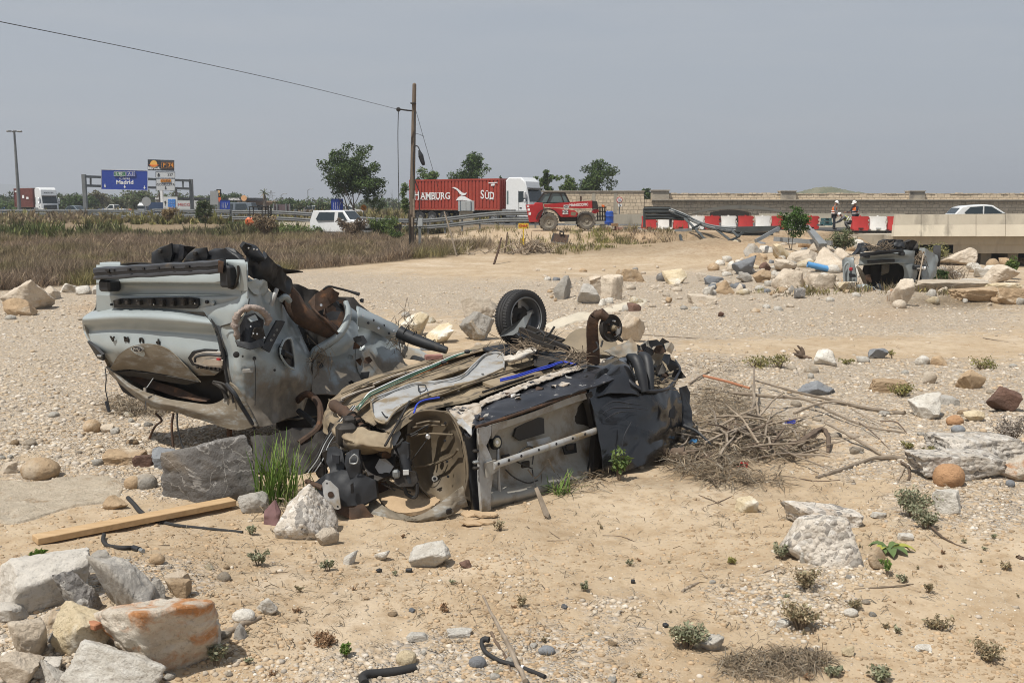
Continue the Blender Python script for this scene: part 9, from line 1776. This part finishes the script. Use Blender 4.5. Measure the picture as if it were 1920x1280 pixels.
for lb,pts,r_,mt in(('longest bare stick lying across the gravel right of the wreck',[(1413,727,.1),(1480,741,.06),(1580,760,.02),(1660,774,.0),(1698,777,.0)],[.012,.018,.022,.028],m_stick),('long curved branch below the longest bare stick',[(1371,755,.12),(1438,765,.14),(1509,768,.12),(1560,784,.06),(1622,803,.02),(1697,812,.0)],[.02,.02,.016,.014,.008],m_stick),('forked grey branch in the middle of the driftwood heap',[(1488,792,.1),(1530,781,.14),(1560,775,.14),(1594,773,.1)],[.018,.014,.008],m_stick),('straight pale stick sticking out right of the driftwood heap',[(1545,813,.12),(1600,833,.06),(1661,858,.0)],[.012,.018,.014],m_stick),('longest crooked branch in front of the driftwood heap',[(1530,897),(1576,883),(1630,867,.02),(1665,863,.02),(1725,864)],[.018,.018,.022,.02],m_stick),('short stick pointing at the conglomerate slabs',[(1716,871),(1748,865)],[.014,.010],m_stick),('small forked twig left of the conglomerate slabs',[(1690,871,.02),(1703,880,.01),(1706,892),(1703,901)],[.014,.013,.010],m_log),('short grey stick left of the forked twig',[(1683,901),(1690,890),(1695,881,.02)],[.012,.010],m_stick),('thin stick reaching left out of the driftwood heap front',[(1396,869,.02),(1430,861,.02),(1462,857,.04)],[.010,.010,.006],m_stick),('bare stick leaning on the back of the driftwood heap beside the black fender',[(1293,722,.02),(1316,707,.02),(1337,694,.0)],[.016,.014,.008],m_stick),('orange brown cane at the back of the driftwood heap',[(1318,730,.18),(1360,738,.16),(1405,743,.1)],[.018,.018,.016],m_terra),('upright forked branch standing in the driftwood heap',[(1412,728,.28),(1413,760,.22),(1411,785,.15),(1400,805,.1),(1388,826,.03)],[.012,.018,.018,.012],m_stick),('slanting branch crossing the upright forked one',[(1411,768,.22),(1420,790,.12),(1424,806,.03)],[.016,.014,.012],m_stick),('pale stick rising through the middle of the heap',[(1424,797,.1),(1445,780,.16),(1468,766,.2)],[.014,.014,.010],m_stick),('gnarled dark root at the front of the driftwood heap',[(1462,858,.02),(1480,852,.06),(1505,845,.08),(1525,836,.12),(1543,831,.13),(1552,838,.08),(1552,850,.0)],[.02,.028,.034,.032,.03,.026,.018],m_log),('thin dark twig over the sand in front of the heap',[(1445,891),(1480,894),(1530,902),(1575,900)],[.004,.006,.004],m_log),('thin branch arching right behind the heap',[(1595,782,.1),(1620,790,.06),(1650,798,.02),(1690,805)],[.008,.008,.004],m_stick),('thin branch bending down right of the heap',[(1610,800,.05),(1640,820,.03),(1668,843)],[.005,.006,.004],m_log),('bent twig at the far right of the heap',[(1650,795,.03),(1680,800,.05),(1700,812)],[.007,.009,.006],m_log),('thin dark stick on the gravel far right of the wheel',[(1205,628),(1280,633),(1330,636)],[.008,.008,.005],m_stick),('thin stick on the gravel just behind the tan shell',[(1250,655),(1295,649)],[.007,.004],m_stick),('thin stick at the right edge in the gravel flat',[(1843,634),(1905,645)],[.010,.008],m_stick),('short weathered stick on the sand beside the white block stone',[(1278,1110),(1294,1101),(1309,1093)],[.009,.010,.008],m_stick),('thin straight twig below the large conglomerate boulder',[(1602,1104),(1650,1102),(1712,1095)],[.004,.006,.004],m_twig),('dark branched twig below the grey-green shrub',[(1742,990,.03),(1765,1008,.01),(1790,1020),(1820,1030)],[.008,.009,.006,.003],m_log),('splintered twig left of the dark branched twig',[(1745,1012),(1758,1024),(1772,1038)],[.006,.008,.003],m_stick),('forked thin twig left of the small cream block',[(1310,928),(1340,940),(1356,948)],[.003,.005,.003],m_log),('short twig crossing the forked thin twig',[(1326,948),(1352,940),(1372,930)],[.003,.005,.003],m_log),('short stub of wood at the right edge',[(1908,1046),(1925,1051)],[.014,.012],m_log),('short twig below the small cream wedge stones',[(1030,996),(1050,1010)],[.003,.003],m_twig),('thin twig lying in the middle of the sand',[(1025,1014),(1066,1013)],[.004,.003],m_twig),('thin curved twig on the sand right of the middle',[(1130,1004),(1165,1006),(1190,1015)],[.004,.003],m_log),('dark twig left of the broken wooden stick',[(340,1130),(352,1138),(370,1140)],[.008,.006],m_log),('thin twig on the sand above the gravel heap',[(448,1192-118),(500,1074),(540,1072)],[.004,.003],m_twig)):
 lying('stick' if 'twig' not in lb else 'twig',lb,'stick' if 'twig' not in lb else 'twig',pts,r_,mt,18,7)
lying('log','brown log half buried under dry straw behind the black fender','log',[(1232,862),(1280,864),(1345,866)],[.075,.08,.06],m_log,16,14)
rt=thing('stump','dark twisted root stump on the gravel flat','root',gp(1505,672));rg=random.Random(3)
for k in range(9):d=Vector((rg.gauss(0,1),rg.gauss(0,.5),rg.uniform(-.1,1))).normalized();MB().tube(cpath([(0,0,.03),tuple(d*.1+Vector((0,0,.03))),tuple(d*.2+Vector((rg.gauss(0,.04),0,.02)))],7),[.03,.035,.03,.026,.02,.014,.008],7).build('root',m_log,rt,local=True)
dh=thing('driftwood_heap','tangled heap of driftwood sticks and straw caught against the black fender','driftwood',gp(1390,840));sticks(dh,None,95,1.0,.015,21,(.52,.38),.20,m_stick,.35);sticks(dh,None,30,.6,.014,22,(.42,.3),.18,m_log,.4)
def fibres(n,f,L,w_,seed,name,label,cols,zmax=.2,droop=.5):
 rg=np.random.RandomState(seed);X,Y=f(rg,n);k=len(X);a=rg.rand(k)*6.28;l=L*rg.uniform(.4,1.2,k);z=Hh(X,Y)+rg.rand(k)**1.5*zmax;e=rg.normal(0,.2,k);dx,dy,dz=np.cos(a)*np.cos(e)*l,np.sin(a)*np.cos(e)*l,np.sin(e)*l
 A_=np.stack([X,Y,z],-1);B_=A_+np.stack([dx*.5,dy*.5,dz*.6+.02],-1);C_=A_+np.stack([dx,dy,dz*.5-droop*l*.2],-1);zz=Hh(C_[:,0],C_[:,1]);C_[:,2]=np.maximum(C_[:,2],zz+.003);zz=Hh(B_[:,0],B_[:,1]);B_[:,2]=np.maximum(B_[:,2],zz+.006)
 s=np.stack([-np.sin(a),np.cos(a),rg.normal(0,.6,k)],-1)*(w_*rg.uniform(.5,1.4,(k,1)))
 P=np.stack([A_-s,A_+s,B_+s,B_-s,C_+s*.3,C_-s*.3],1).reshape(-1,3);i=np.arange(k)[:,None]*6;F=np.concatenate([i+np.array([[0,1,2,3]]),i+np.array([[3,2,4,5]])]);c=np.asarray(cols)[rg.randint(0,len(cols),k)]*rg.uniform(.6,1.25,(k,1))
 return tag(npmesh(name,P,F,m_dryweed,np.repeat(c,6,0),smooth=0),label,kind='stuff')
STRAW=[(.27,.21,.145),(.21,.165,.11),(.33,.265,.185),(.15,.115,.08),(.25,.215,.165)]
fibres(4300,blob_field([(1345,815,95,62,.40),(1320,860,75,45,.25),(1450,830,80,40,.18),(1350,750,60,30,.12),(1390,905,80,14,.05)]),.24,.0035,31,'dry_straw','mat of dry straw and fine twigs woven through the driftwood heap',STRAW,.12)
fibres(700,blob_field([(262,768,70,14,1.0)]),.22,.004,32,'dry_brush','dry brown brush on the ground under the tail of the grey wreck',STRAW,.15)
fibres(1100,blob_field([(1440,1250,95,26,.6),(1500,1240,60,18,.4)]),.13,.002,33,'dry_twig_heap','flat heap of dry brown twigs near the bottom right',STRAW,.03)
fibres(2600,blob_field([(1100,1050,700,200,.55),(1600,930,330,90,.2),(400,1110,300,120,.2),(1500,720,420,90,.25)]),.09,.002,34,'twig_litter','fine dry twigs and stalks littered over the sand',STRAW,.006,0)
fibres(500,blob_field([(1075,905,70,18,.4),(540,950,60,30,.3),(1330,690,60,20,.3)]),.22,.003,35,'dry_brush','dry stalks along the foot of the dark wreck',STRAW,.08)
for lb,px,py,w_,mt in(('small scrap of blue plastic caught in the driftwood heap',1481,808,.07,m_blue),('small red scrap on the sand in front of the driftwood heap',1392,876,.06,m_signred),('pale blue scrap on the straw beside the fender',1298,846,.05,m_bluepipe)):
 q=gp(px,py);q.z+=.10 if 'caught' in lb or 'straw' in lb else .02;tag(shard([q+Vector(v)for v in((-w_,0,-.01),(-.2*w_,0,.6*w_),(w_,.01,.5*w_),(.8*w_,0,-.3*w_))],.004,.02,14,3,'plastic_scrap',mt,None,2),lb,'litter')
for o in list(COL.objects):
 if o.name.startswith('plastic_scrap')and o.parent is None:pass
q=gp(508,985);tag(shard([q+Vector(v)for v in((-.06,.02,0),(-.05,.02,.12),(.02,.02,.2),(.07,.02,.12),(.06,-.02,0))],.02,.04,7,3,'torn_cloth',M('faded_purple_cloth',(.24,.14,.14),(.17,.10,.10),6,.95,0,.4),None,3),'faded purplish rag between tall grass and pebbly boulder','cloth')
for lb,px,py,w_,hh,rz in(('terracotta brick shard on the white gravelly lump',155,1262,.11,.05,-.5),('long terracotta shard at the foot of the cream crystal rock',196,1234,.15,.03,-.15)):
 q=gp(px,py);tag(MB().box((0,0,0),(w_,.05,.035),rz,bev=.006).build('brick_shard',m_terra),lb,'brick').location=(q.x,q.y+.15,q.z+(.21 if w_<.12 else .10))
rg=random.Random(6)
for i in range(7):
 q=gp(rg.uniform(862,925),rg.uniform(962,985));w_=rg.uniform(.05,.11);tag(shard([q+Vector((w_*math.cos(a),w_*.7*math.sin(a),.012+.02*rg.random()))for a in(0,1,2.2,3.3,4.4,5.4)],.012,.02,10,i,'mud_flake',m_sand,None,1),'curled flake of dried mud in front of the dark wreck','mud flake','mud flakes before the dark wreck')
for i,(px,py)in enumerate(((380/3+640,900+514/3),(640+212/3,900+516/3),(1248,1175),(640+1640/3,900+577/3))):q=gp(px,py);tag(MB().box((0,0,.012),(.045-.006*i,.03,.022),i,bev=.004).build('black_fragment',m_plastic),('small black cube-like fragment below the white crumbly stone','smaller black fragment left of the cube-like one','tiny black fragment in the bottom right sand','tiny dark fragment beside the green weed in the middle')[i],'litter').location=q
# ---- plants on the near ground
def blade_tuft(px,py,label,name,cat,n,hpx,spread,cols,seed,wd=.006,lean=.6,group=None,curve=.5):
 g=gp(px,py);s=g.y/FX;h=hpx*s;r=thing(name,label,cat,g,0,group);rg=np.random.RandomState(seed);V=[];F=[];C=[]
 for i in range(n):
  a=rg.rand()*6.28;b=rg.normal(0,spread*s,2);L=h*rg.uniform(.45,1.05);ln=rg.uniform(.05,lean);w_=wd*rg.uniform(.6,1.2);c=np.array(cols[rg.randint(len(cols))])*rg.uniform(.7,1.25);sd=np.array((-math.sin(a),math.cos(a),0))*w_;o=len(V)
  for j in range(5):
   t=j/4;q=np.array((b[0],b[1],-.02))+np.array((math.cos(a),math.sin(a),0))*L*ln*t**1.6+np.array((0,0,1))*L*(t-curve*ln*t*t*.6);f=(.6,1,.9,.6,.05)[j];V+=[q-sd*f,q+sd*f];C+=[c*(.8+.3*t)]*2
  F+=[(o+2*j,o+2*j+1,o+2*j+3,o+2*j+2)for j in range(4)]
 npmesh('blades',np.array(V),np.array(F),m_leaf,np.array(C),r,smooth=180);return r
GR=[(.13,.22,.04),(.09,.17,.03),(.18,.26,.06),(.22,.24,.09)]
blade_tuft(525,940,'tall bright green grass tuft between slate boulder and pebbly boulder','grass_tuft','grass tuft',120,150,22,GR,1,.007,.55)
blade_tuft(498,950,'short grass tuft leaning left in front of the tall one','grass_tuft','grass tuft',26,80,10,GR,2,.006,.9)
blade_tuft(1050,925,'sprawling green grass tuft at the foot of the door','grass_tuft','grass tuft',46,60,12,GR,3,.006,1.6)
blade_tuft(1040,880,'thin grass blades growing up through the door frame','grass_tuft','grass tuft',12,110,14,GR,4,.004,.35)
def leafy(px,py,label,wpx,hpx,cols,seed,n=160,leaf=.02,stems=9,name='weed',cat='weed',group=None,fl=.8):
 return shrub(px,py,wpx,hpx,label,seed,cols,n,leaf,name,cat,stems,fl=fl)
l_=leafy(1160,900,'bushy green weed with narrow leaves at the corner of the black fender',42,62,((.12,.17,.05),(.16,.21,.06),(.08,.12,.035)),5,260,.03,12,fl=1.3)
SG=((.27,.285,.18),(.34,.345,.23),(.20,.215,.13),(.31,.27,.18));DB=((.34,.27,.165),(.42,.335,.215),(.26,.205,.125),(.29,.27,.165));RB=((.30,.18,.10),(.24,.14,.08),(.36,.25,.15))
for lb,px,py,w_,h_,c_,n_,lf,st_ in(('largest grey-green succulent shrub on the right sand',1712,968,100,52,SG,1500,.016,22),('grey-green shrub just below the largest one',1735,990,56,34,SG,600,.016,14),('grey-green shrub beside the large conglomerate boulder',1464,1048,38,30,SG,500,.014,12),('dry shrub below the large conglomerate boulder',1512,1104,66,40,DB,700,.013,18),('wide brown dry shrub at the lower right',1500,1178,88,56,DB,900,.014,22),('grey-green shrub at the bottom left of the white stone',1290,1214,84,50,SG,1000,.015,18),('low leafy weeds near the bottom edge right of the twig heap',1652,1276,66,32,SG+GR[:1]if isinstance(SG,list)else SG,500,.018,12),('dry grey twiggy shrub left of the orange cobble stones',1892,835,90,60,((.30,.26,.22),(.38,.33,.28),(.24,.21,.18)),1200,.016,24),('low dry weed at the right edge',1850,1236,70,34,DB,600,.014,16),('brownish weed right of the oblong stones',1600,1150-8,36,22,DB,260,.013,9),('small dry weed under the twig at the right',1740,1110,26,18,DB,200,.012,7),('greyish weed in the lower left beside the broken stick',405,1248,50,44,SG,420,.016,12),('reddish brown creeping weed left of the middle bottom',615,1206,80,18,RB,600,.012,14),('yellowish low weed left of the large conglomerate boulder',1373,1056,30,13,((.26,.24,.08),(.32,.28,.10)),200,.012,8),('small bright green weed below the middle left sand',649,1232,28,26,GR,160,.020,8),('round grey-green weed in the middle of the sand',1095,1108,22,20,SG,220,.013,8),('brownish weed left of the round grey-green one',978,1136,30,22,DB,160,.014,7),('thin dry weed in front of the dark wreck',938,994,36,18,DB,150,.013,8),('grey weed above the left gravel heap',486,1060,44,30,SG,380,.015,10),('small grey weed below the pebbly boulder',616,1070,32,22,SG,260,.014,8),('flat green weed left below the plank end',72,1048,34,14,GR,120,.028,7),('small weed beside the end of the plank',470,1002,34,20,SG,240,.014,8),('low green weed row beside the flat bluish slate',1420,688,80,18,OLIVE,500,.022,16),('creeping green weeds on the gravel at the far right',1840,692,80,16,OLIVE,420,.022,16),('olive grass at the foot of the beige slab',1690,742,60,20,OLIVE,460,.022,16),('green weed beside the blue-grey stone',1672,672,16,18,OLIVE,140,.02,6),('green weed behind the white stone on the gravel flat',1588,682,34,10,OLIVE,180,.02,8),('dark green bush sprig on the gravel flat left of the stump',1462,690,50,26,OLIVE,380,.022,14),('small leafy weed behind the conglomerate slabs',1740,870,40,34,OLIVE,240,.022,10),('upright leafy weed left of the conglomerate slabs',1790,848,30,30,GR,160,.024,7),('thin grass weed left of the small block stone',1700,842,34,16,OLIVE,160,.018,8),('small weed right of the large conglomerate boulder',1665,1080,34,44,GR,160,.018,7),('tiny weed above the twig at the right',1690,1092,24,16,SG,140,.012,6),('small weed on the sand near the right edge',1885,1068,32,16,DB,180,.013,7),('tiny weed at the right of the sand',1862,1010,14,10,SG,80,.012,5),('dry weed clump near the bottom right corner',1760,1180,60,22,DB,360,.013,12),('weed tuft at the bottom of the right sand',1560,1268,40,20,SG,240,.014,9)):
 leafy(px,py,lb,w_,h_,c_,px,n_,lf,st_)
ro=thing('rosette_plant','green rosette plant with broad leaves beside the large conglomerate boulder','weed',gp(1665,1034));rg=random.Random(2)
for k in range(11):
 a=rg.uniform(0,6.28);L=rg.uniform(.10,.19);d=Vector((math.cos(a),math.sin(a),0));sd=Vector((-d.y,d.x,0));mb=MB();V=[]
 for t,w_,z in((0,.01,.02),(.3,.03,.05),(.6,.035,.055),(.85,.022,.04),(1,.002,.02)):V+=[d*L*t-sd*w_+Vector((0,0,z+.008)),d*L*t+Vector((0,0,z)),d*L*t+sd*w_+Vector((0,0,z+.008))]
 mb.add(V,[(i*3+j,i*3+j+1,i*3+j+4,i*3+j+3)for i in range(4)for j in range(2)]);mb.build('leaf',m_rosette if k%4 else m_rosyel,ro,local=True)
kinds=[leafy(560,1110,'tiny dry sprig on the open sand',22,14,DB,71,70,.012,6,'weed_sprig','weed'),leafy(1180,1060,'tiny dry sprig on the open sand',20,12,SG,72,80,.011,6,'weed_sprig','weed'),leafy(830,1140,'tiny dry sprig on the open sand',24,10,RB,73,60,.012,6,'weed_sprig','weed')]
for k_ in kinds:k_['group']='tiny sprigs on the open sand'
rg=random.Random(12)
for i in range(34):
 px,py=rg.choice((rg.uniform(440,1300),rg.gauss(1650,150))),rg.uniform(985,1275);g=gp(px,py);dup(rg.choice(kinds),g,rg.uniform(0,6),scale=rg.uniform(.3,1.0))
def clods(n,seed):
 rg=np.random.RandomState(seed);bm=bmesh.new();bmesh.ops.create_icosphere(bm,subdivisions=1,radius=1);V=np.array([v.co[:]for v in bm.verts]);F=np.array([[v.index for v in f.verts]for f in bm.faces]);bm.free()
 N=n*4;u=rg.rand(N);y=1/(1/4.8+u*(1/15.-1/4.8));x=(rg.rand(N)*2-1)*(y*.535+.3);g,d,r=masks(x,y);keep=rg.rand(N)<np.clip(1.2*fbm2(x*1.3,y*1.3,3,77)+.25,0,1);x,y=x[keep][:n],y[keep][:n];k=len(x)
 s=.008*(5**(rg.rand(k)**2.4));P=V[None]*(1+.5*(rg.rand(k,len(V),1)-.5))*(np.stack([s,s*rg.uniform(.6,1,k),s*.55],1)*.6)[:,None,:];P=P+np.stack([x,y,Hh(x,y)],-1)[:,None,:];FF=(F[None]+(np.arange(k)*len(V))[:,None,None]).reshape(-1,3);c=np.array((.44,.32,.20))*rg.uniform(.6,1.15,(k,1))
 return tag(npmesh('dirt_clods',P.reshape(-1,3),FF,m_pebble,np.repeat(c,len(V),0),smooth=0),'small crumbs of sandy earth on the near sand',kind='stuff')
clods(16000,3)
for o in COL.objects:
 if o.type=='MESH' and o.name.split('.')[0]in('caught_twigs','caught_grass','tread_blocks','tread_lugs','letter_serifs','corrugation','container_frame','lattice'):o['kind']='stuff'
# ---- the hazy air
hx0,hx1,hy0,hy1=gx[0]-20,gx[-1]+20,gy[0]-20,gy[-1]+20
mb=MB().box(((hx0+hx1)/2,(hy0+hy1)/2,45),(hx1-hx0,hy1-hy0,110));hz=mb.build('haze',None,smooth=0)
hm_=bpy.data.materials.new('haze');hm_.use_nodes=True;ht=hm_.node_tree;ht.nodes.clear();pv=ht.nodes.new('ShaderNodeVolumePrincipled');pv.inputs['Color'].default_value=(.86,.90,.96,1);pv.inputs['Density'].default_value=.00055;pv.inputs['Anisotropy'].default_value=.25
ho=ht.nodes.new('ShaderNodeOutputMaterial');ht.links.new(pv.outputs[0],ho.inputs['Volume']);hz.data.materials.append(hm_);tag(hz,'thin bluish summer haze over the whole plain',kind='stuff')
